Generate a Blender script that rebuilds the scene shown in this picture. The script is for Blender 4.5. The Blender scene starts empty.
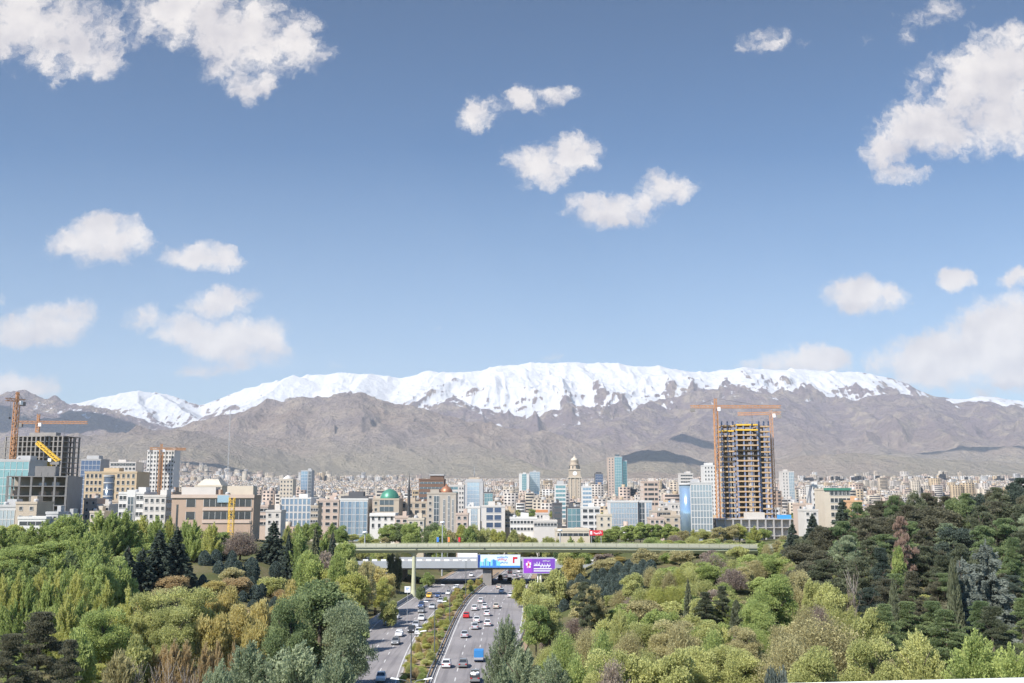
import bpy, math, random
import numpy as np
from mathutils import Vector, Matrix
R = math.radians
scene = bpy.context.scene
C = scene.collection
rng = np.random.default_rng(7)
random.seed(7)

# ------------------------------------------------------------------ camera, sky, sun, exposure
CAM_Z = 32.0
FPX, CX, CY = 1000.0, 512.0, 341.5
PITCH = math.atan(155.5 / FPX)
cam = bpy.data.cameras.new('camera')
cam.sensor_width = 36.0
cam.lens = 36.0 * FPX / 1024.0
cam.clip_start = 0.2
cam.clip_end = 90000.0
camo = bpy.data.objects.new('camera', cam)
camo.location = (0, 0, CAM_Z)
camo.rotation_euler = (R(90) + PITCH, 0, 0)
C.objects.link(camo)
scene.camera = camo

SUN_EL, SUN_AZ = R(45), R(224)       # compass azimuth, north = +Y, clockwise
SUN_DIR = Vector((math.sin(SUN_AZ) * math.cos(SUN_EL), math.cos(SUN_AZ) * math.cos(SUN_EL), math.sin(SUN_EL)))
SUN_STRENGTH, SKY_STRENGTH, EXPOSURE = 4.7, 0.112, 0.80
sun = bpy.data.lights.new('sun', 'SUN')
sun.energy = SUN_STRENGTH
sun.angle = R(0.53)
sun.color = (1.0, 0.955, 0.89)
suno = bpy.data.objects.new('sun', sun)
suno.rotation_euler = SUN_DIR.to_track_quat('Z', 'Y').to_euler()
suno.location = (0, 0, 400)
C.objects.link(suno)

vs = scene.view_settings
vs.view_transform = 'Standard'
vs.look = 'None'
vs.gamma = 1
vs.use_curve_mapping = False
vs.exposure = EXPOSURE
scene.render.engine = 'CYCLES'
cy = scene.cycles
cy.use_denoising = True
try:
    cy.denoiser = 'OPENIMAGEDENOISE'
    cy.denoising_input_passes = 'RGB_ALBEDO_NORMAL'
except Exception:
    pass
cy.max_bounces = 5
cy.diffuse_bounces = 2
cy.glossy_bounces = 2
cy.transmission_bounces = 3
cy.transparent_max_bounces = 6
cy.volume_bounces = 0
cy.caustics_reflective = False
cy.caustics_refractive = False
cy.use_adaptive_sampling = True
cy.adaptive_threshold = 0.02

def ray(px, py):
    a, b = (px - CX) / FPX, (CY - py) / FPX
    c, s = math.cos(PITCH), math.sin(PITCH)
    return Vector((a, c - b * s, s + b * c))
def at(px, py, d):
    """world point on the sight line of photo point (px, py) at northward distance d"""
    r = ray(px, py)
    return Vector((0, 0, CAM_Z)) + r * (d / r.y)
def gp(px, py, z=0.0):
    """world point where that sight line meets height z"""
    r = ray(px, py)
    return Vector((0, 0, CAM_Z)) + r * ((z - CAM_Z) / r.z)
def uv_of(px, py):
    r = ray(px, py)
    return r.x / r.y, r.z / r.y

# ---- node helpers
class NT:
    def __init__(s, tree):
        s.t = tree
    def n(s, kind, **kw):
        nd = s.t.nodes.new(kind)
        for k, v in kw.items():
            if k == 'ins':
                for i, val in v.items():
                    s.put(nd, i, val)
            else:
                setattr(nd, k, v)
        return nd
    def put(s, nd, i, val):
        if isinstance(val, bpy.types.NodeSocket):
            s.t.links.new(val, nd.inputs[i])
        else:
            nd.inputs[i].default_value = val
    def m(s, op, a, b=0.0, c=0.0, clamp=False):
        nd = s.n('ShaderNodeMath', operation=op, use_clamp=clamp)
        s.put(nd, 0, a); s.put(nd, 1, b)
        if op in ('MULTIPLY_ADD', 'SMOOTH_MIN', 'SMOOTH_MAX', 'COMPARE'):
            s.put(nd, 2, c)
        return nd.outputs[0]
    def v(s, op, a, b=(0, 0, 0), c=(0, 0, 0)):
        nd = s.n('ShaderNodeVectorMath', operation=op)
        s.put(nd, 0, a)
        if op not in ('LENGTH', 'NORMALIZE'):
            s.put(nd, 1, b)
        if op == 'MULTIPLY_ADD':
            s.put(nd, 2, c)
        return nd.outputs['Value'] if op in ('LENGTH', 'DOT_PRODUCT', 'DISTANCE') else nd.outputs[0]
    def mix(s, f, a, b, blend='MIX'):
        nd = s.n('ShaderNodeMix', data_type='RGBA', blend_type=blend)
        s.put(nd, 0, f)
        s.put(nd, 6, a if isinstance(a, bpy.types.NodeSocket) else (*a, 1))
        s.put(nd, 7, b if isinstance(b, bpy.types.NodeSocket) else (*b, 1))
        return nd.outputs[2]
    def sstep(s, x, lo, hi, a=0.0, b=1.0):
        nd = s.n('ShaderNodeMapRange', interpolation_type='SMOOTHSTEP')
        s.put(nd, 0, x); s.put(nd, 1, lo); s.put(nd, 2, hi); s.put(nd, 3, a); s.put(nd, 4, b)
        return nd.outputs[0]
    def lin(s, x, lo, hi, a=0.0, b=1.0):
        nd = s.n('ShaderNodeMapRange')
        s.put(nd, 0, x); s.put(nd, 1, lo); s.put(nd, 2, hi); s.put(nd, 3, a); s.put(nd, 4, b)
        return nd.outputs[0]
    def noise(s, vec, scale, detail=4.0, rough=0.55, dim='3D', dist=0.0, lac=2.0):
        nd = s.n('ShaderNodeTexNoise', noise_dimensions=dim)
        if vec is not None:
            s.put(nd, 'Vector', vec)
        s.put(nd, 'Scale', scale); s.put(nd, 'Detail', detail); s.put(nd, 'Roughness', rough)
        s.put(nd, 'Distortion', dist); s.put(nd, 'Lacunarity', lac)
        return nd.outputs['Fac']

# ---- world: clear spring sky with fair weather clouds placed by compass direction
CLOUDS = [  # x, y, half width, half height, tilt (deg), weight : photo position of each puff
    # big bank upper left
    (20, 18, 75, 50, 10, 1.0), (70, 40, 72, 42, 5, 1.0), (108, 62, 30, 24, 0, .8), (-40, 35, 60, 50, 0, 1),
    (190, 8, 70, 42, 0, 1.0), (245, 40, 62, 48, -10, 1.0), (290, 42, 48, 34, 12, .9), (250, 84, 36, 28, -25, .8), (320, 46, 20, 12, 15, .5),
    # wisps upper middle
    (480, 116, 26, 20, 0, .78), (494, 106, 22, 12, -15, .55), (472, 103, 12, 14, 0, .4),
    (530, 98, 30, 17, 8, .85), (550, 96, 28, 12, -8, .75), (566, 92, 18, 9, -8, .5),
    # heart shaped cloud
    (538, 163, 34, 22, 10, 1), (572, 153, 31, 22, -15, 1), (548, 176, 28, 18, 0, .9), (526, 183, 14, 10, 0, .5),
    (612, 210, 56, 22, 0, .9), (590, 207, 34, 16, 10, .7), (640, 205, 32, 20, -20, .8), (664, 189, 38, 20, -8, .8), (686, 188, 18, 14, 0, .4), (566, 214, 18, 9, 15, .4),
    (768, 41, 36, 18, -8, .55), (745, 47, 16, 9, 0, .35), (800, 42, 16, 10, 0, .25), (868, 40, 11, 9, 0, .35),
    (935, 14, 50, 20, -18, .36), (908, 38, 20, 14, -30, .25),
    # big bank at right
    (985, 90, 80, 56, -28, 1), (1020, 60, 60, 45, -20, 1), (925, 125, 62, 34, -18, .95), (890, 150, 32, 24, -10, .8), (960, 140, 62, 26, -8, .8), (905, 174, 36, 15, -8, .7), (1040, 120, 50, 44, 0, 1),
    # middle left
    (100, 240, 60, 27, -3, 1), (80, 243, 42, 17, 0, .9), (128, 233, 30, 20, 0, .9), (105, 228, 34, 20, 0, .9),
    (204, 259, 44, 17, 0, .95), (212, 253, 30, 15, 0, .9),
    (45, 326, 58, 24, -8, 1), (70, 314, 34, 18, -5, .9), (20, 330, 42, 19, 0, .9), (0, 300, 9, 10, 0, .5),
    (220, 305, 42, 20, -4, 1), (142, 318, 28, 17, 0, .8), (232, 340, 66, 26, -3, 1), (195, 335, 46, 22, 8, .9), (268, 344, 30, 20, 0, .9), (205, 370, 52, 12, 0, .5), (250, 360, 50, 14, 0, .6),
    (25, 388, 38, 18, 0, .95), (5, 392, 34, 20, 0, .9), (338, 363, 16, 9, 0, .22), (438, 329, 12, 6, 0, .22),
    # low clouds at right
    (862, 297, 46, 21, -3, 1), (850, 292, 30, 18, 0, .9), (888, 295, 26, 13, -5, .8), (955, 279, 22, 14, -8, .9), (1018, 276, 20, 14, -15, .85),
    (1000, 328, 60, 34, -12, 1.15), (950, 358, 74, 31, -5, 1.15), (1010, 355, 72, 38, 0, 1.15), (900, 362, 42, 18, 0, .8), (985, 392, 26, 12, 0, .5), (1050, 330, 60, 40, 0, 1),
    (808, 362, 46, 19, 0, 1), (828, 362, 30, 16, 0, .9), (778, 366, 24, 11, 0, .7), (553, 358, 20, 8, 0, .3), (745, 366, 34, 9, 0, .35),
]
GREYS = [  # shade painted in grey on the undersides of the larger clouds
    (90, 30, 70, 46, 0), (-20, 45, 70, 40, 0), (960, 120, 75, 30, -22), (1010, 100, 50, 34, -20), (900, 160, 50, 26, -10), (985, 390, 100, 10, 0),
    (215, 42, 34, 44, 0), (90, 256, 60, 12, 0), (50, 340, 60, 14, 0), (225, 360, 70, 16, 0), (860, 310, 50, 9, 0), (10, 400, 40, 14, 0), (610, 224, 60, 12, 0), (250, 100, 40, 16, 0),
]
def build_world():
    w = bpy.data.worlds.new('World')
    scene.world = w
    w.use_nodes = True
    t = w.node_tree
    t.nodes.clear()
    k = NT(t)
    sky = k.n('ShaderNodeTexSky', sky_type='NISHITA', sun_disc=False)
    sky.sun_elevation = SUN_EL
    sky.sun_rotation = SUN_AZ
    sky.altitude = 1300
    sky.air_density = 1.0
    sky.dust_density = 0.7
    sky.ozone_density = 2.2
    geo = k.n('ShaderNodeTexCoord')
    sep = k.n('ShaderNodeSeparateXYZ', ins={0: geo.outputs['Generated']})
    dy = k.m('MAXIMUM', sep.outputs[1], 0.05)
    u = k.m('DIVIDE', sep.outputs[0], dy)
    v = k.m('DIVIDE', sep.outputs[2], dy)
    uv = k.n('ShaderNodeCombineXYZ', ins={0: u, 1: v, 2: 0.0}).outputs[0]
    # ragged outline: the puff positions are looked up through a warped direction
    wn = k.n('ShaderNodeTexNoise', noise_dimensions='2D', ins={'Vector': uv, 'Scale': 40.0, 'Detail': 8.0, 'Roughness': 0.68})
    warp = k.v('MULTIPLY_ADD', wn.outputs['Color'], (.030, .022, 0), (-.015, -.011, 0))
    uvw = k.v('ADD', uv, warp)
    def lobe(x, y, a, b, tilt, vec):
        u0, v0 = uv_of(x, y)
        u1, v1 = uv_of(x + 1, y - 1)
        ru, rv = a * (u1 - u0), b * (v1 - v0)
        if abs(tilt) < .1:
            q = k.v('MULTIPLY_ADD', vec, (1 / ru, 1 / rv, 0), (-u0 / ru, -v0 / rv, 0))
            return k.v('DOT_PRODUCT', q, q)
        c, s = math.cos(R(-tilt)), math.sin(R(-tilt))
        q1 = k.v('DOT_PRODUCT', vec, (c / ru, s / ru, 0))
        q2 = k.v('DOT_PRODUCT', vec, (-s / rv, c / rv, 0))
        o1, o2 = (c * u0 + s * v0) / ru, (-s * u0 + c * v0) / rv
        e1 = k.m('SUBTRACT', q1, o1); e2 = k.m('SUBTRACT', q2, o2)
        return k.m('MULTIPLY_ADD', e1, e1, k.m('MULTIPLY', e2, e2))
    M = None
    for (x, y, a, b, tl, wt) in CLOUDS:
        q = lobe(x, y, a, b, tl, uvw)
        q = k.m('MULTIPLY_ADD', q, -1.0, wt)          # weight - r^2
        M = q if M is None else k.m('SMOOTH_MAX', M, q, 0.25)
    Gm = None
    for (x, y, a, b, tl) in GREYS:
        q = lobe(x, y, a, b, tl, uvw)
        Gm = q if Gm is None else k.m('SMOOTH_MIN', Gm, q, 0.2)
    n1 = k.noise(uvw, 30.0, 12.0, 0.68, '2D')
    n1c = k.noise(uv, 24.0, 3.0, 0.5, '2D')
    n1b = k.noise(k.v('ADD', uv, (-.007, .011, 0)), 24.0, 3.0, 0.5, '2D')
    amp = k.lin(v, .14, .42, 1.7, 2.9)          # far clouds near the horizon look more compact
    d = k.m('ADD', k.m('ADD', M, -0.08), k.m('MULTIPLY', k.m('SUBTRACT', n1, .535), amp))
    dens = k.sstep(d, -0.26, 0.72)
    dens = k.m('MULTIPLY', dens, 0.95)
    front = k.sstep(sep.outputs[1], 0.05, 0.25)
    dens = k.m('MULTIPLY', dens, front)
    # light painted on the puffs: paler towards the sun (upper left), greyer in hollows
    rel = k.m('SUBTRACT', n1c, n1b)
    lit = k.m('MULTIPLY_ADD', rel, 1.5, 0.72)
    g = k.sstep(Gm, 0.2, 1.15, 0.36, 0.0)
    lit = k.m('SUBTRACT', lit, g, clamp=True)
    ccol = k.mix(lit, (3.5, 3.3, 3.42), (5.15, 4.82, 4.58))
    hs = k.n('ShaderNodeHueSaturation', ins={'Saturation': 1.28, 'Color': sky.outputs[0]})
    deep = k.lin(v, 0.10, 0.52, 0.75, 0.49)      # added dimming of the north sky with height; the rest stays brighter as fill
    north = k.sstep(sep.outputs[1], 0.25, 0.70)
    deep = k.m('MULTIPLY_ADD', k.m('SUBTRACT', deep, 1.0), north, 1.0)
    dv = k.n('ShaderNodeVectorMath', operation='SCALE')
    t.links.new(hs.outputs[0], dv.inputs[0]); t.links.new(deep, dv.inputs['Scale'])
    sk = k.mix(k.lin(v, .10, .36, .42, .02), dv.outputs[0], (2.65, 3.15, 3.7))       # pale tint mixed into the sky colour, strongest near the horizon
    col = k.mix(dens, sk, ccol)
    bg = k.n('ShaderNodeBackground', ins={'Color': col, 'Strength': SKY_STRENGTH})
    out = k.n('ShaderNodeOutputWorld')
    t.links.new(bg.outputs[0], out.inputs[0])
    w.cycles.sampling_method = 'MANUAL'
    w.cycles.sample_map_resolution = 512
build_world()

# ------------------------------------------------------------------ helpers
def tag(o, label=None, cat=None, group=None, kind=None):
    if label: o['label'] = label
    if cat: o['category'] = cat
    if group: o['group'] = group
    if kind: o['kind'] = kind
    return o
def empty(name, loc, rz=0.0, label=None, cat=None, group=None):
    o = bpy.data.objects.new(name, None)
    o.empty_display_size = 0.5
    C.objects.link(o)
    o.location = loc
    o.rotation_euler = (0, 0, rz)
    return tag(o, label, cat, group)
def link(name, me, parent=None, loc=None, rz=None, scale=None):
    o = bpy.data.objects.new(name, me)
    C.objects.link(o)
    if parent: o.parent = parent
    if loc is not None: o.location = loc
    if rz is not None: o.rotation_euler = (0, 0, rz)
    if scale is not None: o.scale = scale
    return o
def copy_tree(o, parent=None):
    c = o.copy()
    C.objects.link(c)
    if parent: c.parent = parent
    for ch in KIDS.get(o.name, []) or list(o.children):
        copy_tree(ch, c)
    return c
KIDS = {}

class MB:
    """collects shapes; build() links them as one mesh object"""
    def __init__(s):
        s.v, s.f, s.mi = [], [], []
        s.cur = 0
    def mat(s, i):
        s.cur = i
        return s
    def add(s, vs_, fs_):
        b = len(s.v)
        s.v.extend([tuple(p) for p in vs_])
        for f in fs_:
            s.f.append(tuple(i + b for i in f)); s.mi.append(s.cur)
        return s
    def quad(s, a, b, c, d):
        return s.add([a, b, c, d], [(0, 1, 2, 3)])
    def box(s, x0, x1, y0, y1, z0, z1):
        P = [(x0, y0, z0), (x1, y0, z0), (x1, y1, z0), (x0, y1, z0), (x0, y0, z1), (x1, y0, z1), (x1, y1, z1), (x0, y1, z1)]
        return s.add(P, [(0, 3, 2, 1), (4, 5, 6, 7), (0, 1, 5, 4), (1, 2, 6, 5), (2, 3, 7, 6), (3, 0, 4, 7)])
    def cbox(s, c, sz):
        return s.box(c[0] - sz[0] / 2, c[0] + sz[0] / 2, c[1] - sz[1] / 2, c[1] + sz[1] / 2, c[2] - sz[2] / 2, c[2] + sz[2] / 2)
    def bar(s, a, b, w, h=None):
        """square bar from a to b"""
        h = h or w
        a, b = Vector(a), Vector(b)
        d = (b - a).normalized()
        up = Vector((0, 0, 1)) if abs(d.z) < .95 else Vector((0, 1, 0))
        x = d.cross(up).normalized() * (w / 2)
        y = x.cross(d).normalized() * (h / 2)
        P = [a - x - y, a + x - y, a + x + y, a - x + y, b - x - y, b + x - y, b + x + y, b - x + y]
        return s.add(P, [(0, 1, 2, 3), (7, 6, 5, 4), (4, 5, 1, 0), (5, 6, 2, 1), (6, 7, 3, 2), (7, 4, 0, 3)])
    def tube(s, pts, rad, n=8, cap=True):
        pts = [Vector(p) for p in pts]
        rs = rad if isinstance(rad, (list, tuple)) else [rad] * len(pts)
        b = len(s.v)
        for i, p in enumerate(pts):
            d = (pts[min(i + 1, len(pts) - 1)] - pts[max(i - 1, 0)]).normalized()
            up = Vector((0, 0, 1)) if abs(d.z) < .9 else Vector((1, 0, 0))
            x = d.cross(up).normalized(); y = x.cross(d).normalized()
            for k in range(n):
                a = 2 * math.pi * k / n
                s.v.append(tuple(p + (x * math.cos(a) + y * math.sin(a)) * rs[i]))
        for i in range(len(pts) - 1):
            for k in range(n):
                k2 = (k + 1) % n
                s.f.append((b + i * n + k, b + i * n + k2, b + (i + 1) * n + k2, b + (i + 1) * n + k)); s.mi.append(s.cur)
        if cap:
            s.f.append(tuple(b + k for k in range(n))[::-1]); s.mi.append(s.cur)
            s.f.append(tuple(b + (len(pts) - 1) * n + k for k in range(n))); s.mi.append(s.cur)
        return s
    def lathe(s, c, prof, n=16):
        """prof: list of (radius, z)"""
        b = len(s.v)
        for (r, z) in prof:
            for k in range(n):
                a = 2 * math.pi * k / n
                s.v.append((c[0] + r * math.cos(a), c[1] + r * math.sin(a), c[2] + z))
        for i in range(len(prof) - 1):
            for k in range(n):
                k2 = (k + 1) % n
                s.f.append((b + i * n + k, b + i * n + k2, b + (i + 1) * n + k2, b + (i + 1) * n + k)); s.mi.append(s.cur)
        s.f.append(tuple(b + k for k in range(n))[::-1]); s.mi.append(s.cur)
        s.f.append(tuple(b + (len(prof) - 1) * n + k for k in range(n))); s.mi.append(s.cur)
        return s
    def mesh(s, name, mats, smooth=False):
        me = bpy.data.meshes.new(name)
        me.from_pydata(s.v, [], s.f)
        for m in (mats if isinstance(mats, (list, tuple)) else [mats]):
            me.materials.append(m)
        me.polygons.foreach_set('material_index', s.mi)
        if smooth:
            me.polygons.foreach_set('use_smooth', [True] * len(s.f))
        me.update()
        return me
    def build(s, name, mats, parent=None, loc=None, rz=None, smooth=False, scale=None):
        return link(name, s.mesh(name, mats, smooth), parent, loc, rz, scale)

def np_mesh(name, V, F, mats, smooth=False, attrs=None):
    """V (n,3), F (m,4) or (m,3) arrays"""
    me = bpy.data.meshes.new(name)
    m, q = F.shape
    me.vertices.add(len(V)); me.vertices.foreach_set('co', np.ascontiguousarray(V, dtype=np.float32).ravel())
    me.loops.add(m * q); me.loops.foreach_set('vertex_index', np.ascontiguousarray(F, dtype=np.int32).ravel())
    me.polygons.add(m)
    me.polygons.foreach_set('loop_start', np.arange(0, m * q, q, dtype=np.int32))
    me.polygons.foreach_set('loop_total', np.full(m, q, dtype=np.int32))
    if smooth:
        me.polygons.foreach_set('use_smooth', np.ones(m, dtype=bool))
    for mt in (mats if isinstance(mats, (list, tuple)) else [mats]):
        me.materials.append(mt)
    for an, arr in (attrs or {}).items():
        dom = 'POINT' if len(arr) == len(V) else 'FACE'
        a = me.attributes.new(an, 'FLOAT', dom)
        a.data.foreach_set('value', np.ascontiguousarray(arr, dtype=np.float32))
    me.update(calc_edges=True)
    return me
def grid_faces(nr, nc):
    i = np.arange(nr * nc).reshape(nr, nc)
    return np.stack([i[:-1, :-1], i[:-1, 1:], i[1:, 1:], i[1:, :-1]], -1).reshape(-1, 4)

# ---- lattice noise for the relief
def _h(ix, iy, seed):
    n = (ix.astype(np.int64) * 374761393 + iy.astype(np.int64) * 668265263 + seed * 1274126177) & 0xffffffff
    n = ((n ^ (n >> 13)) * 1274126177) & 0xffffffff
    n = n ^ (n >> 16)
    return (n & 0xffff) / 65535.0
def vnoise(x, y, seed=0):
    ix, iy = np.floor(x), np.floor(y)
    fx, fy = x - ix, y - iy
    fx = fx * fx * fx * (fx * (fx * 6 - 15) + 10); fy = fy * fy * fy * (fy * (fy * 6 - 15) + 10)
    a, b = _h(ix, iy, seed), _h(ix + 1, iy, seed)
    c, d = _h(ix, iy + 1, seed), _h(ix + 1, iy + 1, seed)
    return (a * (1 - fx) + b * fx) * (1 - fy) + (c * (1 - fx) + d * fx) * fy
def fbm(x, y, oct=5, seed=0, gain=.5):
    s, a, t = 0, 1.0, 0
    for o in range(oct):
        s = s + a * vnoise(x, y, seed + o * 17); t += a; a *= gain
        x, y = x * 1.93 + 13.7 + y * .21, y * 2.03 + 7.1 - x * .11
    return s / t
def ridged(x, y, oct=6, seed=0, gain=.5):
    s, a, t, w = 0, 1.0, 0, 1.0
    for o in range(oct):
        n = 1 - np.abs(2 * vnoise(x, y, seed + o * 31) - 1)
        n = n * n
        s = s + a * n * w; t += a; w = np.clip(n * 1.6, 0, 1); a *= gain
        x, y = x * 1.97 + 3.1 + y * .17, y * 2.05 + 9.7 - x * .13
    return s / t

def curve(pts):
    a = np.array(pts, float)
    return lambda x: float(np.interp(x, a[:, 0], a[:, 1]))
# ---- plain materials
MATS = {}
def mat(name, col, rough=.8, metal=0.0, var=.12, scale=1.5, spec=.3, emit=None):
    """painted, plastered or bare surface: base colour with weathering at two scales"""
    if name in MATS: return MATS[name]
    m = bpy.data.materials.new(name); m.use_nodes = True
    k = NT(m.node_tree)
    b = m.node_tree.nodes['Principled BSDF']
    geo = k.n('ShaderNodeTexCoord').outputs['Object']
    n = k.noise(geo, scale, 5.0, .65)
    n2 = k.noise(geo, scale * .13, 3.0, .6)
    f = k.m('MULTIPLY_ADD', n, var * 2.4, 1 - var * 1.2)
    f = k.m('MULTIPLY', f, k.m('MULTIPLY_ADD', n2, var * 2.2, 1 - var * 1.1))
    c = k.n('ShaderNodeVectorMath', operation='SCALE')
    c.inputs[0].default_value = col
    m.node_tree.links.new(f, c.inputs['Scale'])
    m.node_tree.links.new(c.outputs[0], b.inputs['Base Color'])
    b.inputs['Roughness'].default_value = rough
    b.inputs['Metallic'].default_value = metal
    b.inputs['Specular IOR Level'].default_value = spec
    MATS[name] = m
    return m
# ------------------------------------------------------------------ highway edges (from the photo, on the road plane)
def edge(pts):
    q = [gp(x, y) for x, y in pts]
    q.sort(key=lambda p: p.y)
    Y = np.array([p.y for p in q]); X = np.array([p.x for p in q])
    return Y, X
E_LL = edge([(330, 740), (345, 683), (357, 645), (374, 623), (393, 611), (413, 598), (433, 586), (446, 578.5), (458, 572), (466, 567)])
E_LR = edge([(388, 740), (398, 683), (404, 665), (410, 650), (421, 630), (436, 612), (450, 598), (463, 588.5), (474, 581), (483, 574), (491, 567)])
E_RL = edge([(420, 740), (430, 683), (436, 670), (444, 652), (451, 634), (459, 616), (469, 600), (485, 586), (496, 578), (505, 571), (510, 567)])
E_RR = edge([(483, 740), (493, 683), (505, 666), (517, 645), (523, 628), (525, 612), (523.5, 600), (525, 590), (529, 580), (533, 572), (536, 567)])
def ex(E, y):
    Y, X = E
    y = np.asarray(y, float)
    r = np.interp(y, Y, X)
    s0 = (X[1] - X[0]) / (Y[1] - Y[0]); s1 = (X[-1] - X[-2]) / (Y[-1] - Y[-2])
    r = np.where(y < Y[0], X[0] + s0 * (y - Y[0]) * .6, r)
    r = np.where(y > Y[-1], X[-1] + np.clip(s1, -.05, .05) * (y - Y[-1]), r)
    return r
def smooth_edge(E):
    yy = np.arange(60, 760, 4.0)
    xx = ex(E, yy)
    for _ in range(14):
        xx[1:-1] = xx[:-2] * .25 + xx[1:-1] * .5 + xx[2:] * .25
    return yy, xx
E_LL, E_LR, E_RL, E_RR = [smooth_edge(e) for e in (E_LL, E_LR, E_RL, E_RR)]

def plain(x, y):
    return 8 + np.clip(y - 600, 0, 1400) * 0.010 + np.clip(y - 2000, 0, None) * 0.028
def sst(t):
    t = np.clip(t, 0, 1)
    return t * t * (3 - 2 * t)
def terrain(x, y):
    x = np.asarray(x, float); y = np.asarray(y, float)
    dl = ex(E_LL, y) - 3.0 - x
    dr = x - ex(E_RR, y) - 3.0
    # banks either side of the highway
    L = sst(dl / 46) * 13.5 + sst((dl - 40) / 110) * 4.5
    Rr = sst(dr / 36) * 12.5 + sst((dr - 60) / 120) * 10 + sst((dr - 150) / 200) * 8
    bump = (fbm(x / 23., y / 23., 4, 5) - .5) * 2.2
    side = np.maximum(dl, dr)
    z = np.where(dl > 0, L, np.where(dr > 0, Rr, 0.0)) + bump * sst(side / 25)
    # the ground towards the camera drops below the footbridge it stands on
    z = z * (0.28 + 0.72 * sst((y - 185) / 100))
    # beyond the overpass the town's plain takes over
    f = sst((y - 400) / 150)
    road = sst((24 - side) / 20) * (1 - sst((y - 560) / 120))
    z = z * (1 - f) + (plain(x, y) * (1 - road) + z * 0) * f
    z = z + sst((x - 180) / 250) * sst((y - 250) / 200) * 6 * (1 - f)
    return z
def hit(px, py, y0=90, y1=420):
    """where the sight line of a photo point meets the ground"""
    r = ray(px, py); last = None
    for y in np.arange(y0, y1, 2.0):
        p = Vector((0, 0, CAM_Z)) + r * (y / r.y)
        if p.z <= tz(p.x, p.y): return p
    return None
TGX, TGY = np.arange(-420, 421, 2.0), np.arange(60, 640, 2.0)
TG = terrain(*np.meshgrid(TGX, TGY)).tolist()
def tz(x, y):
    if -419 < x < 418 and 60 <= y < 637:
        fx, fy = (x + 420) / 2, (y - 60) / 2
        i, j = int(fx), int(fy); fx -= i; fy -= j
        return (TG[j][i] * (1 - fx) + TG[j][i + 1] * fx) * (1 - fy) + (TG[j + 1][i] * (1 - fx) + TG[j + 1][i + 1] * fx) * fy
    return float(terrain(np.array([x]), np.array([y]))[0])

# ---- ground material: rough grass, soil and bare earth
def ground_mat():
    m = bpy.data.materials.new('rough_grass'); m.use_nodes = True
    k = NT(m.node_tree); b = m.node_tree.nodes['Principled BSDF']
    pos = k.n('ShaderNodeNewGeometry').outputs['Position']
    n1 = k.noise(pos, .045, 5, .6); n2 = k.noise(pos, .6, 6, .7); n3 = k.noise(pos, .012, 3, .5)
    c = k.mix(k.sstep(n1, .38, .62), (.070, .080, .030), (.135, .115, .062))
    c = k.mix(k.sstep(n2, .45, .7), c, (.095, .105, .035))
    c = k.mix(k.sstep(n3, .55, .7), c, (.19, .155, .10))
    y = k.n('ShaderNodeSeparateXYZ', ins={0: pos}).outputs[1]
    town = k.mix(k.sstep(n2, .4, .6), (.20, .18, .15), (.10, .10, .085))
    c = k.mix(k.sstep(y, 520, 640), c, town)
    m.node_tree.links.new(c, b.inputs['Base Color'])
    b.inputs['Roughness'].default_value = .95
    b.inputs['Specular IOR Level'].default_value = .1
    bp = k.n('ShaderNodeBump', ins={'Strength': .6, 'Distance': .3, 'Height': n2})
    m.node_tree.links.new(bp.outputs[0], b.inputs['Normal'])
    return m

MTN_Y0 = 5000.0
def build_ground():
    u = np.linspace(-1, 1, 620)
    u = np.sign(u) * np.abs(u) ** 1.25
    ys = np.concatenate([np.arange(-70, 520, 2.6), np.geomspace(522, MTN_Y0 + 30, 150)])
    U, Yg = np.meshgrid(u, ys)
    X = U * (Yg * .95 + 190) - 6
    Z = terrain(X, Yg)
    V = np.stack([X, Yg, Z], -1).reshape(-1, 3)
    me = np_mesh('ground', V, grid_faces(len(ys), len(u)), ground_mat(), smooth=True)
    tag(link('ground', me), kind='structure')
build_ground()

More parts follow.
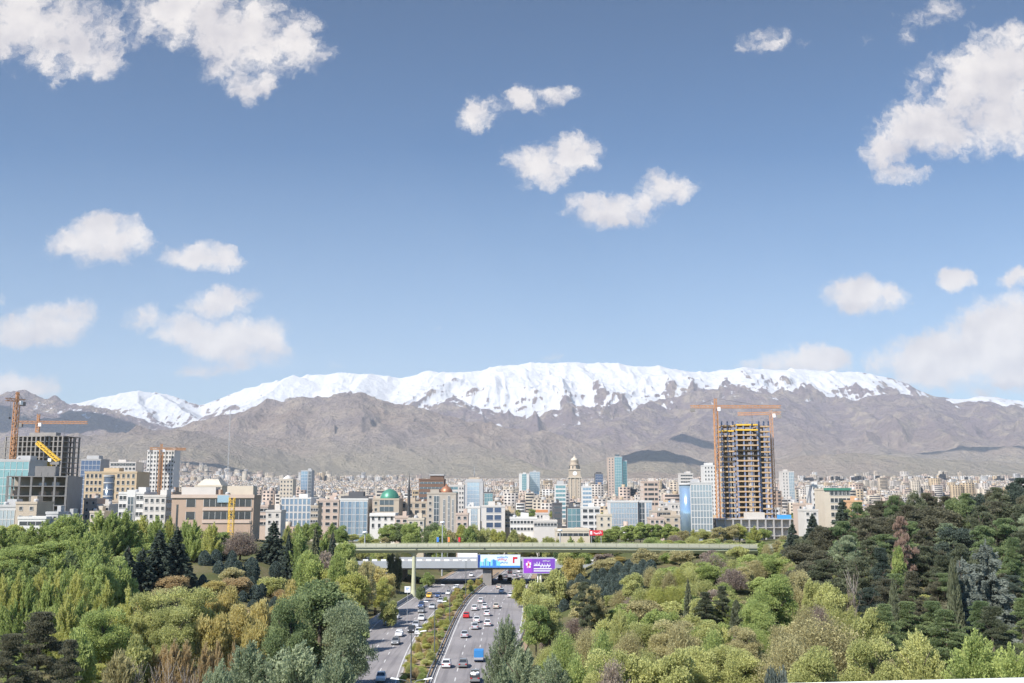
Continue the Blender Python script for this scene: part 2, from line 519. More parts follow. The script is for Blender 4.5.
# ---- mountain range
def mtn_mat():
    m = bpy.data.materials.new('mountain_rock_and_snow'); m.use_nodes = True
    k = NT(m.node_tree); b = m.node_tree.nodes['Principled BSDF']
    g = k.n('ShaderNodeNewGeometry')
    pos = g.outputs['Position']
    sp = k.n('ShaderNodeSeparateXYZ', ins={0: pos})
    nz = k.n('ShaderNodeSeparateXYZ', ins={0: g.outputs['Normal']})
    big = k.noise(pos, .0007, 4, .55); med = k.noise(pos, .0035, 7, .68); fine = k.noise(pos, .016, 6, .75)
    gul = k.n('ShaderNodeAttribute', attribute_name='gully').outputs['Fac']
    snl = k.n('ShaderNodeAttribute', attribute_name='snowline').outputs['Fac']
    # rock: umber, mauve grey, pale scree
    c = k.mix(k.sstep(big, .40, .60), (0.300, 0.224, 0.177), (0.253, 0.201, 0.189))
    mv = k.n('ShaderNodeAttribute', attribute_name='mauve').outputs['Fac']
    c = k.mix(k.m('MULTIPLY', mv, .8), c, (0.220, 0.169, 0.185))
    c = k.mix(k.sstep(med, .44, .66), c, (0.386, 0.310, 0.240))
    c = k.mix(k.sstep(fine, .48, .66, 0, .85), c, (0.157, 0.122, 0.110))
    c = k.mix(k.sstep(sp.outputs[2], 900, 150, 0, .50), c, (0.413, 0.340, 0.260))
    grn = k.m('MULTIPLY', k.sstep(sp.outputs[2], 700, 250, 0, .45), k.sstep(big, .42, .55))
    c = k.mix(grn, c, (0.287, 0.260, 0.158))
    # snow above its line, reaching down the gullies
    h = k.m('SUBTRACT', sp.outputs[2], snl)
    h = k.m('ADD', h, k.m('MULTIPLY_ADD', med, 600.0, -300.0))
    sv = k.n('ShaderNodeVectorMath', operation='MULTIPLY'); sv.inputs[1].default_value = (.0105, .0016, .0016)
    m.node_tree.links.new(pos, sv.inputs[0])
    streak = k.noise(sv.outputs[0], 1.0, 5, .62, dist=.6)      # snow lies in the runnels that fall down the face
    h = k.m('ADD', h, k.m('MULTIPLY_ADD', streak, 1500.0, -750.0))
    h = k.m('ADD', h, k.m('MULTIPLY_ADD', fine, 600.0, -300.0))
    h = k.m('ADD', h, k.m('MULTIPLY', gul, 420.0))
    h = k.m('ADD', h, k.lin(nz.outputs[2], .60, .95, -330, 140))
    s = k.sstep(h, -25.0, 45.0)
    col = k.mix(s, c, (.50, .50, .505))
    m.node_tree.links.new(col, b.inputs['Base Color'])
    b.inputs['Roughness'].default_value = .9
    b.inputs['Specular IOR Level'].default_value = .15
    bh = k.m('ADD', k.m('MULTIPLY', med, 190.0), k.m('MULTIPLY', fine, 75.0))
    bst = k.lin(s, 0, 1, 1.0, .35)
    bp = k.n('ShaderNodeBump', ins={'Strength': bst, 'Distance': 1.0, 'Height': bh})
    m.node_tree.links.new(bp.outputs[0], b.inputs['Normal'])
    return m

RIDGES = [  # distance, front slope, back slope, roughness of the crest, [(photo x, y) along the crest]
    (16500, .50, .5, 60, [(-260, 395), (-120, 392), (0, 400), (80, 405), (110, 396), (135, 391), (165, 394), (200, 404), (225, 396), (270, 381), (300, 375), (340, 372), (375, 373), (400, 377), (425, 371), (445, 371), (480, 372), (500, 365), (530, 361.5), (560, 363), (600, 362), (630, 364), (660, 367), (690, 371), (720, 371), (745, 367), (780, 369), (800, 367), (840, 370), (870, 374), (895, 379), (915, 387), (935, 395), (960, 399), (1000, 397), (1024, 400), (1140, 392), (1300, 400)]),
    (13800, .42, .5, 45, [(-260, 372), (-120, 380), (-40, 388), (0, 397), (25, 394), (50, 397), (75, 402), (100, 410), (140, 420), (200, 432), (300, 450), (420, 470), (1300, 470)]),
    (14200, .45, .6, 60, [(-200, 480), (380, 440), (420, 412), (445, 402), (470, 405), (500, 418), (530, 425), (560, 424), (600, 414), (650, 402), (700, 389), (735, 386), (760, 392), (790, 399), (830, 404), (870, 398), (900, 392), (925, 396), (950, 402), (985, 402), (1024, 405), (1150, 408), (1300, 415)]),
    (11400, .40, .5, 50, [(-260, 440), (0, 450), (90, 462), (150, 440), (185, 425), (225, 411), (270, 400), (305, 393), (345, 391), (380, 396), (410, 404), (440, 413), (480, 420), (540, 432), (600, 445), (660, 455), (760, 462), (860, 455), (950, 450), (1024, 448), (1300, 440)]),
    (9200, .30, .5, 35, [(-260, 440), (-100, 436), (0, 440), (60, 436), (100, 431), (140, 427), (180, 425), (215, 432), (250, 442), (300, 456), (360, 467), (430, 462), (500, 466), (560, 470), (600, 460), (640, 450), (665, 449), (700, 460), (740, 468), (800, 455), (860, 452), (930, 458), (1024, 462), (1300, 455)]),
    (7300, .22, .4, 14, [(-260, 470), (0, 472), (90, 468), (140, 462), (170, 459), (215, 464), (270, 476), (330, 482), (500, 482), (560, 481), (620, 474), (650, 471), (700, 476), (760, 480), (860, 476), (940, 474), (1024, 474), (1300, 470)]),
]
SPURS = [  # crests of the side ridges: (photo x, y, distance) down from the main crests
    [(345, 391, 11400), (372, 415, 10600), (400, 440, 9800), (430, 465, 9000)], [(318, 393, 11350), (290, 425, 10500), (268, 450, 9700), (250, 470, 8900)],
    [(389, 403, 11300), (430, 425, 10500), (470, 437, 9900), (547, 468, 8700)], [(265, 407, 11350), (235, 430, 10500), (222, 452, 9600), (210, 470, 8700)],
    [(345, 391, 11400), (340, 425, 10500), (330, 455, 9500), (325, 475, 8700)], [(189, 427, 9300), (224, 458, 8700), (268, 476, 8000)], [(133, 430, 9200), (110, 452, 8600), (95, 468, 8000)],
    [(735, 386, 14200), (710, 410, 13300), (680, 430, 12400), (640, 452, 11000), (610, 470, 9500)], [(735, 386, 14200), (760, 415, 13200), (790, 440, 12000), (810, 465, 10500)],
    [(650, 402, 14200), (620, 425, 13200), (590, 447, 12000), (565, 468, 10500)], [(588, 406, 14200), (565, 430, 13000), (535, 450, 11800), (520, 470, 10500)], [(588, 406, 14200), (611, 425, 13300), (640, 440, 12500)],
    [(456, 397, 14100), (480, 415, 13400), (505, 432, 12600), (540, 452, 11500)], [(456, 397, 14100), (430, 412, 13500), (405, 420, 13000)], [(830, 404, 14200), (850, 430, 13000), (880, 452, 11500), (900, 470, 10000)],
    [(900, 392, 14200), (930, 420, 13000), (955, 445, 11800), (985, 468, 10500)], [(985, 402, 14200), (1005, 430, 13000), (1040, 455, 11500)], [(780, 396, 14200), (740, 430, 12500), (700, 458, 10800)],
    [(0, 397, 13800), (20, 415, 13000), (60, 440, 11500)], [(50, 397, 13800), (85, 420, 12800), (130, 438, 11500)],
    [(530, 362, 16500), (545, 390, 15700), (560, 415, 15000)], [(500, 366, 16500), (480, 390, 15700), (470, 402, 15200)], [(600, 362, 16500), (640, 385, 15700), (655, 400, 15000)], [(560, 363, 16500), (590, 388, 15700), (600, 408, 15000)],
    [(445, 371, 16500), (425, 388, 15800), (400, 400, 15300)], [(375, 373, 16500), (360, 388, 15800)], [(300, 375, 16500), (270, 395, 15600), (240, 408, 15000)], [(135, 391, 16500), (150, 405, 15800), (165, 418, 15200)],
    [(110, 396, 16500), (95, 412, 15700)], [(165, 394, 16500), (200, 415, 15500)], [(700, 371, 16500), (690, 388, 15600)], [(800, 367, 16500), (815, 388, 15600), (830, 400, 15000)], [(840, 370, 16500), (875, 390, 15600)], [(745, 367, 16500), (760, 385, 15700)],
]
MGRID = {}
def mtn_z(x, y):
    i = int(np.clip(np.searchsorted(MGRID['y'], y), 0, len(MGRID['y']) - 1)); j = int(np.clip(np.searchsorted(MGRID['u'], x / y), 0, len(MGRID['u']) - 1))
    return float(MGRID['z'][i, j])
def build_mountains():
    u = np.linspace(-.78, .78, 1500)
    ys = np.concatenate([np.linspace(MTN_Y0, 9200, 150), np.linspace(9220, 17600, 420), np.linspace(17700, 21000, 20)])
    U, Yg = np.meshgrid(u, ys)
    X = U * Yg
    wx = (fbm(X / 2600., Yg / 2600., 4, 11) - .5) * 2; wy = (fbm(X / 2600., Yg / 2600., 4, 23) - .5) * 2
    Z = plain(X, Yg)
    snow = np.full_like(X, 9000.)
    best = Z.copy(); dom = np.full(X.shape, 5)
    for i, (r, fs, bs, rough, pts) in enumerate(RIDGES):
        pu, ph = [], []
        for (px, py) in pts:
            a, b = uv_of(px, py)
            pu.append(a); ph.append(b * r + CAM_Z)
        crest = np.interp(u, pu, ph)
        kk = np.hanning(9); kk /= kk.sum()
        crest = np.convolve(np.pad(crest, 4, mode='edge'), kk, mode='valid')
        crest = np.broadcast_to(crest, X.shape)
        rr = r + wy * 500 * (0 if i == 0 else 1) + wx * 300
        dist = Yg - rr
        # spurs running down from the crest: crest-perpendicular ridges
        sc = 2900. if i < 4 else 1500.
        XX, YY = X + (Yg - r) * (.55 if i % 2 else -.45), Yg
        sp = ridged(XX / sc + wx * .75, YY / (sc * 1.5) + wy * .75 + i * 3.3, 6, 40 + i, .52)
        sp2 = ridged(X / 520. + wy * .5, Yg / 900. + wx * .5, 5, 90 + i, .5)
        drop = np.where(dist < 0, -dist * fs, dist * bs)
        z0 = crest - drop
        amp = np.clip(drop / 700., 0.0, 1) * np.clip((crest - 60) / 900., .12, 1.25)
        fadeb = np.clip((z0 - plain(X, Yg) + 60) / 300., .05, 1)
        z = z0 + ((sp - .42) * 620 + (sp2 - .4) * 170) * amp * fadeb + (sp2 - .45) * rough * 1.2 * np.clip((crest - 60) / 700., .1, 1)
        better = z > best
        dom = np.where(better, i, dom)
        best = np.where(better, z, best)
        Z = best
    # side ridges: sharp crests with straight flanks, slightly wandering
    wv = (fbm(X / 420., Yg / 420., 4, 61) - .5)
    for sp_ in SPURS:
        for (xa, ya, da), (xb, yb, db) in zip(sp_[:-1], sp_[1:]):
            a, c = at(xa, ya, da), at(xb, yb, db)
            i0, i1 = np.searchsorted(ys, min(da, db) - 1300), np.searchsorted(ys, max(da, db) + 700)
            us = sorted((a.x / da, c.x / db)); j0, j1 = np.searchsorted(u, us[0] - .12), np.searchsorted(u, us[1] + .12)
            s_ = (slice(i0, i1), slice(j0, j1))
            x_, y_ = X[s_] + wx[s_] * 160 + wv[s_] * 240, Yg[s_] + wy[s_] * 160
            dx, dy = c.x - a.x, c.y - a.y
            t = np.clip(((x_ - a.x) * dx + (y_ - a.y) * dy) / (dx * dx + dy * dy), 0, 1)
            dd = np.hypot(x_ - a.x - t * dx, y_ - a.y - t * dy)
            hgt = a.z + (c.z - a.z) * t
            zz = hgt - dd * (.42 + .25 * wv[s_]) + wv[s_] * 130 * np.clip(dd / 300., 0, 1)
            Z[s_] = np.maximum(Z[s_], zz)
    fine = (fbm(X / 130., Yg / 130., 4, 3) - .5) * 46
    fine = fine + (ridged(X / 620. + wx * .3, Yg / 700. + wy * .3, 5, 71, .55) - .45) * 115
    above = np.clip((Z - plain(X, Yg)) / 500., 0, 1) * np.clip((16600 - Yg) / 900., .25, 1)
    Z = np.where(above > 0, Z + fine * above, Z)
    Z[0] = plain(X[0], Yg[0]) ; Z = np.maximum(Z, plain(X, Yg))
    MGRID['u'], MGRID['y'], MGRID['z'] = u, ys, Z
    # hollows hold snow
    k = 9
    sm = Z.copy()
    for ax in (0, 1):
        acc = np.zeros_like(sm)
        for s in range(-k, k + 1):
            acc += np.roll(sm, s, axis=ax)
        sm = acc / (2 * k + 1)
    gully = np.clip((sm - Z) / 60., -1, 1)
    # snow lies lower in the middle of the range
    px_u = np.array([uv_of(x, 400)[0] for x in (-300, 0, 60, 120, 200, 300, 380, 500, 620, 700, 760, 830, 900, 940, 960, 1300)])
    sl = np.array([1700, 1450, 1320, 1150, 1150, 1180, 1110, 980, 1100, 1420, 1400, 1480, 1650, 1750, 1300, 1650.])
    snow = np.interp(U, px_u, sl)
    front = np.clip((14600 - Yg) / 700., 0, 1)
    snow = snow + front * np.where(dom == 1, 120, 330) + np.clip((13200 - Yg) / 900., 0, 1) * 600
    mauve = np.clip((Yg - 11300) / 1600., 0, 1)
    V = np.stack([X, Yg, Z], -1).reshape(-1, 3)
    me = np_mesh('mountains', V, grid_faces(*X.shape), mtn_mat(), smooth=True, attrs={'gully': gully.ravel(), 'snowline': snow.ravel(), 'mauve': mauve.ravel()})
    tag(link('mountains', me), kind='structure')
build_mountains()

def build_clouds():
    """cumulus drifting above and to the left of the view; they throw the blue shadow patches on the slopes"""
    m = mat('cloud_white', (.85, .85, .86), 1.0, var=.03, scale=.002, spec=0)
    g = np.random.default_rng(8)
    base = []
    n1, n2 = 20, 32
    for i in range(n1 + 1):
        for j in range(n2):
            a, b = math.pi * i / n1, 2 * math.pi * j / n2
            base.append((math.sin(a) * math.cos(b), math.sin(a) * math.sin(b), math.cos(a)))
    base = np.array(base)
    F = np.array([(i * n2 + j, i * n2 + (j + 1) % n2, (i + 1) * n2 + (j + 1) % n2, (i + 1) * n2 + j) for i in range(n1) for j in range(n2)])
    for n, (px, py, d, alt, L, W, tilt, lb) in enumerate([
            (655, 447, 8900, 4900, 560, 300, 10, 'small white cumulus cloud above the view, shading the low hill right of the clock tower'),
            (690, 426, 11800, 5200, 850, 240, -25, 'long white cumulus cloud above the view, shading the slope left of the unfinished tower'),
            (185, 462, 7300, 4600, 900, 380, 5, 'broad white cumulus cloud above the view, shading the hillside suburb at left'),
            (30, 418, 12800, 4600, 1500, 700, 15, 'largest white cumulus cloud off to the left, shading the mauve western ridge'),
            (965, 436, 11300, 5300, 1100, 330, -18, 'stretched white cumulus cloud above the view, shading the slope above the pine wood')]):
        p = at(px, py, d)
        q = p + SUN_DIR * ((alt - p.z) / SUN_DIR.z)
        V, FF = [], []
        for k in range(13):
            t = g.uniform(-1, 1)
            c = np.array([t * L * .8, g.uniform(-1, 1) * W * .7 * (1 - .5 * abs(t)), g.uniform(0, 90)])
            r = W * g.uniform(.45, .85) * (1 - .45 * abs(t))
            P = base * r
            P = P * (1 + .55 * (fbm(base[:, 0] * 2.3 + k * 3.1 + 9, base[:, 1] * 2.3 + base[:, 2] * 1.7 + n * 5.3 + 9, 4, 31) - .5))[:, None] * np.array([1.25, 1, .62])
            P[:, 2] = np.maximum(P[:, 2], -r * .18)
            FF.append(F + sum(len(v) for v in V)); V.append(P + c)
        o = link('cloud', np_mesh('cloud', np.concatenate(V), np.concatenate(FF), m, smooth=True), None, q, R(tilt))
        tag(o, lb, 'cloud', kind='stuff')
build_clouds()

def build_haze():
    m = bpy.data.materials.new('haze_air'); m.use_nodes = True
    t = m.node_tree; t.nodes.clear()
    k = NT(t)
    pv = k.n('ShaderNodeVolumePrincipled')
    pv.inputs['Color'].default_value = (.86, .92, 1.0, 1)
    pv.inputs['Density'].default_value = HAZE
    pv.inputs['Anisotropy'].default_value = 0.0
    out = k.n('ShaderNodeOutputMaterial')
    t.links.new(pv.outputs[0], out.inputs['Volume'])
    b = MB(); b.box(-17500, 17500, -400, 21500, -12, 2800)
    o = b.build('haze', m)
    tag(o, kind='stuff')
HAZE = 3.0e-5
build_haze()
# ------------------------------------------------------------------ highway
def asphalt():
    m = bpy.data.materials.new('worn_asphalt'); m.use_nodes = True
    k = NT(m.node_tree); b = m.node_tree.nodes['Principled BSDF']
    pos = k.n('ShaderNodeNewGeometry').outputs['Position']
    n1 = k.noise(pos, .08, 4, .6); n2 = k.noise(pos, 1.6, 5, .7)
    st = k.n('ShaderNodeVectorMath', operation='MULTIPLY'); st.inputs[1].default_value = (1.1, .035, 1)
    m.node_tree.links.new(pos, st.inputs[0])
    n3 = k.noise(st.outputs[0], 1.0, 4, .6)
    c = k.mix(k.sstep(n1, .35, .65), (.195, .180, .178), (.245, .226, .222))
    c = k.mix(k.sstep(n3, .48, .66, 0, .6), c, (.118, .108, .112))
    c = k.mix(k.sstep(n2, .45, .75, 0, .4), c, (.235, .215, .21))
    m.node_tree.links.new(c, b.inputs['Base Color'])
    b.inputs['Roughness'].default_value = .85
    return m
ASPH = asphalt()
PAINT = mat('road_paint', (.50, .49, .47), .7, var=.25, scale=3)
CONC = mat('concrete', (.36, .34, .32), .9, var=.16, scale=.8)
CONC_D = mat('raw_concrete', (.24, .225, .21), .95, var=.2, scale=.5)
SOIL = mat('median_soil', (.26, .19, .125), .95, var=.25, scale=1.2)
STEEL = mat('galvanised_steel', (.42, .43, .44), .55, .3, var=.15, scale=2)
DARKSTEEL = mat('dark_steel', (.06, .062, .065), .6, .2, var=.2)
WHITE = mat('white_paint', (.78, .77, .75), .55, var=.06)

YS = np.arange(100, 640, 3.0)
def strip(name, XL, XR, z, m, kind='structure', ys=YS, n=8):
    xl, xr = XL(ys), XR(ys)
    t = np.linspace(0, 1, n + 1)
    X = xl[:, None] * (1 - t) + xr[:, None] * t
    V = np.stack([X, np.broadcast_to(ys[:, None], X.shape), np.full(X.shape, z)], -1).reshape(-1, 3)
    return tag(link(name, np_mesh(name, V, grid_faces(*X.shape), m)), kind=kind)
strip('road', lambda y: ex(E_LL, y), lambda y: ex(E_LR, y), .14, ASPH)
strip('road', lambda y: ex(E_RL, y), lambda y: ex(E_RR, y), .14, ASPH)
strip('road_shoulder', lambda y: ex(E_LL, y) - 2.6, lambda y: ex(E_LL, y) - .35, .20, SOIL, n=2)
strip('road_shoulder', lambda y: ex(E_RR, y) + .35, lambda y: ex(E_RR, y) + 2.6, .20, SOIL, n=2)
strip('median_strip', lambda y: ex(E_LR, y) + .35, lambda y: ex(E_RL, y) - .35, .30, SOIL, n=4)
def kerb(E, side):
    b = MB()
    x = ex(E, YS)
    for i in range(len(YS) - 1):
        b.box(0, 0, 0, 0, 0, 0) if False else None
        x0, x1, y0, y1 = x[i], x[i + 1], YS[i], YS[i + 1]
        w = .35 * side
        P = [(x0, y0, .1), (x0 + w, y0, .1), (x1 + w, y1, .1), (x1, y1, .1), (x0, y0, .34), (x0 + w, y0, .34), (x1 + w, y1, .34), (x1, y1, .34)]
        b.add(P, [(4, 5, 6, 7), (0, 4, 7, 3), (1, 2, 6, 5)])
    tag(b.build('kerb', CONC), kind='structure')
for E, s in ((E_LL, -1), (E_LR, 1), (E_RL, -1), (E_RR, 1)):
    kerb(E, s)
def lines():
    b = MB()
    def seg(f, y0, y1, w):
        x0, x1 = f(y0), f(y1)
        b.quad((x0 - w / 2, y0, .152), (x0 + w / 2, y0, .152), (x1 + w / 2, y1, .152), (x1 - w / 2, y1, .152))
    for E, s in ((E_LL, 1), (E_LR, -1), (E_RL, 1), (E_RR, -1)):
        f = lambda y: float(ex(E, y)) + s * .55
        for y in np.arange(100, 600, 5.0):
            seg(f, y, y + 5, .22)
    for E, s, E2 in ((E_LR, -1, E_LL), (E_RL, 1, E_RR)):
        for k in (1, 2, 3):
            off = .7 + 3.35 * k
            f = lambda y: float(ex(E, y)) + s * off
            for y in np.arange(102, 600, 10.0):
                if abs(float(ex(E2, y)) - float(ex(E, y))) - off > 2.2:
                    seg(f, y, y + 3.6, .20)
    tag(b.build('road_markings', PAINT), kind='structure')
lines()

def guard_rail(E, off, y0, y1, label, cat, concrete=False):
    root = empty('guard_rail' if not concrete else 'concrete_barrier', (float(ex(E, y0)) + off, y0, .3), 0, label, cat)
    ox, oy = root.location.x, root.location.y
    ys = np.arange(y0, y1, 3.0); xs = ex(E, ys) + off
    b = MB()
    for i in range(len(ys) - 1):
        p, q = (xs[i] - ox, ys[i] - oy), (xs[i + 1] - ox, ys[i + 1] - oy)
        if concrete:
            prof = [(-.32, -.1), (-.22, .15), (-.10, .95), (.10, .95), (.22, .15), (.32, -.1)]
            P = [(p[0] + a, p[1], z) for a, z in prof] + [(q[0] + a, q[1], z) for a, z in prof]
            b.add(P, [(k, k + 1, k + 7, k + 6) for k in range(5)])
        else:
            for z in (.50, .72):
                b.bar((p[0], p[1], z), (q[0], q[1], z), .09, .17)
            b.bar((p[0], p[1], .61), (q[0], q[1], .61), .05, .12)
    b.build('barrier_wall' if concrete else 'rail', CONC if concrete else STEEL, root)
    if not concrete:
        pm = MB().box(-.07, .07, -.07, .07, -.2, .85).mesh('post', DARKSTEEL)
        n = min(98, int((y1 - y0) / 3.4))
        for y in np.linspace(y0 + .5, y1 - 3.5, n):
            link('post', pm, root, (float(ex(E, y)) + off - ox, y - oy, 0))
    return root
guard_rail(E_RL, -.75, 118, 430, 'grey steel guard rail with dark posts between the planted median and the right carriageway', 'guard rail')
guard_rail(E_LL, -.8, 150, 372, 'pale concrete barrier along the outer edge of the left carriageway', 'barrier', True)
guard_rail(E_RR, .8, 190, 372, 'steel guard rail along the outer edge of the right carriageway', 'guard rail')

# ------------------------------------------------------------------ footbridge across the view
def footbridge():
    YB, X0, X1 = 330.0, -62.0, 92.0
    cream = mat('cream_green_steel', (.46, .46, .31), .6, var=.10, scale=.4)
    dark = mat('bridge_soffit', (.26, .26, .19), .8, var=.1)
    root = empty('footbridge', (0, YB, 0), 0, 'long cream steel footbridge crossing above the highway from bank to bank', 'bridge')
    def zt(x):    # top of the deck edge, a slow camber
        return 15.55 + .55 * math.exp(-((x - 12) / 55) ** 2) - .004 * max(0, x - 10)
    xs = np.linspace(X0, X1, 60)
    def sweep(prof, m, name, y0=0):
        b = MB(); n = len(prof)
        for x in xs:
            for (yy, z) in prof:
                b.v.append((x, yy + y0 + (x - 10) ** 2 * .0011, z + zt(x)))
        for i in range(len(xs) - 1):
            for k in range(n):
                b.f.append((i * n + k, i * n + (k + 1) % n, (i + 1) * n + (k + 1) % n, (i + 1) * n + k)); b.mi.append(0)
        b.f.append(tuple(range(n))); b.mi.append(0); b.f.append(tuple(range((len(xs) - 1) * n, len(xs) * n))[::-1]); b.mi.append(0)
        return b.build(name, m, root)
    sweep([(-2.2, -.10), (-2.2, -.80), (-1.2, -1.75), (1.2, -1.75), (2.2, -.80), (2.2, -.10)], cream, 'girder')
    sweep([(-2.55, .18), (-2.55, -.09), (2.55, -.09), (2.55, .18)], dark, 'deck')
    for s in (-1, 1):
        sweep([(-.04, 1.28), (-.04, 1.18), (.06, 1.18), (.06, 1.28)], cream, 'handrail', s * 2.42)
        sweep([(-.02, 1.06), (-.02, .28), (.02, .28), (.02, 1.06)], mat('railing_mesh_panel', (.40, .39, .30), .7, var=.15), 'railing_panel', s * 2.42)
    pm = MB().box(-.06, .06, -.06, .06, .15, 1.2).mesh('railing_post', dark)
    for x in np.linspace(X0 + 1, X1 - 1, 46):
        for s in (-1, 1):
            link('railing_post', pm, root, (x, s * 2.42 + (x - 10) ** 2 * .0011, zt(x)))
    b = MB()
    p = at(413, 587, YB); zg = tz(p.x, YB) - .6
    b.lathe((p.x, (p.x - 10) ** 2 * .0011, 0), [(1.1, zg), (1.0, zg + 1.2), (.75, zg + 3), (.60, 9), (.62, 13.0), (1.3, 14.1)], 14)
    b.build('pillar', cream, root, smooth=False)
    b = MB(); b.lathe((62, (52) ** 2 * .0011, 0), [(1.0, tz(62, YB) - 1), (.8, 8), (.7, 13.0), (1.3, 14.0)], 12)
    b.build('pillar', cream, root)
    lm = MB().tube([(0, 0, 0), (0, 0, .25)], .09, 6).mesh('deck_lamp', DARKSTEEL)
    for x in (-31, -9, 22):
        link('deck_lamp', MB().lathe((0, -2.35, -.35), [(.05, -.22), (.2, -.2), (.24, 0), (.2, .2), (.05, .22)], 8).mesh('deck_lamp', DARKSTEEL), root, (x, (x - 10) ** 2 * .0011 - .2, zt(x)))
footbridge()

# ------------------------------------------------------------------ road overpass behind it
def overpass():
    Y0, Y1 = 374.0, 398.0
    xa, xb = at(398, 575, Y0).x, at(572, 575, Y0).x
    pale = mat('overpass_parapet', (.33, .345, .36), .75, var=.10, scale=.3)
    root = empty('overpass', (0, Y0, 0), 0, 'grey concrete road overpass with white parapet blocks crossing behind the footbridge', 'overpass')
    W = Y1 - Y0
    b = MB(); b.box(xa - 30, xb + 40, .6, W - .6, 6.9, 8.0); b.build('deck', CONC, root)
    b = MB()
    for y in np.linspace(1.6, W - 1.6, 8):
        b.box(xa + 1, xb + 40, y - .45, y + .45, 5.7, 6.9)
    b.build('girders', CONC_D, root)
    for y in (0, W - .5):
        MB().box(xa - 30, xb + 40, y, y + .5, 6.3, 8.85).build('parapet', pale, root)
    bm = MB().box(-.95, .95, -.16, .16, 0, .62).mesh('parapet_block', WHITE)
    for x in np.arange(xa - 12, xb + 12, 3.3):
        link('parapet_block', bm, root, (x, .25, 8.853))
    p = at(487, 584, Y0)
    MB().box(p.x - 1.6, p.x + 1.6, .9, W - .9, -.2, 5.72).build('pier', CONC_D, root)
    # abutments with battered faces
    for x0, x1 in ((xa - 30, xa + 1.2), (xb + 1, xb + 40)):
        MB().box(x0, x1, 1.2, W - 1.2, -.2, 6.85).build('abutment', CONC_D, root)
    return p.x
overpass()

# ------------------------------------------------------------------ boards
INK = {n: mat('print_' + n, c, .45, var=.03) for n, c in dict(white=(.80, .80, .82), purple=(.20, .07, .42), violet=(.30, .06, .50), sky=(.30, .55, .82), navy=(.03, .06, .22), blue=(.06, .22, .60), ltblue=(.62, .74, .86), red=(.55, .035, .045), pink=(.80, .35, .50), cyan=(.20, .60, .85), orange=(.8, .25, .08)).items()}
def panel(root, name, x0, x1, z0, z1, y, m, t=.02):
    return MB().box(x0, x1, y - t, y, z0, z1).build(name, m, root)
def script_word(b, x, z, w, h, y, seed, m):
    """cursive right-to-left lettering: a joined base stroke with rising letters, bowls and dots"""
    g = random.Random(seed); b.mat(m)
    t = h * .13; n = max(3, int(w / (h * .33)))
    b.box(x, x + w, y - .03, y, z, z + t)
    xs = x
    for i in range(n):
        st = w / n; xx = x + i * st
        k = g.choice('alif tooth bowl loop tooth alif bowl'.split())
        if k == 'alif':
            b.box(xx + st * .3, xx + st * .3 + t, y - .03, y, z + t, z + h)
        elif k == 'tooth':
            b.box(xx + st * .35, xx + st * .35 + t, y - .03, y, z + t, z + h * .42)
            b.box(xx + st * .25, xx + st * .25 + t * .9, y - .03, y, z + h * .6, z + h * .6 + t * .9)
        elif k == 'bowl':
            b.box(xx + st * .1, xx + st * .1 + t, y - .03, y, z - h * .30, z); b.box(xx + st * .1, xx + st * .8, y - .03, y, z - h * .30 - t, z - h * .30); b.box(xx + st * .8, xx + st * .8 + t, y - .03, y, z - h * .30, z)
        else:
            b.box(xx + st * .15, xx + st * .75, y - .03, y, z + h * .42, z + h * .42 + t); b.box(xx + st * .15, xx + st * .15 + t, y - .03, y, z + t, z + h * .42); b.box(xx + st * .75, xx + st * .75 + t, y - .03, y, z + t, z + h * .42)
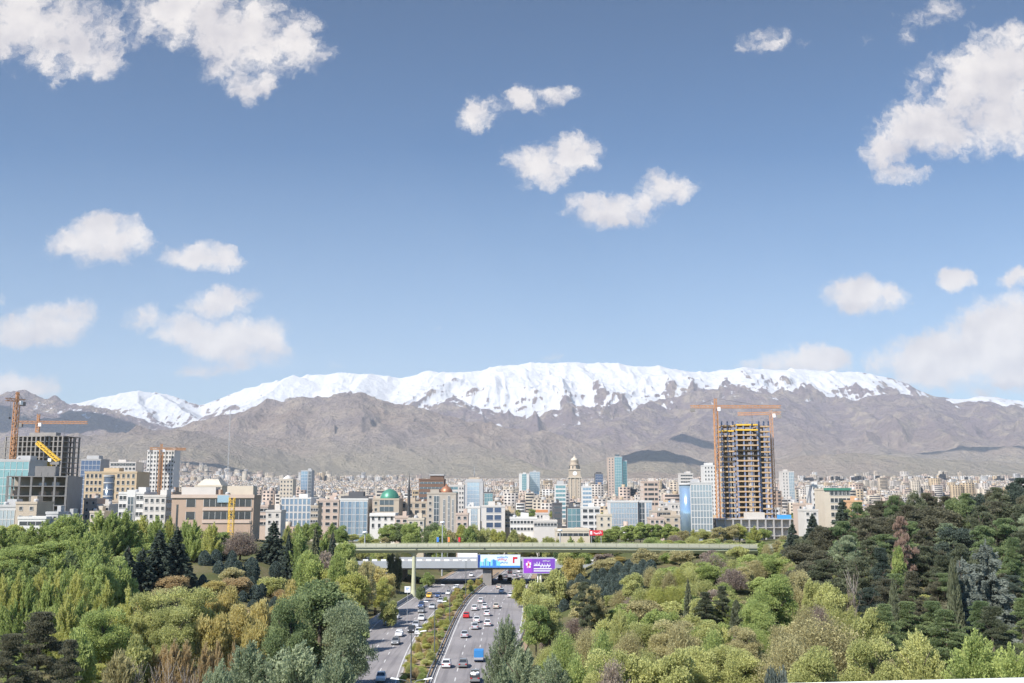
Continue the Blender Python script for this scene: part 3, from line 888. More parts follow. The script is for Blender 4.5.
def boards():
    d = 373.4
    # blue and white advertising board hung on the overpass
    a, c = at(477.3, 568, d), at(520.5, 554.5, d)
    w, h = c.x - a.x, c.z - a.z
    root = empty('billboard', (a.x, d, a.z), 0, 'wide blue and white advertising board hung on the overpass front', 'billboard')
    MB().box(0, w, .05, .45, 0, h).build('frame', STEEL, root)
    panel(root, 'poster', .15, w - .15, .15, h - .15, .03, INK['ltblue'])
    panel(root, 'poster_side_strip', .15, w * .07, .15, h - .15, .005, INK['navy'])  # navy strip down the left edge of the poster
    b = MB()
    for i in range(11):      # a crowd of blue shapes over a navy foot band
        g = random.Random(i + 3); x = w * (.06 + .042 * i); hh = h * g.uniform(.35, .86)
        b.mat(g.choice([0, 1, 1, 2])).box(x, x + w * g.uniform(.03, .06), -.035, -.005, .3, hh)
    b.build('picture', [INK['sky'], INK['cyan'], INK['blue']], root)
    panel(root, 'foot_band', w * .07, w - .15, .15, h * .17, -.04, INK['blue'])
    b = MB(); script_word(b, w * .45, h * .78, w * .26, h * .12, 0, 5, 0); script_word(b, w * .45, h * .58, w * .24, h * .18, 0, 8, 1); script_word(b, w * .47, h * .38, w * .24, h * .16, 0, 11, 0)
    b.build('lettering', [INK['blue'], INK['red']], root)
    b = MB(); b.box(w * .82, w * .93, -.03, 0, h * .66, h * .82); b.box(w * .82, w * .86, -.03, 0, h * .36, h * .66)
    b.build('emblem', INK['red'], root)
    # white grey board behind, left of it
    a, c = at(457.5, 564, 399.2), at(477.5, 553, 399.2); w, h = c.x - a.x, c.z - a.z
    root = empty('billboard', (a.x, 399.2, a.z), 0, 'pale grey and white board standing left of the blue board', 'billboard')
    MB().box(0, w, .05, .4, -.2, h).build('frame', STEEL, root); panel(root, 'poster', .1, w - .1, .1, h - .1, .04, INK['white'])
    b = MB(); b.box(w * .7, w * .95, -.02, .01, h * .12, h * .3); b.box(w * .1, w * .6, -.02, .01, h * .15, h * .22); b.build('picture', DARKSTEEL, root)
    # purple billboard on its own mast
    d = 300.0
    a, c = at(523, 573.6, d), at(555.5, 558.2, d); w, h = c.x - a.x, c.z - a.z
    root = empty('billboard', ((a.x + c.x) / 2, d, tz((a.x + c.x) / 2, d)), R(2), 'purple billboard with white lettering on a pale mast beside the right carriageway', 'billboard')
    z0 = a.z - root.location.z
    fr = MB().box(-w / 2, w / 2, .05, .6, z0, z0 + h).build('frame', mat('lilac_frame', (.42, .36, .52), .6), root)
    panel(root, 'poster', -w / 2 + .2, w / 2 - .2, z0 + .2, z0 + h - .2, .04, INK['purple'])
    panel(root, 'poster_band', -w / 2 + .2, -w * .22, z0 + .2, z0 + h - .2, .012, INK['violet'])
    b = MB()
    script_word(b, -w * .17, z0 + h * .50, w * .52, h * .26, -.01, 21, 0)
    script_word(b, .1 * w, z0 + h * .80, w * .24, h * .08, -.01, 4, 0)
    b.box(-w * .17, w * .38, -.05, -.02, z0 + h * .28, z0 + h * .345); b.box(-w * .17, w * .40, -.05, -.02, z0 + h * .14, z0 + h * .205)
    b.build('lettering', INK['white'], root)
    b = MB()
    for i in range(5):
        an = i * 1.257 + .4; cx_, cz_ = -w * .33 + math.cos(an) * w * .055, z0 + h * .58 + math.sin(an) * h * .16
        b.mat(i % 2).box(cx_ - w * .026, cx_ + w * .026, -.045, -.02, cz_ - h * .08, cz_ + h * .08)
    b.mat(2).box(-w * .345, -w * .30, -.06, -.045, z0 + h * .5, z0 + h * .66)
    b.build('emblem', [INK['white'], INK['pink'], INK['red']], root)
    pw = mat('pale_mast', (.62, .57, .45), .7)
    MB().lathe((.05 * w, .8, 0), [(.42, -.5), (.36, z0 + h * .9)], 12).build('mast', pw, root)
    MB().lathe((-.04 * w, .8, 0), [(.22, -.5), (.2, z0 + .5)], 10).build('brace_post', WHITE, root)
    # red sign board by the town edge
    d = 420
    a, c = at(589.5, 535.5, d), at(603, 530.2, d); w, h = c.x - a.x, c.z - a.z
    root = empty('sign_board', (a.x, d, tz(a.x, d)), 0, 'red sign board with white lettering by the town edge right of the overpass', 'sign')
    z0 = a.z - root.location.z
    panel(root, 'panel', 0, w, z0, z0 + h, 0, INK['red'], .12)
    b = MB(); script_word(b, w * .3, z0 + h * .42, w * .6, h * .4, -.13, 17, 0); b.box(w * .06, w * .2, -.16, -.13, z0 + h * .2, z0 + h * .8); b.build('lettering', INK['white'], root)
    for x in (w * .15, w * .85):
        MB().box(x - .1, x + .1, .005, .2, -.3, z0 + h * .9).build('post', STEEL, root)
    # small road sign by the left barrier
    d = 262.0
    a = at(407.5, 592.5, d)
    root = empty('road_sign', (a.x, d, tz(a.x, d)), 0, 'small white road sign on a post beside the left barrier', 'sign')
    z0 = a.z - root.location.z
    MB().box(-.75, .75, -.06, 0, z0, z0 + 1.55).build('panel', WHITE, root)
    b = MB(); b.box(-.45, .45, -.08, -.06, z0 + 1.0, z0 + 1.2); b.box(-.45, .2, -.08, -.06, z0 + .6, z0 + .75); b.build('lettering', INK['blue'], root)
    MB().lathe((0, .05, 0), [(.06, -.3), (.05, z0 + 1.2)], 8).build('post', STEEL, root)
boards()

# ------------------------------------------------------------------ street lamps along the median
def lamp(px, pytop, d, label):
    p = at(px, pytop, d)
    root = empty('street_lamp', (p.x, d, .3), 0, label, 'street lamp')
    H = p.z - .3
    g = mat('lamp_post_grey', (.13, .14, .14), .5, .3)
    MB().lathe((0, 0, 0), [(.24, 0), (.22, .6), (.13, .7), (.10, H * .6), (.07, H)], 10).build('pole', g, root)
    for s in (-1, 1):
        arm = MB().tube([(0, 0, H - .4), (s * .6, 0, H + .1), (s * 1.4, 0, H + .24)], .045, 6).build('arm', g, root)
        hd = MB()
        hd.add([(s * 1.3, -.15, H + .20), (s * 2.3, -.18, H + .32), (s * 2.3, .18, H + .32), (s * 1.3, .15, H + .20), (s * 1.4, -.09, H + .30), (s * 2.2, -.11, H + .42), (s * 2.2, .11, H + .42), (s * 1.4, .09, H + .30)],
               [(0, 1, 2, 3), (4, 7, 6, 5), (0, 4, 5, 1), (1, 5, 6, 2), (2, 6, 7, 3), (3, 7, 4, 0)])
        hd.build('lamp_head', WHITE, root)
for px, py, d, l in [(411.5, 681.5, 113, 'nearest double armed street lamp in the median, its white heads at the picture bottom'), (411.5, 633, 158, 'double armed grey street lamp in the median below the white van'), (435, 603, 203, 'double armed street lamp in the median above the yellow bushes'), (450, 586, 262, 'double armed street lamp in the median nearest this side of the footbridge'), (466, 560.5, 322, 'double armed street lamp in the median under the footbridge')]:
    lamp(px, py, d, l)
for px, py, d, l in [(442.5, 523, 420, 'tall pale light mast rising behind the footbridge near the flags'), (560, 531, 420, 'tall light mast behind the footbridge near the red sign'), (365, 533, 410, 'light mast left of the tall one behind the footbridge')]:
    p = at(px, py, d); zg = tz(p.x, d)
    root = empty('light_mast', (p.x, d, zg), 0, l, 'light mast')
    MB().lathe((0, 0, 0), [(.35, -.3), (.3, 1), (.2, (p.z - zg))], 10).build('pole', STEEL, root)
    MB().lathe((0, 0, p.z - zg), [(.2, -.2), (1.0, .1), (1.0, .5), (.3, .7)], 10).build('lamp_crown', WHITE, root)
for px, c, l in [(436.5, 'blue', 'blue flag on a pole behind the footbridge, left of the three'), (447.5, 'orange', 'yellow and blue flag on a pole behind the footbridge, middle one'), (458, 'red', 'red flag on a pole behind the footbridge, right of the three')]:
    d = 400.0; p = at(px, 537, d); zg = 8.0
    root = empty('flag_pole', (p.x, d, zg), 0, l, 'flag')
    MB().lathe((0, 0, 0), [(.08, -.2), (.05, p.z - zg)], 8).build('pole', STEEL, root)
    b = MB(); H = p.z - zg
    for i in range(6):
        for s in (0,):
            y0, y1 = .15 * math.sin(i * 1.1), .15 * math.sin((i + 1) * 1.1)
            b.add([(i * .16 + .06, y0, H - 1.9), (i * .16 + .22, y1, H - 1.9), (i * .16 + .22, y1, H - .1), (i * .16 + .06, y0, H - .1), (i * .16 + .06, y0 + .02, H - 1.9), (i * .16 + .22, y1 + .02, H - 1.9), (i * .16 + .22, y1 + .02, H - .1), (i * .16 + .06, y0 + .02, H - .1)],
                  [(0, 1, 2, 3), (7, 6, 5, 4), (0, 4, 5, 1), (3, 2, 6, 7)])
    b.build('flag_cloth', INK[c], root)

# ------------------------------------------------------------------ the footbridge the picture is taken from: its white rail shows at the lower right
def viewing_rail():
    a, c = at(700, 685.5, 1.9), at(1130, 675.2, 1.9)
    root = empty('viewing_rail', (0, 1.9, 30.4), 0, 'white handrail of the viewing footbridge crossing the lower right corner', 'handrail')
    u = (c - a); a2, c2 = a - u * .6, c + u * .6
    o = Vector((0, 1.9, 30.4))
    MB().tube([a2 - o - Vector((0, 0, .035)), c2 - o - Vector((0, 0, .035))], .035, 14).build('top_rail', WHITE, root, smooth=True)
    for t in (0.02, .34, .66, .98):
        p = a2 + (c2 - a2) * t - o
        MB().box(p.x - .02, p.x + .02, p.y - .02, p.y + .02, .0, p.z - .05).build('post', WHITE, root)
    for z in (.35, .7, 1.0):
        MB().tube([(a2.x, 0, z - .02), (c2.x, 0, z + .02)], .012, 8).build('lower_rail', WHITE, root)
    MB().box(-5, 5, -4.5, .25, -.3, -.003).build('deck_edge', STEEL, root)
viewing_rail()

# path, lawn and low wall at the lower left
def left_path():
    pts = [gp(60, 690, 4), gp(120, 682, 4), gp(170, 677, 4), gp(215, 673, 4)]
    def ribbon(off0, off1, dz, name, m):
        V = []
        ps = np.array([(p.x, p.y) for p in pts]); xs = np.linspace(ps[0, 0], ps[-1, 0], 24); ys = np.interp(xs, ps[:, 0], ps[:, 1])
        for o in (off0, (off0 + off1) / 2, off1):
            z = terrain(xs, ys + o) + dz
            V.append(np.stack([xs, ys + o, z], -1))
        V = np.stack(V, 0)
        tag(link(name, np_mesh(name, V.reshape(-1, 3), grid_faces(3, 24), m)), kind='structure')
        return xs, ys
    ribbon(0, 2.6, .12, 'path', mat('path_paving', (.34, .31, .31), .9, var=.15))
    ribbon(4.0, 14, .10, 'lawn', mat('lawn_grass', (.17, .20, .05), .95, var=.3, scale=.8))
    xs, ys = ribbon(3.0, 3.1, .05, 'path_edge', CONC)
    b = MB()
    for i in range(len(xs) - 1):
        b.bar((xs[i], ys[i] - .3, tz(xs[i], ys[i]) + .35), (xs[i + 1], ys[i + 1] - .3, tz(xs[i + 1], ys[i + 1]) + .35), .3, .9)
    tag(b.build('low_wall', CONC), 'low pale concrete wall along the path in the lower left', 'wall')
left_path()
# ------------------------------------------------------------------ the town
WALL = {n: mat('wall_' + n, c, .85, var=.10, scale=.25) for n, c in dict(
    white=(0.585, 0.563, 0.525), cream=(0.516, 0.447, 0.353), beige=(0.430, 0.357, 0.275), pinkish=(0.482, 0.378, 0.310), grey=(.36, .345, .33), brown=(.17, .105, .075),
    brick=(0.404, 0.292, 0.219), tan=(0.482, 0.370, 0.241), palegrey=(0.430, 0.421, 0.408), greige=(.40, .35, .29), offwhite=(0.533, 0.494, 0.447), dark=(.10, .10, .105)).items()}
def glassm(n, col, rough=.16, metal=.55):
    return mat('glass_' + n, col, rough, metal, var=.10, scale=.12, spec=.6)
GL = {'dark': mat('window_glass', (.045, .052, .06), .15, var=.2, scale=.3, spec=.6), 'blue': glassm('blue', (.33, .45, .57)), 'teal': glassm('teal', (.22, .37, .41)), 'sky': glassm('sky', (.52, .62, .71)),
      'smoke': glassm('smoke', (.14, .17, .20)), 'navy': glassm('navy', (.10, .14, .24)), 'grey': glassm('grey', (.40, .46, .52))}
TRIM = mat('window_frame', (.58, .56, .53), .6, var=.05)
COPPER = mat('copper_dome', (.36, .17, .10), .45, .4, var=.15, scale=.5)
GREEN = mat('green_dome', (.07, .22, .15), .4, .2, var=.15, scale=.5)
ORANGE = mat('crane_orange', (.50, .25, .115), .6, var=.12)
YELLOW = mat('crane_yellow', (.74, .46, .06), .6, var=.1)
BLUE = mat('blue_sheet', (.06, .30, .62), .7, var=.15)

WMESH = {}
def window_mesh(w, h, g='dark', framed=True):
    key = (round(w, 2), round(h, 2), g, framed)
    if key not in WMESH:
        b = MB()
        b.mat(0).quad((-w / 2, -.02, 0), (w / 2, -.02, 0), (w / 2, -.02, h), (-w / 2, -.02, h))
        if framed:
            t = .10
            b.mat(1)
            b.box(-w / 2 - t, -w / 2, -.14, .0, -t, h + t); b.box(w / 2, w / 2 + t, -.14, .0, -t, h + t)
            b.box(-w / 2, w / 2, -.14, .0, h, h + t); b.box(-w / 2 - .12, w / 2 + .12, -.22, .0, -t - .06, -t) ; b.box(-w / 2, w / 2, -.14, 0, -t, 0)
        WMESH[key] = b.mesh('window', [GL[g], TRIM])
    return WMESH[key]
FOOT = []   # footprints (x0, x1, y0, y1, photo x0, x1, ytop)
class Bld:
    """a building placed so that its front spans photo columns x0..x1 with its roof line at ytop, d metres north"""
    def __init__(s, label, x0, x1, ytop, d, depth, wall, name='apartment_block', cat='building', yaw=0, group=None, parapet=True, body=True, roofstuff=True):
        a, c = at(x0, ytop, d), at(x1, ytop, d)
        s.w = c.x - a.x; s.d = d; s.depth = depth
        xc = (a.x + c.x) / 2
        zb = tz(xc, d) - 1.0
        s.H = a.z - zb; s.zb = zb
        s.root = empty(name, (xc, d, zb), R(yaw), label, cat, group)
        s.wall = wall
        s.zvis = max(0, at(xc, 532, d).z - zb - 2) if False else max(0.0, CAM_Z - (533 - 497) / 1000 * d - zb)
        FOOT.append((a.x - 6, c.x + 6, d - 4, d + depth + 6, x0, x1, ytop))
        if body:
            s.box('wall', -s.w / 2, s.w / 2, 0, depth, 0, s.H, wall)
            if parapet:
                t = .4; b = MB(); o = .18
                b.box(-s.w / 2 - o, s.w / 2 + o, -o, t, s.H, s.H + .9); b.box(-s.w / 2 - o, s.w / 2 + o, depth - t, depth + o, s.H, s.H + .9)
                b.box(-s.w / 2 - o, -s.w / 2 + t, t, depth - t, s.H, s.H + .9); b.box(s.w / 2 - t, s.w / 2 + o, t, depth - t, s.H, s.H + .9)
                b.build('parapet', wall, s.root)
            if roofstuff:
                g = random.Random(int(x0 * 7 + d))
                rx = g.uniform(-.2, .25) * s.w
                s.box('roof_house', rx - s.w * .14, rx + s.w * .16, depth * .4, depth * .75, s.H, s.H + 3.0, wall)
                if g.random() < .7:
                    MB().lathe((g.uniform(-.35, .35) * s.w, depth * .3, s.H), [(.8, 0), (.9, .1), (.9, 1.7), (.5, 2.0)], 10).build('water_tank', WALL['palegrey'], s.root)
    def box(s, name, x0, x1, y0, y1, z0, z1, m):
        return MB().box(x0, x1, y0, y1, z0, z1).build(name, m, s.root)
    def grid(s, cols, fh=3.5, ww=1.4, wh=1.7, x0=None, x1=None, z0=None, z1=None, g='dark', y=0, framed=True, side=None, off=1.1, limit=96):
        """a grid of single windows on the front (or on a side: -1 west, 1 east)"""
        x0 = -s.w / 2 if x0 is None else x0; x1 = s.w / 2 if x1 is None else x1
        if side: x0, x1 = 0, s.depth
        z1 = s.H if z1 is None else z1; z0 = s.zvis if z0 is None else max(z0, 0)
        nf = max(1, int((z1 - z0) / fh))
        while nf * cols > limit: nf -= 1
        me = window_mesh(ww, wh, g, framed)
        for i in range(nf):
            z = z1 - (i + 1) * fh + off
            if z < .3: break
            for j in range(cols):
                x = x0 + (x1 - x0) * (j + .5) / cols
                if side:
                    link('window', me, s.root, (side * (s.w / 2), x, z), R(90) if side > 0 else R(-90))
                else:
                    link('window', me, s.root, (x, y, z))
        return s
    def bands(s, fh=3.5, bh=1.8, x0=None, x1=None, z0=None, z1=None, g='dark', y=0, side=None, off=.9, name='ribbon_window', mull=2.4):
        x0 = -s.w / 2 + .6 if x0 is None else x0; x1 = s.w / 2 - .6 if x1 is None else x1
        if side: x0, x1 = .6, s.depth - .6
        z1 = s.H if z1 is None else z1; z0 = s.zvis if z0 is None else z0
        for i in range(max(1, int((z1 - z0) / fh))):
            z = z1 - (i + 1) * fh + off
            if z < .3: break
            b = MB()
            b.mat(0)
            if side: X = side * s.w / 2; b.box(min(X, X + side * .05), max(X, X + side * .05), x0, x1, z, z + bh)
            else: b.box(x0, x1, y - .05, y, z, z + bh)
            b.mat(1); n = max(1, int((x1 - x0) / mull))
            for j in range(n + 1):
                x = x0 + (x1 - x0) * j / n
                if side: b.box(min(X + side * .051, X + side * .13), max(X + side * .051, X + side * .13), x - .06, x + .06, z, z + bh)
                else: b.box(x - .06, x + .06, y - .13, y - .051, z, z + bh)
            b.build(name, [GL[g], TRIM], s.root)
        return s
    def curtain(s, g, nx, fh=3.6, x0=None, x1=None, z0=None, z1=None, y=0, m=None, side=None, bar=.16):
        """glazed front with raised mullions"""
        x0 = -s.w / 2 + .3 if x0 is None else x0; x1 = s.w / 2 - .3 if x1 is None else x1
        if side: x0, x1 = .3, s.depth - .3
        z1 = s.H - .3 if z1 is None else z1; z0 = 0.5 if z0 is None else z0
        m = m or TRIM
        b = MB(); c = MB()
        def put(bb, a0, a1, p0, p1, q0, q1):
            if side:
                X = side * s.w / 2; e0, e1 = X - side * p1, X - side * p0
                bb.box(min(e0, e1), max(e0, e1), a0, a1, q0, q1)
            else: bb.box(a0, a1, y + p0, y + p1, q0, q1)
        put(b, x0, x1, -.10, 0, z0, z1)
        for j in range(nx + 1):
            x = x0 + (x1 - x0) * j / nx
            put(c, x - bar / 2, x + bar / 2, -.24, -.102, z0, z1)
        n = int((z1 - z0) / fh)
        for i in range(n + 1):
            z = z1 - i * fh
            put(c, x0, x1, -.20, -.103, z - bar * .7, z + bar * .7)
        gl = b.build('glazing', GL[g], s.root)
        c.build('mullions', m, gl)
        return s
def lathe_part(s, name, x, y, z, prof, m, n=20, smooth=True):
    return MB().lathe((x, y, z), prof, n).build(name, m, s.root, smooth=smooth)

# ---- unfinished frames
def frame_building(label, x0, x1, ytop, d, depth, fh, cols, m, yaw=0, name='unfinished_building', slab_t=.4, skip=0.0, core=True, rows=4, back=None, seed=1):
    s = Bld(label, x0, x1, ytop, d, depth, m, name, 'building', yaw, body=False)
    g = random.Random(seed)
    n = int(s.H / fh)
    sl = MB().box(-s.w / 2, s.w / 2, 0, depth, -slab_t, 0).mesh('floor_slab', m)
    cm = MB().box(-.4, .4, -.4, .4, 0, fh - slab_t - .004).mesh('column', m)
    for i in range(n + 1):
        link('floor_slab', sl, s.root, (0, 0, s.H - i * fh))
    # columns one storey tall merge into full-height pillars
    ch = MB().box(-.4, .4, -.4, .4, 0, s.H - slab_t - .01).mesh('column', m)
    for j in range(cols + 1):
        x = -s.w / 2 + .5 + (s.w - 1) * j / cols
        for y in (.45, depth - .45):
            link('column', ch, s.root, (x, y, 0))
        if j in (0, cols):
            for q in range(1, rows):
                link('column', ch, s.root, (x, depth * q / rows, 0))
    if core:
        s.box('core_wall', -s.w * .22, s.w * .24, depth * .42, depth * .7, 0, s.H + 2.5, m)
    s.n, s.fh = n, fh
    return s

def lattice(b, p, q, w, step, t, diag=True):
    """four-chord lattice girder from p to q"""
    p, q = Vector(p), Vector(q)
    L = (q - p).length; d = (q - p) / L
    up = Vector((0, 0, 1)) if abs(d.z) < .9 else Vector((0, 1, 0))
    x = d.cross(up).normalized() * (w / 2); y = x.cross(d).normalized() * (w / 2)
    cs = [x + y, -x + y, -x - y, x - y]
    for c in cs: b.bar(p + c, q + c, t * 1.15)
    n = max(1, int(L / step))
    for i in range(n):
        a, e = p + d * (L * i / n), p + d * (L * (i + 1) / n)
        for k in range(4):
            b.bar(a + cs[k], e + cs[(k + 1) % 4], t * .7)
            b.bar(a + cs[k], a + cs[(k + 1) % 4], t * .7)
def crane(label, xb, ytop_mast, d, jib_l, jib_r, m, yaw=0, mast_w=2.0, lean=None, jib_rise=0, t=.28, apex=7):
    """tower crane; jib_l / jib_r metres each side of the mast"""
    p = at(xb, ytop_mast, d)
    zb = tz(p.x, d) - .5
    H = p.z - zb
    root = empty('tower_crane', (p.x, d, zb), R(yaw), label, 'crane')
    b = MB(); lattice(b, (0, 0, 0), (0, 0, H), mast_w, mast_w * 1.5, t); b.build('mast', m, root)
    b = MB()
    for sgn, L in ((-1, jib_l), (1, jib_r)):
        if L > 0:
            lattice(b, (sgn * 1.2, 0, H + 1), (sgn * L, 0, H + 1 + jib_rise * sgn), 1.5, 2.2, t * .8)
    b.build('jib', m, root)
    b = MB(); lattice(b, (0, 0, H), (0, 0, H + apex), 1.2, 1.8, t * .8)
    b.build('apex', m, root)
    b = MB()
    for sgn, L in ((-1, jib_l), (1, jib_r)):
        b.bar((0, 0, H + apex), (sgn * L * .7, 0, H + 1.8), .12)
    b.build('tie_rod', DARKSTEEL, root)
    MB().box(.9, 2.6, -1.9, -.8, H - 1.6, H + .6).build('cab', WHITE, root)
    ws = -1 if jib_l < jib_r else 1
    Lw = min(jib_l, jib_r)
    if Lw > 2: MB().box(min(ws * Lw, ws * (Lw - 2.6)), max(ws * Lw, ws * (Lw - 2.6)), -1, 1, H - 2, H + .25).build('counterweight', CONC_D, root)
    Lm = max(jib_l, jib_r); hx = -ws * Lm * .55
    hk = MB(); hk.bar((hx, 0, H), (hx, 0, H - 9), .08); hk.box(hx - .4, hx + .4, -.4, .4, H - 10.2, H - 9); hk.build('hook', DARKSTEEL, root)
    return root

# ================= named buildings, left to right
frame_building('dark unfinished concrete high rise with cranes at the left edge', 2, 66, 436, 600, 18, 3.1, 13, mat('dark_raw_concrete', (.26, .24, .22), .95, var=.25, scale=.4), yaw=-9, seed=2, rows=3)
MB().box(-17.5, 17.5, 7, 7.4, 0, 60).build('rear_wall', MATS['dark_raw_concrete'], bpy.data.objects['unfinished_building'])
for x0, x1, y1 in ((10, 52, 432), (22, 44, 428)):
    pass
s = Bld('stepped dark top storeys of the unfinished high rise at the left edge', 8, 62, 431, 606, 14, MATS['dark_raw_concrete'], 'unfinished_penthouse', 'building', -9, roofstuff=False) if False else None
crane('tall orange tower crane at the far left edge, its jib pointing towards the camera', 17, 402, 585, 7, 5, ORANGE, 60, 2.3, t=.32, apex=6)
crane('orange tower crane with a long level jib above the dark unfinished high rise', 38, 424, 618, 12, 30, ORANGE, 3, 1.8, t=.28, apex=6)
def luffing():
    d = 520.0; p = at(50, 470, d); zb = tz(p.x, d); root = empty('mobile_crane', (p.x, d, zb), 0, 'short yellow crane with a raised jib in front of the dark unfinished high rise', 'crane')
    H = at(50, 460, d).z - zb
    b = MB(); lattice(b, (0, 0, 0), (0, 0, H), 1.8, 2.4, .38); b.build('mast', YELLOW, root)
    b = MB(); lattice(b, (-7.5, 0, H + 9), (4.5, 0, H - .8), 1.6, 2.2, .42); b.build('jib', YELLOW, root)
    MB().box(.2, 4.8, -1.2, 1.2, H - 2.4, H - .9).build('counterweight', CONC_D, root)
    MB().box(-.8, .9, -1.5, 1.5, H - .9, H + .8).build('cab', WHITE, root)
luffing()
s = frame_building('grey unfinished concrete block with open floors and a solid east flank at left', 9, 66, 476, 430, 34, 4.1, 5, CONC_D, yaw=13, seed=4, core=False)
s.box('flank_wall', s.w / 2 - .5, s.w / 2 + .02, .9, 33.1, 0, s.H + .3, mat('cement_render', (.27, .25, .235), .95, var=.15, scale=.3))
s.box('rear_wall', -s.w / 2 + .4, s.w / 2 - .52, 12, 12.4, 0, s.H - .4, WALL['greige'])
for i in range(7):
    b = MB(); g = random.Random(i)
    for k in range(4):
        x = -s.w / 2 + 2 + k * (s.w - 4) / 4
        if g.random() < .75: b.box(x + .3, x + 3.3, 2.6, 2.8, s.H - (i + 1) * 4.1 + .02, s.H - (i + 1) * 4.1 + g.uniform(1.0, 2.4))
    if b.v: b.build('partition', WALL[g.choice(['brick', 'palegrey', 'grey'])], s.root)
s.box('roof_house', -s.w * .12, s.w * .22, 8, 16, s.H, s.H + 4.4, CONC_D)
b = MB()
for k in range(9): b.box(-s.w / 2 + .5 + k * 2.6, -s.w / 2 + .62 + k * 2.6, .4, .52, s.H, s.H + 1.5)
b.build('rebar', DARKSTEEL, s.root)
s = Bld('teal glass office block at the left edge behind the unfinished block', -14, 30, 461, 500, 20, WALL['palegrey'], 'office_block'); s.curtain('teal', 7, 4.0)
s = Bld('low pale building with barred front at the lower left edge', -16, 16, 507, 395, 14, WALL['palegrey'], 'low_building'); s.curtain('grey', 8, 3.5, z1=s.H - 1.2)
s = Bld('plain beige low block beside the barred low building at left', 16, 37, 504, 392, 14, WALL['beige'], 'low_building'); s.grid(2, 3.4, 1.2, 1.3)
s = Bld('white low workshop roof in front of the unfinished grey block', 18, 46, 519, 372, 10, WALL['white'], 'low_building', roofstuff=False); s.bands(3.2, 1.4)
s = Bld('small grey house at the foot of the unfinished grey block', 46, 58, 514, 376, 9, WALL['palegrey'], 'low_building'); s.grid(2, 3.2, 1.0, 1.2)
s = Bld('slate blue glass tower behind the tan block, left of the pale high rise', 81, 101, 460, 760, 16, WALL['grey'], 'office_tower'); s.curtain('navy', 5, 3.6)
s.box('roof_screen', -s.w * .3, s.w * .3, 3, 11, s.H, s.H + 3.5, WALL['palegrey'])
s = Bld('pale high rise with open top storeys behind the tan block', 110, 136, 463, 820, 18, WALL['offwhite'], 'apartment_tower'); s.grid(7, 3.3, 1.9, 1.8, limit=84); s.bands(3.3, 2.2, z0=s.H - 3.6)
s = Bld('tan stone block with a dark curved glass bay in its middle', 85, 137, 473, 560, 20, WALL['tan'], 'office_block')
s.grid(4, 3.7, 1.3, 2.0, x0=-s.w / 2 + .5, x1=-s.w * .16); s.grid(4, 3.7, 1.3, 2.0, x0=s.w * .10, x1=s.w / 2 - .5)
lathe_part(s, 'curved_bay', -s.w * .03, 1.5, 0, [(s.w * .115, 0), (s.w * .115, s.H - 1)], GL['smoke'], 24)
b = MB()
for i in range(7): b.lathe((-s.w * .03, 1.5, s.H - 2 - i * 3.7), [(s.w * .119, 0), (s.w * .119, .7)], 24)
b.build('bay_spandrel', WALL['palegrey'], s.root)
# white twin tower with crane core
for (x0, x1, l) in ((147.5, 160, 'left half of the white twin apartment tower either side of the orange crane'), (163, 174.5, 'right half of the white twin apartment tower either side of the orange crane')):
    s = Bld(l, x0, x1, 451, 820, 15, WALL['white'], 'apartment_tower')
    s.grid(4, 3.4, 1.25, 1.6, limit=64)
    for k in (-1, 1): s.box('pilaster', k * s.w * .27 - .35, k * s.w * .27 + .35, -.5, -.003, 0, s.H + .6, WALL['white'])
crane('orange tower crane standing between the white twin towers', 161.4, 450, 812, 9, 19, ORANGE, 20, 2.8, t=.55, apex=5)
s = Bld('white ornate block with a tall arched centre bay', 119, 144, 494, 440, 16, WALL['white'], 'apartment_block')
s.grid(2, 3.5, 1.3, 1.6, x0=-s.w / 2 + .2, x1=-s.w * .18); s.grid(2, 3.5, 1.3, 1.6, x0=s.w * .2, x1=s.w / 2 - .2)
s.curtain('smoke', 2, 3.5, x0=-s.w * .12, x1=s.w * .12, z1=s.H - 1.2, y=-.3); s.box('centre_bay', -s.w * .17, s.w * .17, -.29, 0, 0, s.H + 1.8, WALL['white'])
s = Bld('cream block with square windows right of the white ornate block', 144, 166, 497, 425, 16, WALL['offwhite'], 'apartment_block'); s.grid(4, 3.3, 1.2, 1.5); s.bands(3.3, 1.3, side=1)
s = Bld('narrow brown fronted house between the cream block and the brick offices', 166, 172, 494, 440, 14, WALL['brick'], 'apartment_block'); s.grid(1, 3.3, 1.2, 1.5)
# brick offices
s = Bld('long brick office block with dark recessed window bands', 172, 254, 497, 410, 11, WALL['brick'], 'office_block')
s.box('stair_slot', -s.w * .44, -s.w * .415, -.06, 0, 2, s.H - 3, GL['dark'])
s.bands(5.0, 3.1, x0=-s.w * .32, x1=-s.w * .21, g='dark', off=1.0); s.bands(5.0, 3.0, x0=-s.w * .11, x1=s.w * .47, g='dark', off=1.1, name='ribbon_window')
s.box('cornice', -s.w * .5 - .25, s.w * .5 + .25, -.5, -.19, s.H - .4, s.H + 1.0, WALL['pinkish'])
s.box('blue_panel', s.w * .06, s.w * .20, -.56, -.503, s.H - 2.2, s.H + .7, GL['blue'])
for zz in (s.H - 5.1, s.H - 10.1): s.box('sill_band', -s.w * .12, s.w * .48, -.35, -.003, zz - .3, zz + .9, WALL['pinkish'])
s.box('upper_storey', -s.w * .42, s.w * .0, 3.5, 10, s.H, s.H + 4.0, WALL['offwhite'])
s.box('upper_storey', s.w * .14, s.w * .46, 3.5, 10, s.H, s.H + 4.5, WALL['cream'])
d = 402.0; p = at(232, 500, d); root = empty('lattice_mast', (p.x, d, tz(p.x, d)), 0, 'yellow lattice mast in front of the brick office block', 'mast')
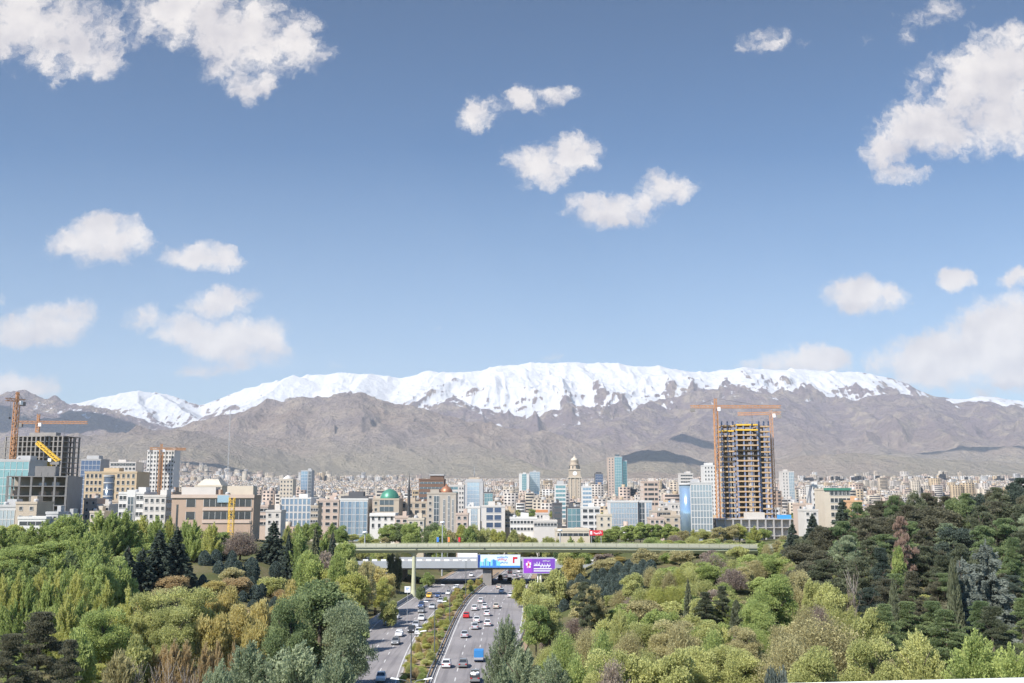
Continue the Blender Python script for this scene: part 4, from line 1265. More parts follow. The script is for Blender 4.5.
b = MB(); lattice(b, (0, 0, 0), (0, 0, p.z + 1 - root.location.z), 1.9, 1.9, .16); b.build('mast', YELLOW, root)
d = 640.0; p = at(230.5, 412, d); root = empty('radio_mast', (p.x, d, tz(p.x, d)), 0, 'very thin tall radio mast rising behind the brick office block', 'mast')
b = MB(); lattice(b, (0, 0, 0), (0, 0, p.z - root.location.z), .5, 3, .06); b.build('mast', STEEL, root)
s = Bld('cream stepped block with a sloping glazed roof behind the brick offices', 195, 222, 487, 520, 18, WALL['cream'], 'apartment_block', roofstuff=False)
b = MB(); b.add([(-s.w * .45, 1, s.H + .9), (s.w * .45, 1, s.H + .9), (s.w * .45, 15, s.H + .9), (-s.w * .45, 15, s.H + .9), (-s.w * .27, 4, s.H + 4.0), (s.w * .27, 4, s.H + 4.0), (s.w * .27, 12, s.H + 4.0), (-s.w * .27, 12, s.H + 4.0)], [(0, 1, 5, 4), (1, 2, 6, 5), (2, 3, 7, 6), (3, 0, 4, 7), (4, 5, 6, 7)]); b.build('sloping_roof', WALL['cream'], s.root)
s = Bld('blue glass tower standing alone above the houses at left centre', 301, 312, 471, 1150, 14, WALL['palegrey'], 'office_tower'); s.curtain('blue', 4, 3.6, x1=s.w * .12); s.curtain('smoke', 3, 3.6, x0=s.w * .18)
s = Bld('cream tower with a stepped crown left of the blue tower', 280, 293, 480, 900, 14, WALL['cream'], 'apartment_tower', roofstuff=False); s.grid(4, 3.4, 1.2, 1.5); lathe_part(s, 'crown', 0, 6, s.H, [(s.w * .4, 0), (s.w * .38, 1.5), (s.w * .22, 3), (.6, 4.4)], WALL['offwhite'])
s = Bld('white gridded block with tall blue windows, left of the pinkish block', 281, 311, 499, 600, 16, WALL['white'], 'office_block'); s.grid(7, 4.2, 1.7, 3.3, g='blue')
s = Bld('pinkish block with square loggias left of the blue striped block', 317, 339, 501, 560, 16, WALL['pinkish'], 'apartment_block'); s.grid(3, 3.6, 2.3, 1.7)
s = Bld('glass block striped in blue and pale blue with a dark roof storey', 340, 368, 500, 560, 18, WALL['white'], 'office_block')
for i in range(7):
    x0 = -s.w / 2 + .3 + i * (s.w - .6) / 7
    s.curtain('sky' if i % 2 else 'blue', 1, 3.6, x0=x0 + .05, x1=x0 + (s.w - .6) / 7 - .05, z1=s.H - .8)
s.box('roof_storey', -s.w * .25, s.w * .28, 5, 13, s.H, s.H + 4.5, WALL['dark']); s.box('roof_beam', -s.w * .48, s.w * .48, .5, 1.2, s.H + .9, s.H + 2.2, WALL['dark'])
s = Bld('white classical villa block below the green dome', 370, 395, 515, 480, 14, WALL['white'], 'apartment_block', roofstuff=False); s.grid(4, 3.5, 1.1, 1.9); s.box('cornice', -s.w * .5 - .2, s.w * .5 + .2, -.6, -.19, s.H - .6, s.H + .2, WALL['white'])
s = Bld('beige block crowned by a green dome', 373, 399, 500, 560, 22, WALL['beige'], 'office_block', roofstuff=False)
R_ = 9.6 / FPX * 560
lathe_part(s, 'dome', 1.0, 9, s.H, [(R_, 0), (R_, 1.2), (R_ * .96, 2.0), (R_ * .82, 3.7), (R_ * .58, 5.0), (R_ * .30, 5.8), (.3, 6.1)], GREEN, 28)
lathe_part(s, 'dome_drum', 1.0, 9, s.H - .1, [(R_ * 1.08, 0), (R_ * 1.08, .9)], WALL['cream'], 28)
s.bands(3.6, 2.6, x0=-s.w * .24, x1=s.w * .30, g='smoke'); s.grid(1, 3.6, 1.3, 1.6, x0=-s.w / 2, x1=-s.w * .28)
s = Bld('beige arcaded block with deep loggias left of the domed tower', 400, 427, 503, 580, 16, WALL['beige'], 'apartment_block'); s.grid(4, 3.7, 2.3, 2.2)
p = at(409.3, 477, 545.0); root = empty('slim_spire', (p.x, 545, tz(p.x, 545)), 0, 'dark slim spire mast right of the green dome', 'mast')
MB().lathe((0, 0, 0), [(.9, 0), (.75, p.z - root.location.z - 8), (.95, p.z - root.location.z - 7), (.5, p.z - root.location.z - 5), (.08, p.z - root.location.z + 2)], 10).build('mast', DARKSTEEL, root)
s = Bld('dark brown block with a stepped top behind the copper domed tower', 419, 444, 480, 680, 18, WALL['brown'], 'office_block', roofstuff=False); s.box('top_storey', -s.w * .06, s.w * .46, 2, 12, s.H, s.H + 3.0, WALL['brown']); s.box('top_slab', -s.w * .1, s.w * .5, 1.5, 12.5, s.H + 3.0, s.H + 3.8, WALL['palegrey']); s.bands(3.4, 1.2, g='smoke')
s = Bld('greige stone tower with tall dark slots and a copper dome', 427, 456, 494, 570, 20, WALL['greige'], 'office_block', roofstuff=False)
for k, (a, c) in enumerate(((-.26, -.08), (.06, .13), (.22, .29), (.36, .42))): s.curtain('smoke', 2, 3.6, x0=s.w * a, x1=s.w * c, z1=s.H - (1 + k % 2 * 2))
s.grid(1, 3.5, 1.3, 1.5, x0=-s.w * .5, x1=-s.w * .27)
R_ = 6.2 / FPX * 570; lathe_part(s, 'dome', s.w * .14, 7, s.H + .9, [(R_, -.9), (R_, .5), (R_ * .9, 1.6), (R_ * .6, 2.9), (R_ * .25, 3.5), (.15, 5.0)], COPPER, 24)
s.box('tower', -s.w * .40, -s.w * .1, 3, 9, s.H, s.H + 2.6, WALL['greige'])
s = Bld('pale block with green glazing right of the dark brown block', 449, 464, 486, 760, 16, WALL['offwhite'], 'office_block'); s.bands(3.5, 1.9, g='teal', x1=s.w * .1); s.grid(2, 3.5, 1.0, 1.4, x0=s.w * .15)
s = Bld('pale glass tower with a thin spire on its crown', 465, 483, 482, 900, 18, WALL['palegrey'], 'office_tower', roofstuff=False); s.curtain('sky', 4, 3.6, x0=-s.w * .38, x1=s.w * .30); s.box('crown', -s.w * .46, s.w * .46, 1, 17, s.H + .9, s.H + 2.6, WALL['palegrey']); s.box('crown', -s.w * .30, s.w * .30, 4, 14, s.H + 2.6, s.H + 4.2, WALL['beige'])
lathe_part(s, 'spire', 0, 8, s.H + 4.2, [(.45, 0), (.25, 5), (.06, 11)], STEEL, 8)
s = Bld('small teal glass cube block right of the spired tower', 484, 493, 493, 820, 12, WALL['dark'], 'office_block'); s.curtain('teal', 3, 3.5)
s = Bld('white block with bluish glazing left of the beige loggia block', 466, 480, 508, 560, 14, WALL['white'], 'office_block'); s.curtain('sky', 3, 3.5, x0=-s.w * .15, x1=s.w * .32); 
s = Bld('beige block with deep blue shadowed loggias right of centre left', 482, 505, 507, 550, 16, WALL['offwhite'], 'apartment_block'); s.grid(2, 4.0, 3.6, 2.6, x0=-s.w * .34, x1=s.w * .36, g='navy')
s = Bld('long low white block with a strip of windows right of centre', 510, 537, 519, 520, 14, WALL['white'], 'low_building'); s.grid(8, 3.4, 1.3, 1.4)
s = Bld('white low block with regular windows beside the long low white one', 534, 557, 522, 505, 14, WALL['offwhite'], 'low_building'); s.grid(7, 3.0, 1.4, 1.3)
s = Bld('very long cream low roofed hall above the red sign board', 556, 590, 531, 470, 14, WALL['cream'], 'low_building', roofstuff=False); s.bands(3.2, 1.3)
s = Bld('white house with an orange roof storey right of centre', 536, 548, 514, 640, 12, WALL['offwhite'], 'apartment_block'); s.box('upper_storey', -s.w * .5, s.w * .5, 1, 10, s.H + .9, s.H + 2.6, mat('orange_roof', (.5, .22, .10), .8)); s.grid(3, 3.3, 1.3, 1.4)
s = Bld('dark grey blank fronted block left of the teal glass cube', 553, 562, 504, 660, 14, WALL['dark'], 'office_block'); s.bands(3.5, .8, g='smoke')
s = Bld('teal glass cube block with a dark frame below the clock tower', 567, 581, 508, 640, 14, WALL['dark'], 'office_block'); s.curtain('teal', 3, 4.0)
s = Bld('white block with dark window bands right of the teal cube', 582, 600, 508, 600, 14, WALL['white'], 'office_block'); s.grid(3, 3.6, 2.6, 1.8)
s = Bld('white and teal banded office block left of the clock tower foot', 555, 566, 485, 950, 14, WALL['white'], 'office_block'); s.bands(3.9, 2.4, g='teal'); s.box('roof_cap', -s.w * .3, s.w * .25, 2, 8, s.H + .9, s.H + 4, WALL['palegrey'])
s = Bld('white block with pale blue bands right of the clock tower', 582, 592, 487, 950, 14, WALL['white'], 'office_block'); s.bands(3.9, 2.2, g='blue')
# clock tower
s = Bld('tall cream stone clock tower with setbacks and a small dome', 569, 581, 478, 1250, 15, WALL['beige'], 'clock_tower', 'tower', roofstuff=False, parapet=False)
s.grid(3, 3.8, 1.6, 2.4, limit=33)
for k in (-1, 0, 1): s.box('pilaster', k * s.w * .36 - .6, k * s.w * .36 + .6, -.7, -.24, 0, s.H, WALL['cream'])
s.box('cornice', -s.w * .56, s.w * .56, -1.0, 15.6, s.H, s.H + 1.6, WALL['cream'])
h0 = s.H + 1.6
s.box('clock_stage', -s.w * .47, s.w * .47, 1.0, 14, h0, h0 + 8.0, WALL['beige'])
cf = MB(); n = 20
cf.v = [(0, .85, h0 + 4.2)] + [(math.cos(2 * math.pi * i / n) * 2.6, .85, h0 + 4.2 + math.sin(2 * math.pi * i / n) * 2.6) for i in range(n)]
cf.f = [(0, 1 + i, 1 + (i + 1) % n) for i in range(n)]; cf.mi = [0] * n
cl = cf.build('clock_face', WHITE, s.root)
MB().bar((0, .78, h0 + 4.2), (0, .78, h0 + 6.2), .25).bar((0, .78, h0 + 4.2), (1.4, .78, h0 + 4.2), .25).build('clock_hand', DARKSTEEL, cl)
s.box('cornice', -s.w * .50, s.w * .50, .4, 14.6, h0 + 8.0, h0 + 9.2, WALL['cream'])
lathe_part(s, 'belfry', 0, 7.5, h0 + 9.2, [(s.w * .42, 0), (s.w * .40, 5.0), (s.w * .44, 5.2), (s.w * .44, 6.0), (s.w * .34, 6.4), (s.w * .33, 9.4), (s.w * .36, 9.7), (s.w * .34, 10.4)], WALL['beige'], 16, False)
b = MB()
for k in range(8):
    an = k * math.pi / 4 + .39; b.bar((math.cos(an) * s.w * .412, 7.5 + math.sin(an) * s.w * .412, h0 + 10.0), (math.cos(an) * s.w * .405, 7.5 + math.sin(an) * s.w * .405, h0 + 13.4), 1.5, .3)
b.build('belfry_opening', GL['dark'], s.root)
lathe_part(s, 'dome', 0, 7.5, h0 + 19.6, [(s.w * .33, 0), (s.w * .31, 1.6), (s.w * .22, 3.2), (s.w * .08, 4.6), (.3, 6.5), (.1, 8)], WALL['cream'], 16)
s = Bld('dark navy glass slab with a rounded top right of the clock tower', 595, 603, 474, 1500, 14, WALL['dark'], 'office_tower', roofstuff=False); s.curtain('navy', 4, 4.0); s.box('top_cap', -s.w * .32, s.w * .32, 1, 12, s.H + .9, s.H + 3, WALL['dark'])
s = Bld('pinkish half of the tallest glass tower right of the clock tower', 608, 614, 458, 1500, 16, WALL['pinkish'], 'office_tower', roofstuff=False); s.grid(2, 4.0, 1.6, 2, limit=30)
s = Bld('tall teal glass tower, tallest right of the clock tower', 614.3, 622, 457, 1498, 18, WALL['palegrey'], 'office_tower', roofstuff=False); s.curtain('teal', 4, 4.0); s.curtain('blue', 3, 4.0, side=1)
s.box('crown', -s.w * .35, s.w * .2, 2, 12, s.H + .9, s.H + 4, GL['smoke'])
s = Bld('teal glass slab lower than the tall teal tower, touching its right side', 622.3, 627, 461, 1506, 14, WALL['palegrey'], 'office_tower', roofstuff=False); s.curtain('teal', 2, 4.0)
s = Bld('far white and teal glass block at the left of the far pair', 519, 529, 474, 1900, 18, WALL['white'], 'office_tower'); s.curtain('teal', 3, 4.2, x0=-s.w * .2, x1=s.w * .25)
s = Bld('far silvery cylinder topped block at the right of the far pair', 529.5, 540, 472, 1920, 18, WALL['palegrey'], 'office_tower'); s.curtain('grey', 3, 4.2); s.curtain('blue', 3, 4.2, y=-.3, z1=s.H * .35)
s = Bld('white framed block whose whole front is a square glazing grid', 610, 638, 502, 620, 18, WALL['white'], 'office_block', roofstuff=False); s.curtain('sky', 10, 3.3, bar=.30, m=WALL['palegrey']); 
s = Bld('narrow block with dark and white stripes right of the square gridded block', 638.5, 652, 502, 622, 16, WALL['white'], 'office_block', roofstuff=False); s.curtain('smoke', 2, 3.4, x0=-s.w * .45, x1=-s.w * .06); s.curtain('sky', 2, 3.4, x0=s.w * .05, x1=s.w * .45)
s = Bld('unfinished looking block of dark open floors left of the tall glass office', 653, 672, 512, 590, 16, WALL['greige'], 'apartment_block'); s.bands(3.4, 2.0, g='dark')
s = Bld('white block with small windows left of the tall glass office', 671, 682, 504, 640, 14, WALL['offwhite'], 'apartment_block'); s.grid(3, 3.4, 1.1, 1.4)
s = Bld('tall glass office with a rounded blue corner and grey grid front', 690, 712, 484, 560, 18, WALL['palegrey'], 'office_tower'); s.curtain('grey', 7, 3.6, bar=.3)
lathe_part(s, 'corner_bay', -s.w / 2 - .8, 4.5, 0, [(4.4, 0), (4.4, s.H - .6)], GL['blue'], 24)
lathe_part(s, 'corner_cap', -s.w / 2 - .8, 4.5, s.H - .6, [(4.7, 0), (4.7, .9)], WALL['palegrey'], 24)
s = Bld('tall white tower behind the tall glass office', 704, 716, 466, 900, 16, WALL['white'], 'apartment_tower'); s.grid(4, 3.4, 1.1, 1.5, limit=60); s.box('crown', -s.w * .3, s.w * .3, 3, 12, s.H + .9, s.H + 3, WALL['white'])
s = Bld('white apartment block with balconies behind the glass office, left', 680, 693, 474, 1100, 14, WALL['offwhite'], 'apartment_tower'); s.bands(3.4, 1.5)
s = Bld('slim sky blue glass block at the left foot of the unfinished tower', 720, 734, 473, 640, 14, WALL['white'], 'office_block'); s.curtain('sky', 3, 3.6)

# unfinished tower with yellow and rust edged floors
def unfinished_tower():
    d = 600.0
    s = Bld('tall unfinished tower of open floors edged in rust and yellow', 722, 770, 424, d, 26, CONC_D, 'unfinished_tower', 'building', body=False)
    rust = mat('rusty_floor_edge', (.47, .32, .18), .9, var=.25, scale=.4); dk = mat('tower_steel_blue', (.20, .23, .32), .7, var=.2)
    fh = 3.05; n = int((s.H - s.zvis) / fh) + 3; w = s.w
    wings = ((-w / 2, -w * .245, 2.0, -.5), (-w * .21, w * .245, 0, .0), (w * .28, w / 2, 2.0, -.9))
    for q, (x0, x1, y0, dz) in enumerate(wings):
        sl = [MB().box(x0, x1, y0, 17, -.88, 0).mesh('floor_edge', m) for m in (rust, YELLOW)]
        for i in range(n):
            z = s.H + dz - i * fh
            yel = (i < 2 and q == 1) or (i == 1 and q == 0)
            link('floor_slab', sl[1 if yel else 0], s.root, (0, 0, z))
    cm = MB().box(-.42, .42, -.42, .42, 0, s.H + 1.8).mesh('column', dk)
    for fx in (-.49, -.37, -.255, -.20, -.055, .09, .235, .29, .39, .49):
        for y in ((2.6, 16.4) if abs(fx) > .245 else (.62, 16.4)):
            link('column', cm, s.root, (fx * w, y, 0))
    s.box('core_wall', -w * .10, w * .09, 10, 14, 0, s.H - 3.5, CONC); s.box('core_wall', -w * .42, -w * .28, 12, 16, 0, s.H - 7, CONC_D); s.box('core_wall', w * .30, w * .46, 12, 16, 0, s.H - 7, CONC_D)
    for i in (5, 6): s.box('safety_deck', -w * .56, w * .55, -.9, -.05, s.H - i * fh * 1.0 - .25, s.H - i * fh - .05, DARKSTEEL)
    s.box('blue_netting', w * .27, w * .52, -.5, -.3, s.H - 28.0 * 3.05 * .82, s.H - 22.2 * 3.05 * .82 , BLUE)
    s.box('blue_netting', -w * .05, w * .265, -.5, -.3, s.H - 23.6 * 3.05 * .82, s.H - 22.6 * 3.05 * .82, BLUE)
    g = random.Random(3); b = MB()
    for i in range(4, n):
        for q in range(4):
            if g.random() < .35:
                x = g.uniform(-.45, .4) * w; b.box(x, x + g.uniform(1, 3.5), 5.2, 5.4, s.H - i * fh, s.H - i * fh + g.uniform(1, 2.1))
    b.build('site_partition', CONC, s.root)
    cage = MB(); lattice(cage, (w * .53, 6, 0), (w * .53, 6, s.H - 8), 2.0, 3.0, .2); cage.build('hoist_mast', ORANGE, s.root)
unfinished_tower()
crane('orange tower crane with a wide level jib left of the unfinished tower', 715.5, 408.5, 596, 15, 39, ORANGE, 0, 2.2, t=.30, apex=6)
crane('slim orange tower crane right of the unfinished tower, jib turned away', 771, 415, 612, 20, 6, ORANGE, -14, 1.7, t=.26, apex=3)
s = frame_building('low raw concrete podium frame at the foot of the unfinished tower', 716, 799, 519, 570, 22, 4.6, 10, CONC, seed=9, core=False)
s.box('rear_wall', -s.w / 2 + 1, s.w / 2 - 1, 3, 3.4, 0, s.H - .5, WALL['offwhite'])
s.box('site_hut', -s.w * .12, s.w * .1, 2, 9, s.H, s.H + 3.6, WALL['offwhite']); s.box('site_hut', s.w * .28, s.w * .42, 2, 8, s.H, s.H + 2.2, BLUE)
s = Bld('pale tower with a glazed east half right of the unfinished tower', 782, 794, 472, 1150, 14, WALL['offwhite'], 'apartment_tower'); s.curtain('grey', 3, 3.6, x0=s.w * .05); s.grid(2, 3.6, 1.1, 1.5, x1=0)
s = Bld('cream block with a green roof edge at the edge of the pine wood', 824, 850, 490, 560, 18, WALL['cream'], 'office_block', roofstuff=False); s.grid(5, 3.9, 1.9, 2.2, x0=-s.w * .28); s.box('roof_edge', -s.w * .5 - .3, s.w * .5 + .3, -.6, -.19, s.H - .2, s.H + 1.1, GREEN); s.bands(3.0, 1.6, z0=s.H - 3.2, x0=-s.w * .30, off=.5)
s = Bld('narrow white block left of the green roofed block', 812, 823, 486, 640, 14, WALL['white'], 'apartment_block'); s.grid(3, 3.4, 1.1, 1.4)
s = Bld('pinkish house with an orange front right of the green roofed block', 851, 862, 502, 520, 12, mat('orange_render', (.56, .34, .19), .85), 'apartment_block'); s.grid(3, 3.3, 1.1, 1.4)

# low houses packed between the larger blocks near the trees
for n, (x0, x1, yt, d, c, l) in enumerate([
    (84, 97, 500, 470, 'pinkish', 'low pinkish house below the tan block, leftmost of its row'), (97, 109, 506, 462, 'offwhite', 'low off white house below the dark curved glass bay'), (108, 120, 502, 474, 'beige', 'beige house touching the white ornate block'),
    (90, 104, 513, 440, 'cream', 'small cream house low among the trees below the tan block'), (58, 70, 517, 380, 'palegrey', 'small pale grey house right of the unfinished grey block'), (256, 268, 507, 470, 'pinkish', 'pinkish house right of the brick offices'),
    (266, 281, 512, 450, 'offwhite', 'off white house between the brick offices and the white gridded block'), (311, 318, 507, 540, 'beige', 'narrow beige house right of the white gridded block'), (395, 408, 518, 470, 'pinkish', 'low pinkish house right of the white villa block'),
    (408, 424, 520, 460, 'cream', 'low cream house below the beige arcaded block'), (456, 468, 515, 500, 'pinkish', 'low pinkish house right of the copper domed tower'), (505, 514, 512, 560, 'tan', 'tan house right of the blue loggia block'),
    (598, 612, 516, 520, 'cream', 'cream house left of the square gridded block foot'), (650, 664, 519, 520, 'pinkish', 'pinkish house below the dark open floored block'), (664, 680, 517, 530, 'beige', 'beige house left of the blue corner bay'), (798, 812, 505, 540, 'pinkish', 'pinkish house right of the raw concrete podium'), (804, 818, 511, 500, 'offwhite', 'off white house before the narrow white block at right')]):
    s = Bld(l, x0, x1, yt, d, 10 + n % 3, WALL[c], 'town_house'); s.grid(2 + n % 2, 3.1, 1.1 + .3 * (n % 3), 1.3)
# ================= the crowd of ordinary blocks
MTNZ = {}
SKYL = curve([(-60, 486), (0, 482), (90, 478), (120, 477), (180, 482), (230, 486), (270, 487), (310, 484), (350, 487), (420, 487), (460, 485), (520, 479), (560, 480), (600, 482), (640, 479), (700, 477), (760, 482), (800, 481), (850, 480), (880, 476), (905, 475), (940, 478), (1024, 484), (1090, 486)])
TOWNCOL = ['white', 'cream', 'beige', 'pinkish', 'offwhite', 'palegrey', 'pinkish', 'offwhite', 'greige', 'tan', 'cream', 'brick']
def where(x):
    for lim, t in ((120, 'at the left edge of the town'), (265, 'behind the brick offices'), (345, 'left of the blue striped block'), (430, 'round the green dome'), (520, 'round the spired glass tower'), (600, 'round the clock tower'), (690, 'behind the square gridded block'), (790, 'round the unfinished tower'), (1100, 'beyond the pine wood')):
        if x < lim: return t
def town():
    g = np.random.default_rng(11)
    spots = []
    d = 575.0
    while d < 6300:
        half = .57 * d
        x = -half + g.uniform(0, 14)
        while x < half:
            w = g.uniform(8, 16.5) * float(np.interp(d, [900, 2500, 5000], [1, 1.5, 2.1]))
            spots.append((x + w / 2, d + g.uniform(-.2, .2) * d * .05, w))
            x += w + g.choice([.8, 1.2, 2.0, 7.0], p=[.4, .3, .15, .15])
        d *= 1.038
    ind, far = [], []
    for (x, y, w) in spots:
        dep = g.uniform(9, 15)
        px = CX + x / y * 985
        if px < -45 or px > 1070: continue
        if px > 856 and y < 1500: continue
        if any(a < x + w / 2 and x - w / 2 < c and e < y + dep and y < f for a, c, e, f, _, _, _ in FOOT): continue
        zb = tz(x, y) if y < 4900 else plain(x, y)
        zb = float(zb)
        r = g.uniform()
        floors = int(g.integers(2, 6)) if r < .86 else (int(g.integers(6, 9)) if r < .965 else int(g.integers(9, 15)))
        if y > 2200 and g.uniform() < .45: floors = int(floors * g.uniform(1.2, 2.2))
        h = floors * 3.2 + 1
        # roof line in the photo
        def ypx(z): return CY - FPX * math.tan(math.atan2(z - CAM_Z, y) - PITCH)
        lim = SKYL(px) + g.uniform(0, 5)
        while ypx(zb + h) < lim and h > 6.5: h -= 3.2
        if y < 1000:
            for a, c, e, f, p0, p1, yt in FOOT:
                if e > y and p0 - 3 < px + w / y * 500 and px - w / y * 500 < p1 + 3:
                    keep = yt + .80 * (532 - yt)
                    while ypx(zb + h) < keep and h > 4: h -= 3.2
        if h < 4: continue
        yt = ypx(zb + h)
        item = (x, y, w, dep, zb - .6, h + .6, int(g.integers(0, len(TOWNCOL))), px, yt)
        if yt > 531: far.append(item)
        elif len(ind) < 285 and yt < 524 and y < 1500 and 60 < px < 870: ind.append(item)
        else: far.append(item)
    # individual blocks: body, roof stair house, windows
    nb = {}
    for (x, y, w, dep, zb, h, ci, px, yt) in ind:
        col = TOWNCOL[ci]
        nm = {'white': 'white', 'cream': 'cream', 'beige': 'beige', 'pinkish': 'pinkish', 'offwhite': 'off white', 'palegrey': 'pale grey', 'greige': 'grey beige', 'tan': 'tan', 'brick': 'brick'}[col]
        sz = 'low' if h < 12 else ('mid height' if h < 22 else 'tall')
        lab_ = f'{sz} {nm} apartment block among the crowd {where(px)}'
        root = empty('apartment_block', (x, y, zb), R(g.uniform(-9, 9)), lab_, 'building', 'crowded town blocks')
        W = WALL[col]
        b = MB(); b.box(-w / 2, w / 2, 0, dep, 0, h)
        o = .15
        b.box(-w / 2 - o, w / 2 + o, -o, .3, h, h + .8); b.box(-w / 2 - o, w / 2 + o, dep - .3, dep + o, h, h + .8); b.box(-w / 2 - o, -w / 2 + .3, .3, dep - .3, h, h + .8); b.box(w / 2 - .3, w / 2 + o, .3, dep - .3, h, h + .8)
        b.build('wall', W, root)
        rx = g.uniform(-.3, .2) * w
        MB().box(rx, rx + w * .28, dep * .4, dep * .8, h, h + 2.8).build('roof_house', WALL[TOWNCOL[int(g.integers(0, 12))]], root)
        if g.uniform() < .6: MB().lathe((g.uniform(-.35, .35) * w, dep * .25, h), [(.6, 0), (.7, .1), (.7, 1.5), (.3, 1.8)], 8).build('water_tank', WALL['palegrey'] if g.uniform() < .6 else BLUE, root)
        nf = max(1, int((h - .6) / 3.2)); cols = int(g.integers(2, 5))
        if g.uniform() < .35:
            for i in range(min(nf, 5)):
                z = h - (i + 1) * 3.2 + .9
                bb = MB(); bb.mat(0).box(-w * .43, w * .43, -.05, 0, z, z + 1.6); bb.mat(1)
                for q in range(cols): 
                    xx = -w * .43 + w * .86 * (q + .5) / cols; bb.box(xx - .25, xx + .25, -.12, -.052, z, z + 1.6)
                bb.build('ribbon_window', [GL['dark' if g.uniform() < .8 else 'smoke'], W], root)
        else:
            ww = min(2.4, w / cols * .52); me = window_mesh(round(ww * 2) / 2 + .2, 1.6, 'dark' if g.uniform() < .85 else 'smoke')
            for i in range(min(nf, 5)):
                for q in range(cols): link('window', me, root, (-w / 2 + w * (q + .5) / cols, 0, h - (i + 1) * 3.2 + .9))
        if abs(px - 512) > 60:
            sd = -1 if px > 512 else 1
            me = window_mesh(1.2, 1.4, 'dark')
            for i in range(min(nf, 4)):
                for q in range(2): link('window', me, root, (sd * w / 2, dep * (q + .5) / 2, h - (i + 1) * 3.2 + 1.0), R(90) if sd > 0 else R(-90))
    # the rest of the town, too many and too small to tell apart
    V, F, Cc = [], [], []
    def box(x0, x1, y0, y1, z0, z1, c):
        b0 = len(V)
        V.extend([(x0, y0, z0), (x1, y0, z0), (x1, y1, z0), (x0, y1, z0), (x0, y0, z1), (x1, y0, z1), (x1, y1, z1), (x0, y1, z1)])
        for f in ((4, 5, 6, 7), (0, 1, 5, 4), (1, 2, 6, 5), (2, 3, 7, 6), (3, 0, 4, 7)):
            F.append(tuple(b0 + i for i in f)); Cc.append(c)
    def quad(a, b_, c_, d_, c):
        b0 = len(V); V.extend([a, b_, c_, d_]); F.append((b0, b0 + 1, b0 + 2, b0 + 3)); Cc.append(c)
    # scattered estates climbing the foot of the mountains
    for (x0, x1, ya, yb, n, cold) in ((115, 262, 459, 484, 300, 0), (262, 420, 474, 486, 110, 0), (800, 1024, 478, 492, 150, 0)):
        for i in range(n):
            px = g.uniform(x0, x1); py = g.uniform(ya, yb)
            dd = np.interp(py, [459, 486], [7000, 5200]); p = at(px, py, dd)
            zg = mtn_z(p.x, dd)
            far.append((p.x, dd, g.uniform(18, 42), 18, zg - 2, g.uniform(12, 32) * (1.7 if g.uniform() < .12 else 1), int(g.integers(0, 12)), px, py))
    for (x, y, w, dep, zb, h, ci, px, yt) in far:
        c = (ci + .5) / 12 * .8
        box(x - w / 2, x + w / 2, y, y + dep, zb, zb + h, c)
        rx = x + g.uniform(-.4, .15) * w
        box(rx, rx + w * .28, y + dep * .4, y + dep * .8, zb + h, zb + h + 2.8, ((ci * 5 + 3) % 12 + .5) / 12 * .8)
        nf = min(8, max(1, int(h / 3.2))); cols = 3 if w < 15 else 4
        if y > 3800: nf = min(nf, 5); cols = 3
        band = g.uniform() < .3
        for i in range(nf):
            z = zb + h - (i + 1) * 3.2 + .9
            for q in range(1 if band else cols):
                if band: a, e = x - w * .42, x + w * .42
                else:
                    xm = x - w / 2 + w * (q + .5) / cols; ww = w / cols * .27; a, e = xm - ww, xm + ww
                quad((a, y - .08, z), (e, y - .08, z), (e, y - .08, z + 1.7), (a, y - .08, z + 1.7), .9)
    m = bpy.data.materials.new('far_town_walls'); m.use_nodes = True
    k = NT(m.node_tree); bs = m.node_tree.nodes['Principled BSDF']
    at_ = k.n('ShaderNodeAttribute', attribute_name='wallcol').outputs['Fac']
    rp = k.n('ShaderNodeValToRGB'); rp.color_ramp.interpolation = 'CONSTANT'
    els = rp.color_ramp.elements
    els[0].position = 0; els[0].color = (*[WALLC[TOWNCOL[0]][i] for i in range(3)], 1)
    els[1].position = .85; els[1].color = (.06, .065, .075, 1)
    for i in range(1, 12):
        e = els.new(i / 12 * .8); e.color = (*WALLC[TOWNCOL[i]], 1)
    m.node_tree.links.new(at_, rp.inputs[0])
    n = k.noise(k.n('ShaderNodeNewGeometry').outputs['Position'], .05, 4, .7)
    c2 = k.mix(1.0, rp.outputs[0], k.n('ShaderNodeCombineColor', ins={0: k.lin(n, .3, .7, .52, .95), 1: k.lin(n, .3, .7, .52, .95), 2: k.lin(n, .3, .7, .52, .95)}).outputs[0], 'MULTIPLY')
    m.node_tree.links.new(c2, bs.inputs['Base Color']); bs.inputs['Roughness'].default_value = .8
    me = np_mesh('town_houses', np.array(V), np.array(F), m, attrs={'wallcol': np.array(Cc)})
    tag(link('town_houses', me), 'pale houses and blocks of the town spreading to the foot of the mountains', 'houses', kind='stuff')
WALLC = dict(white=(0.585, 0.563, 0.525), cream=(0.516, 0.447, 0.353), beige=(0.430, 0.357, 0.275), pinkish=(0.482, 0.378, 0.310), grey=(.36, .345, .33), greige=(.40, .35, .29), tan=(0.482, 0.370, 0.241), palegrey=(0.430, 0.421, 0.408), offwhite=(0.499, 0.447, 0.396), brick=(0.404, 0.292, 0.219))
town()
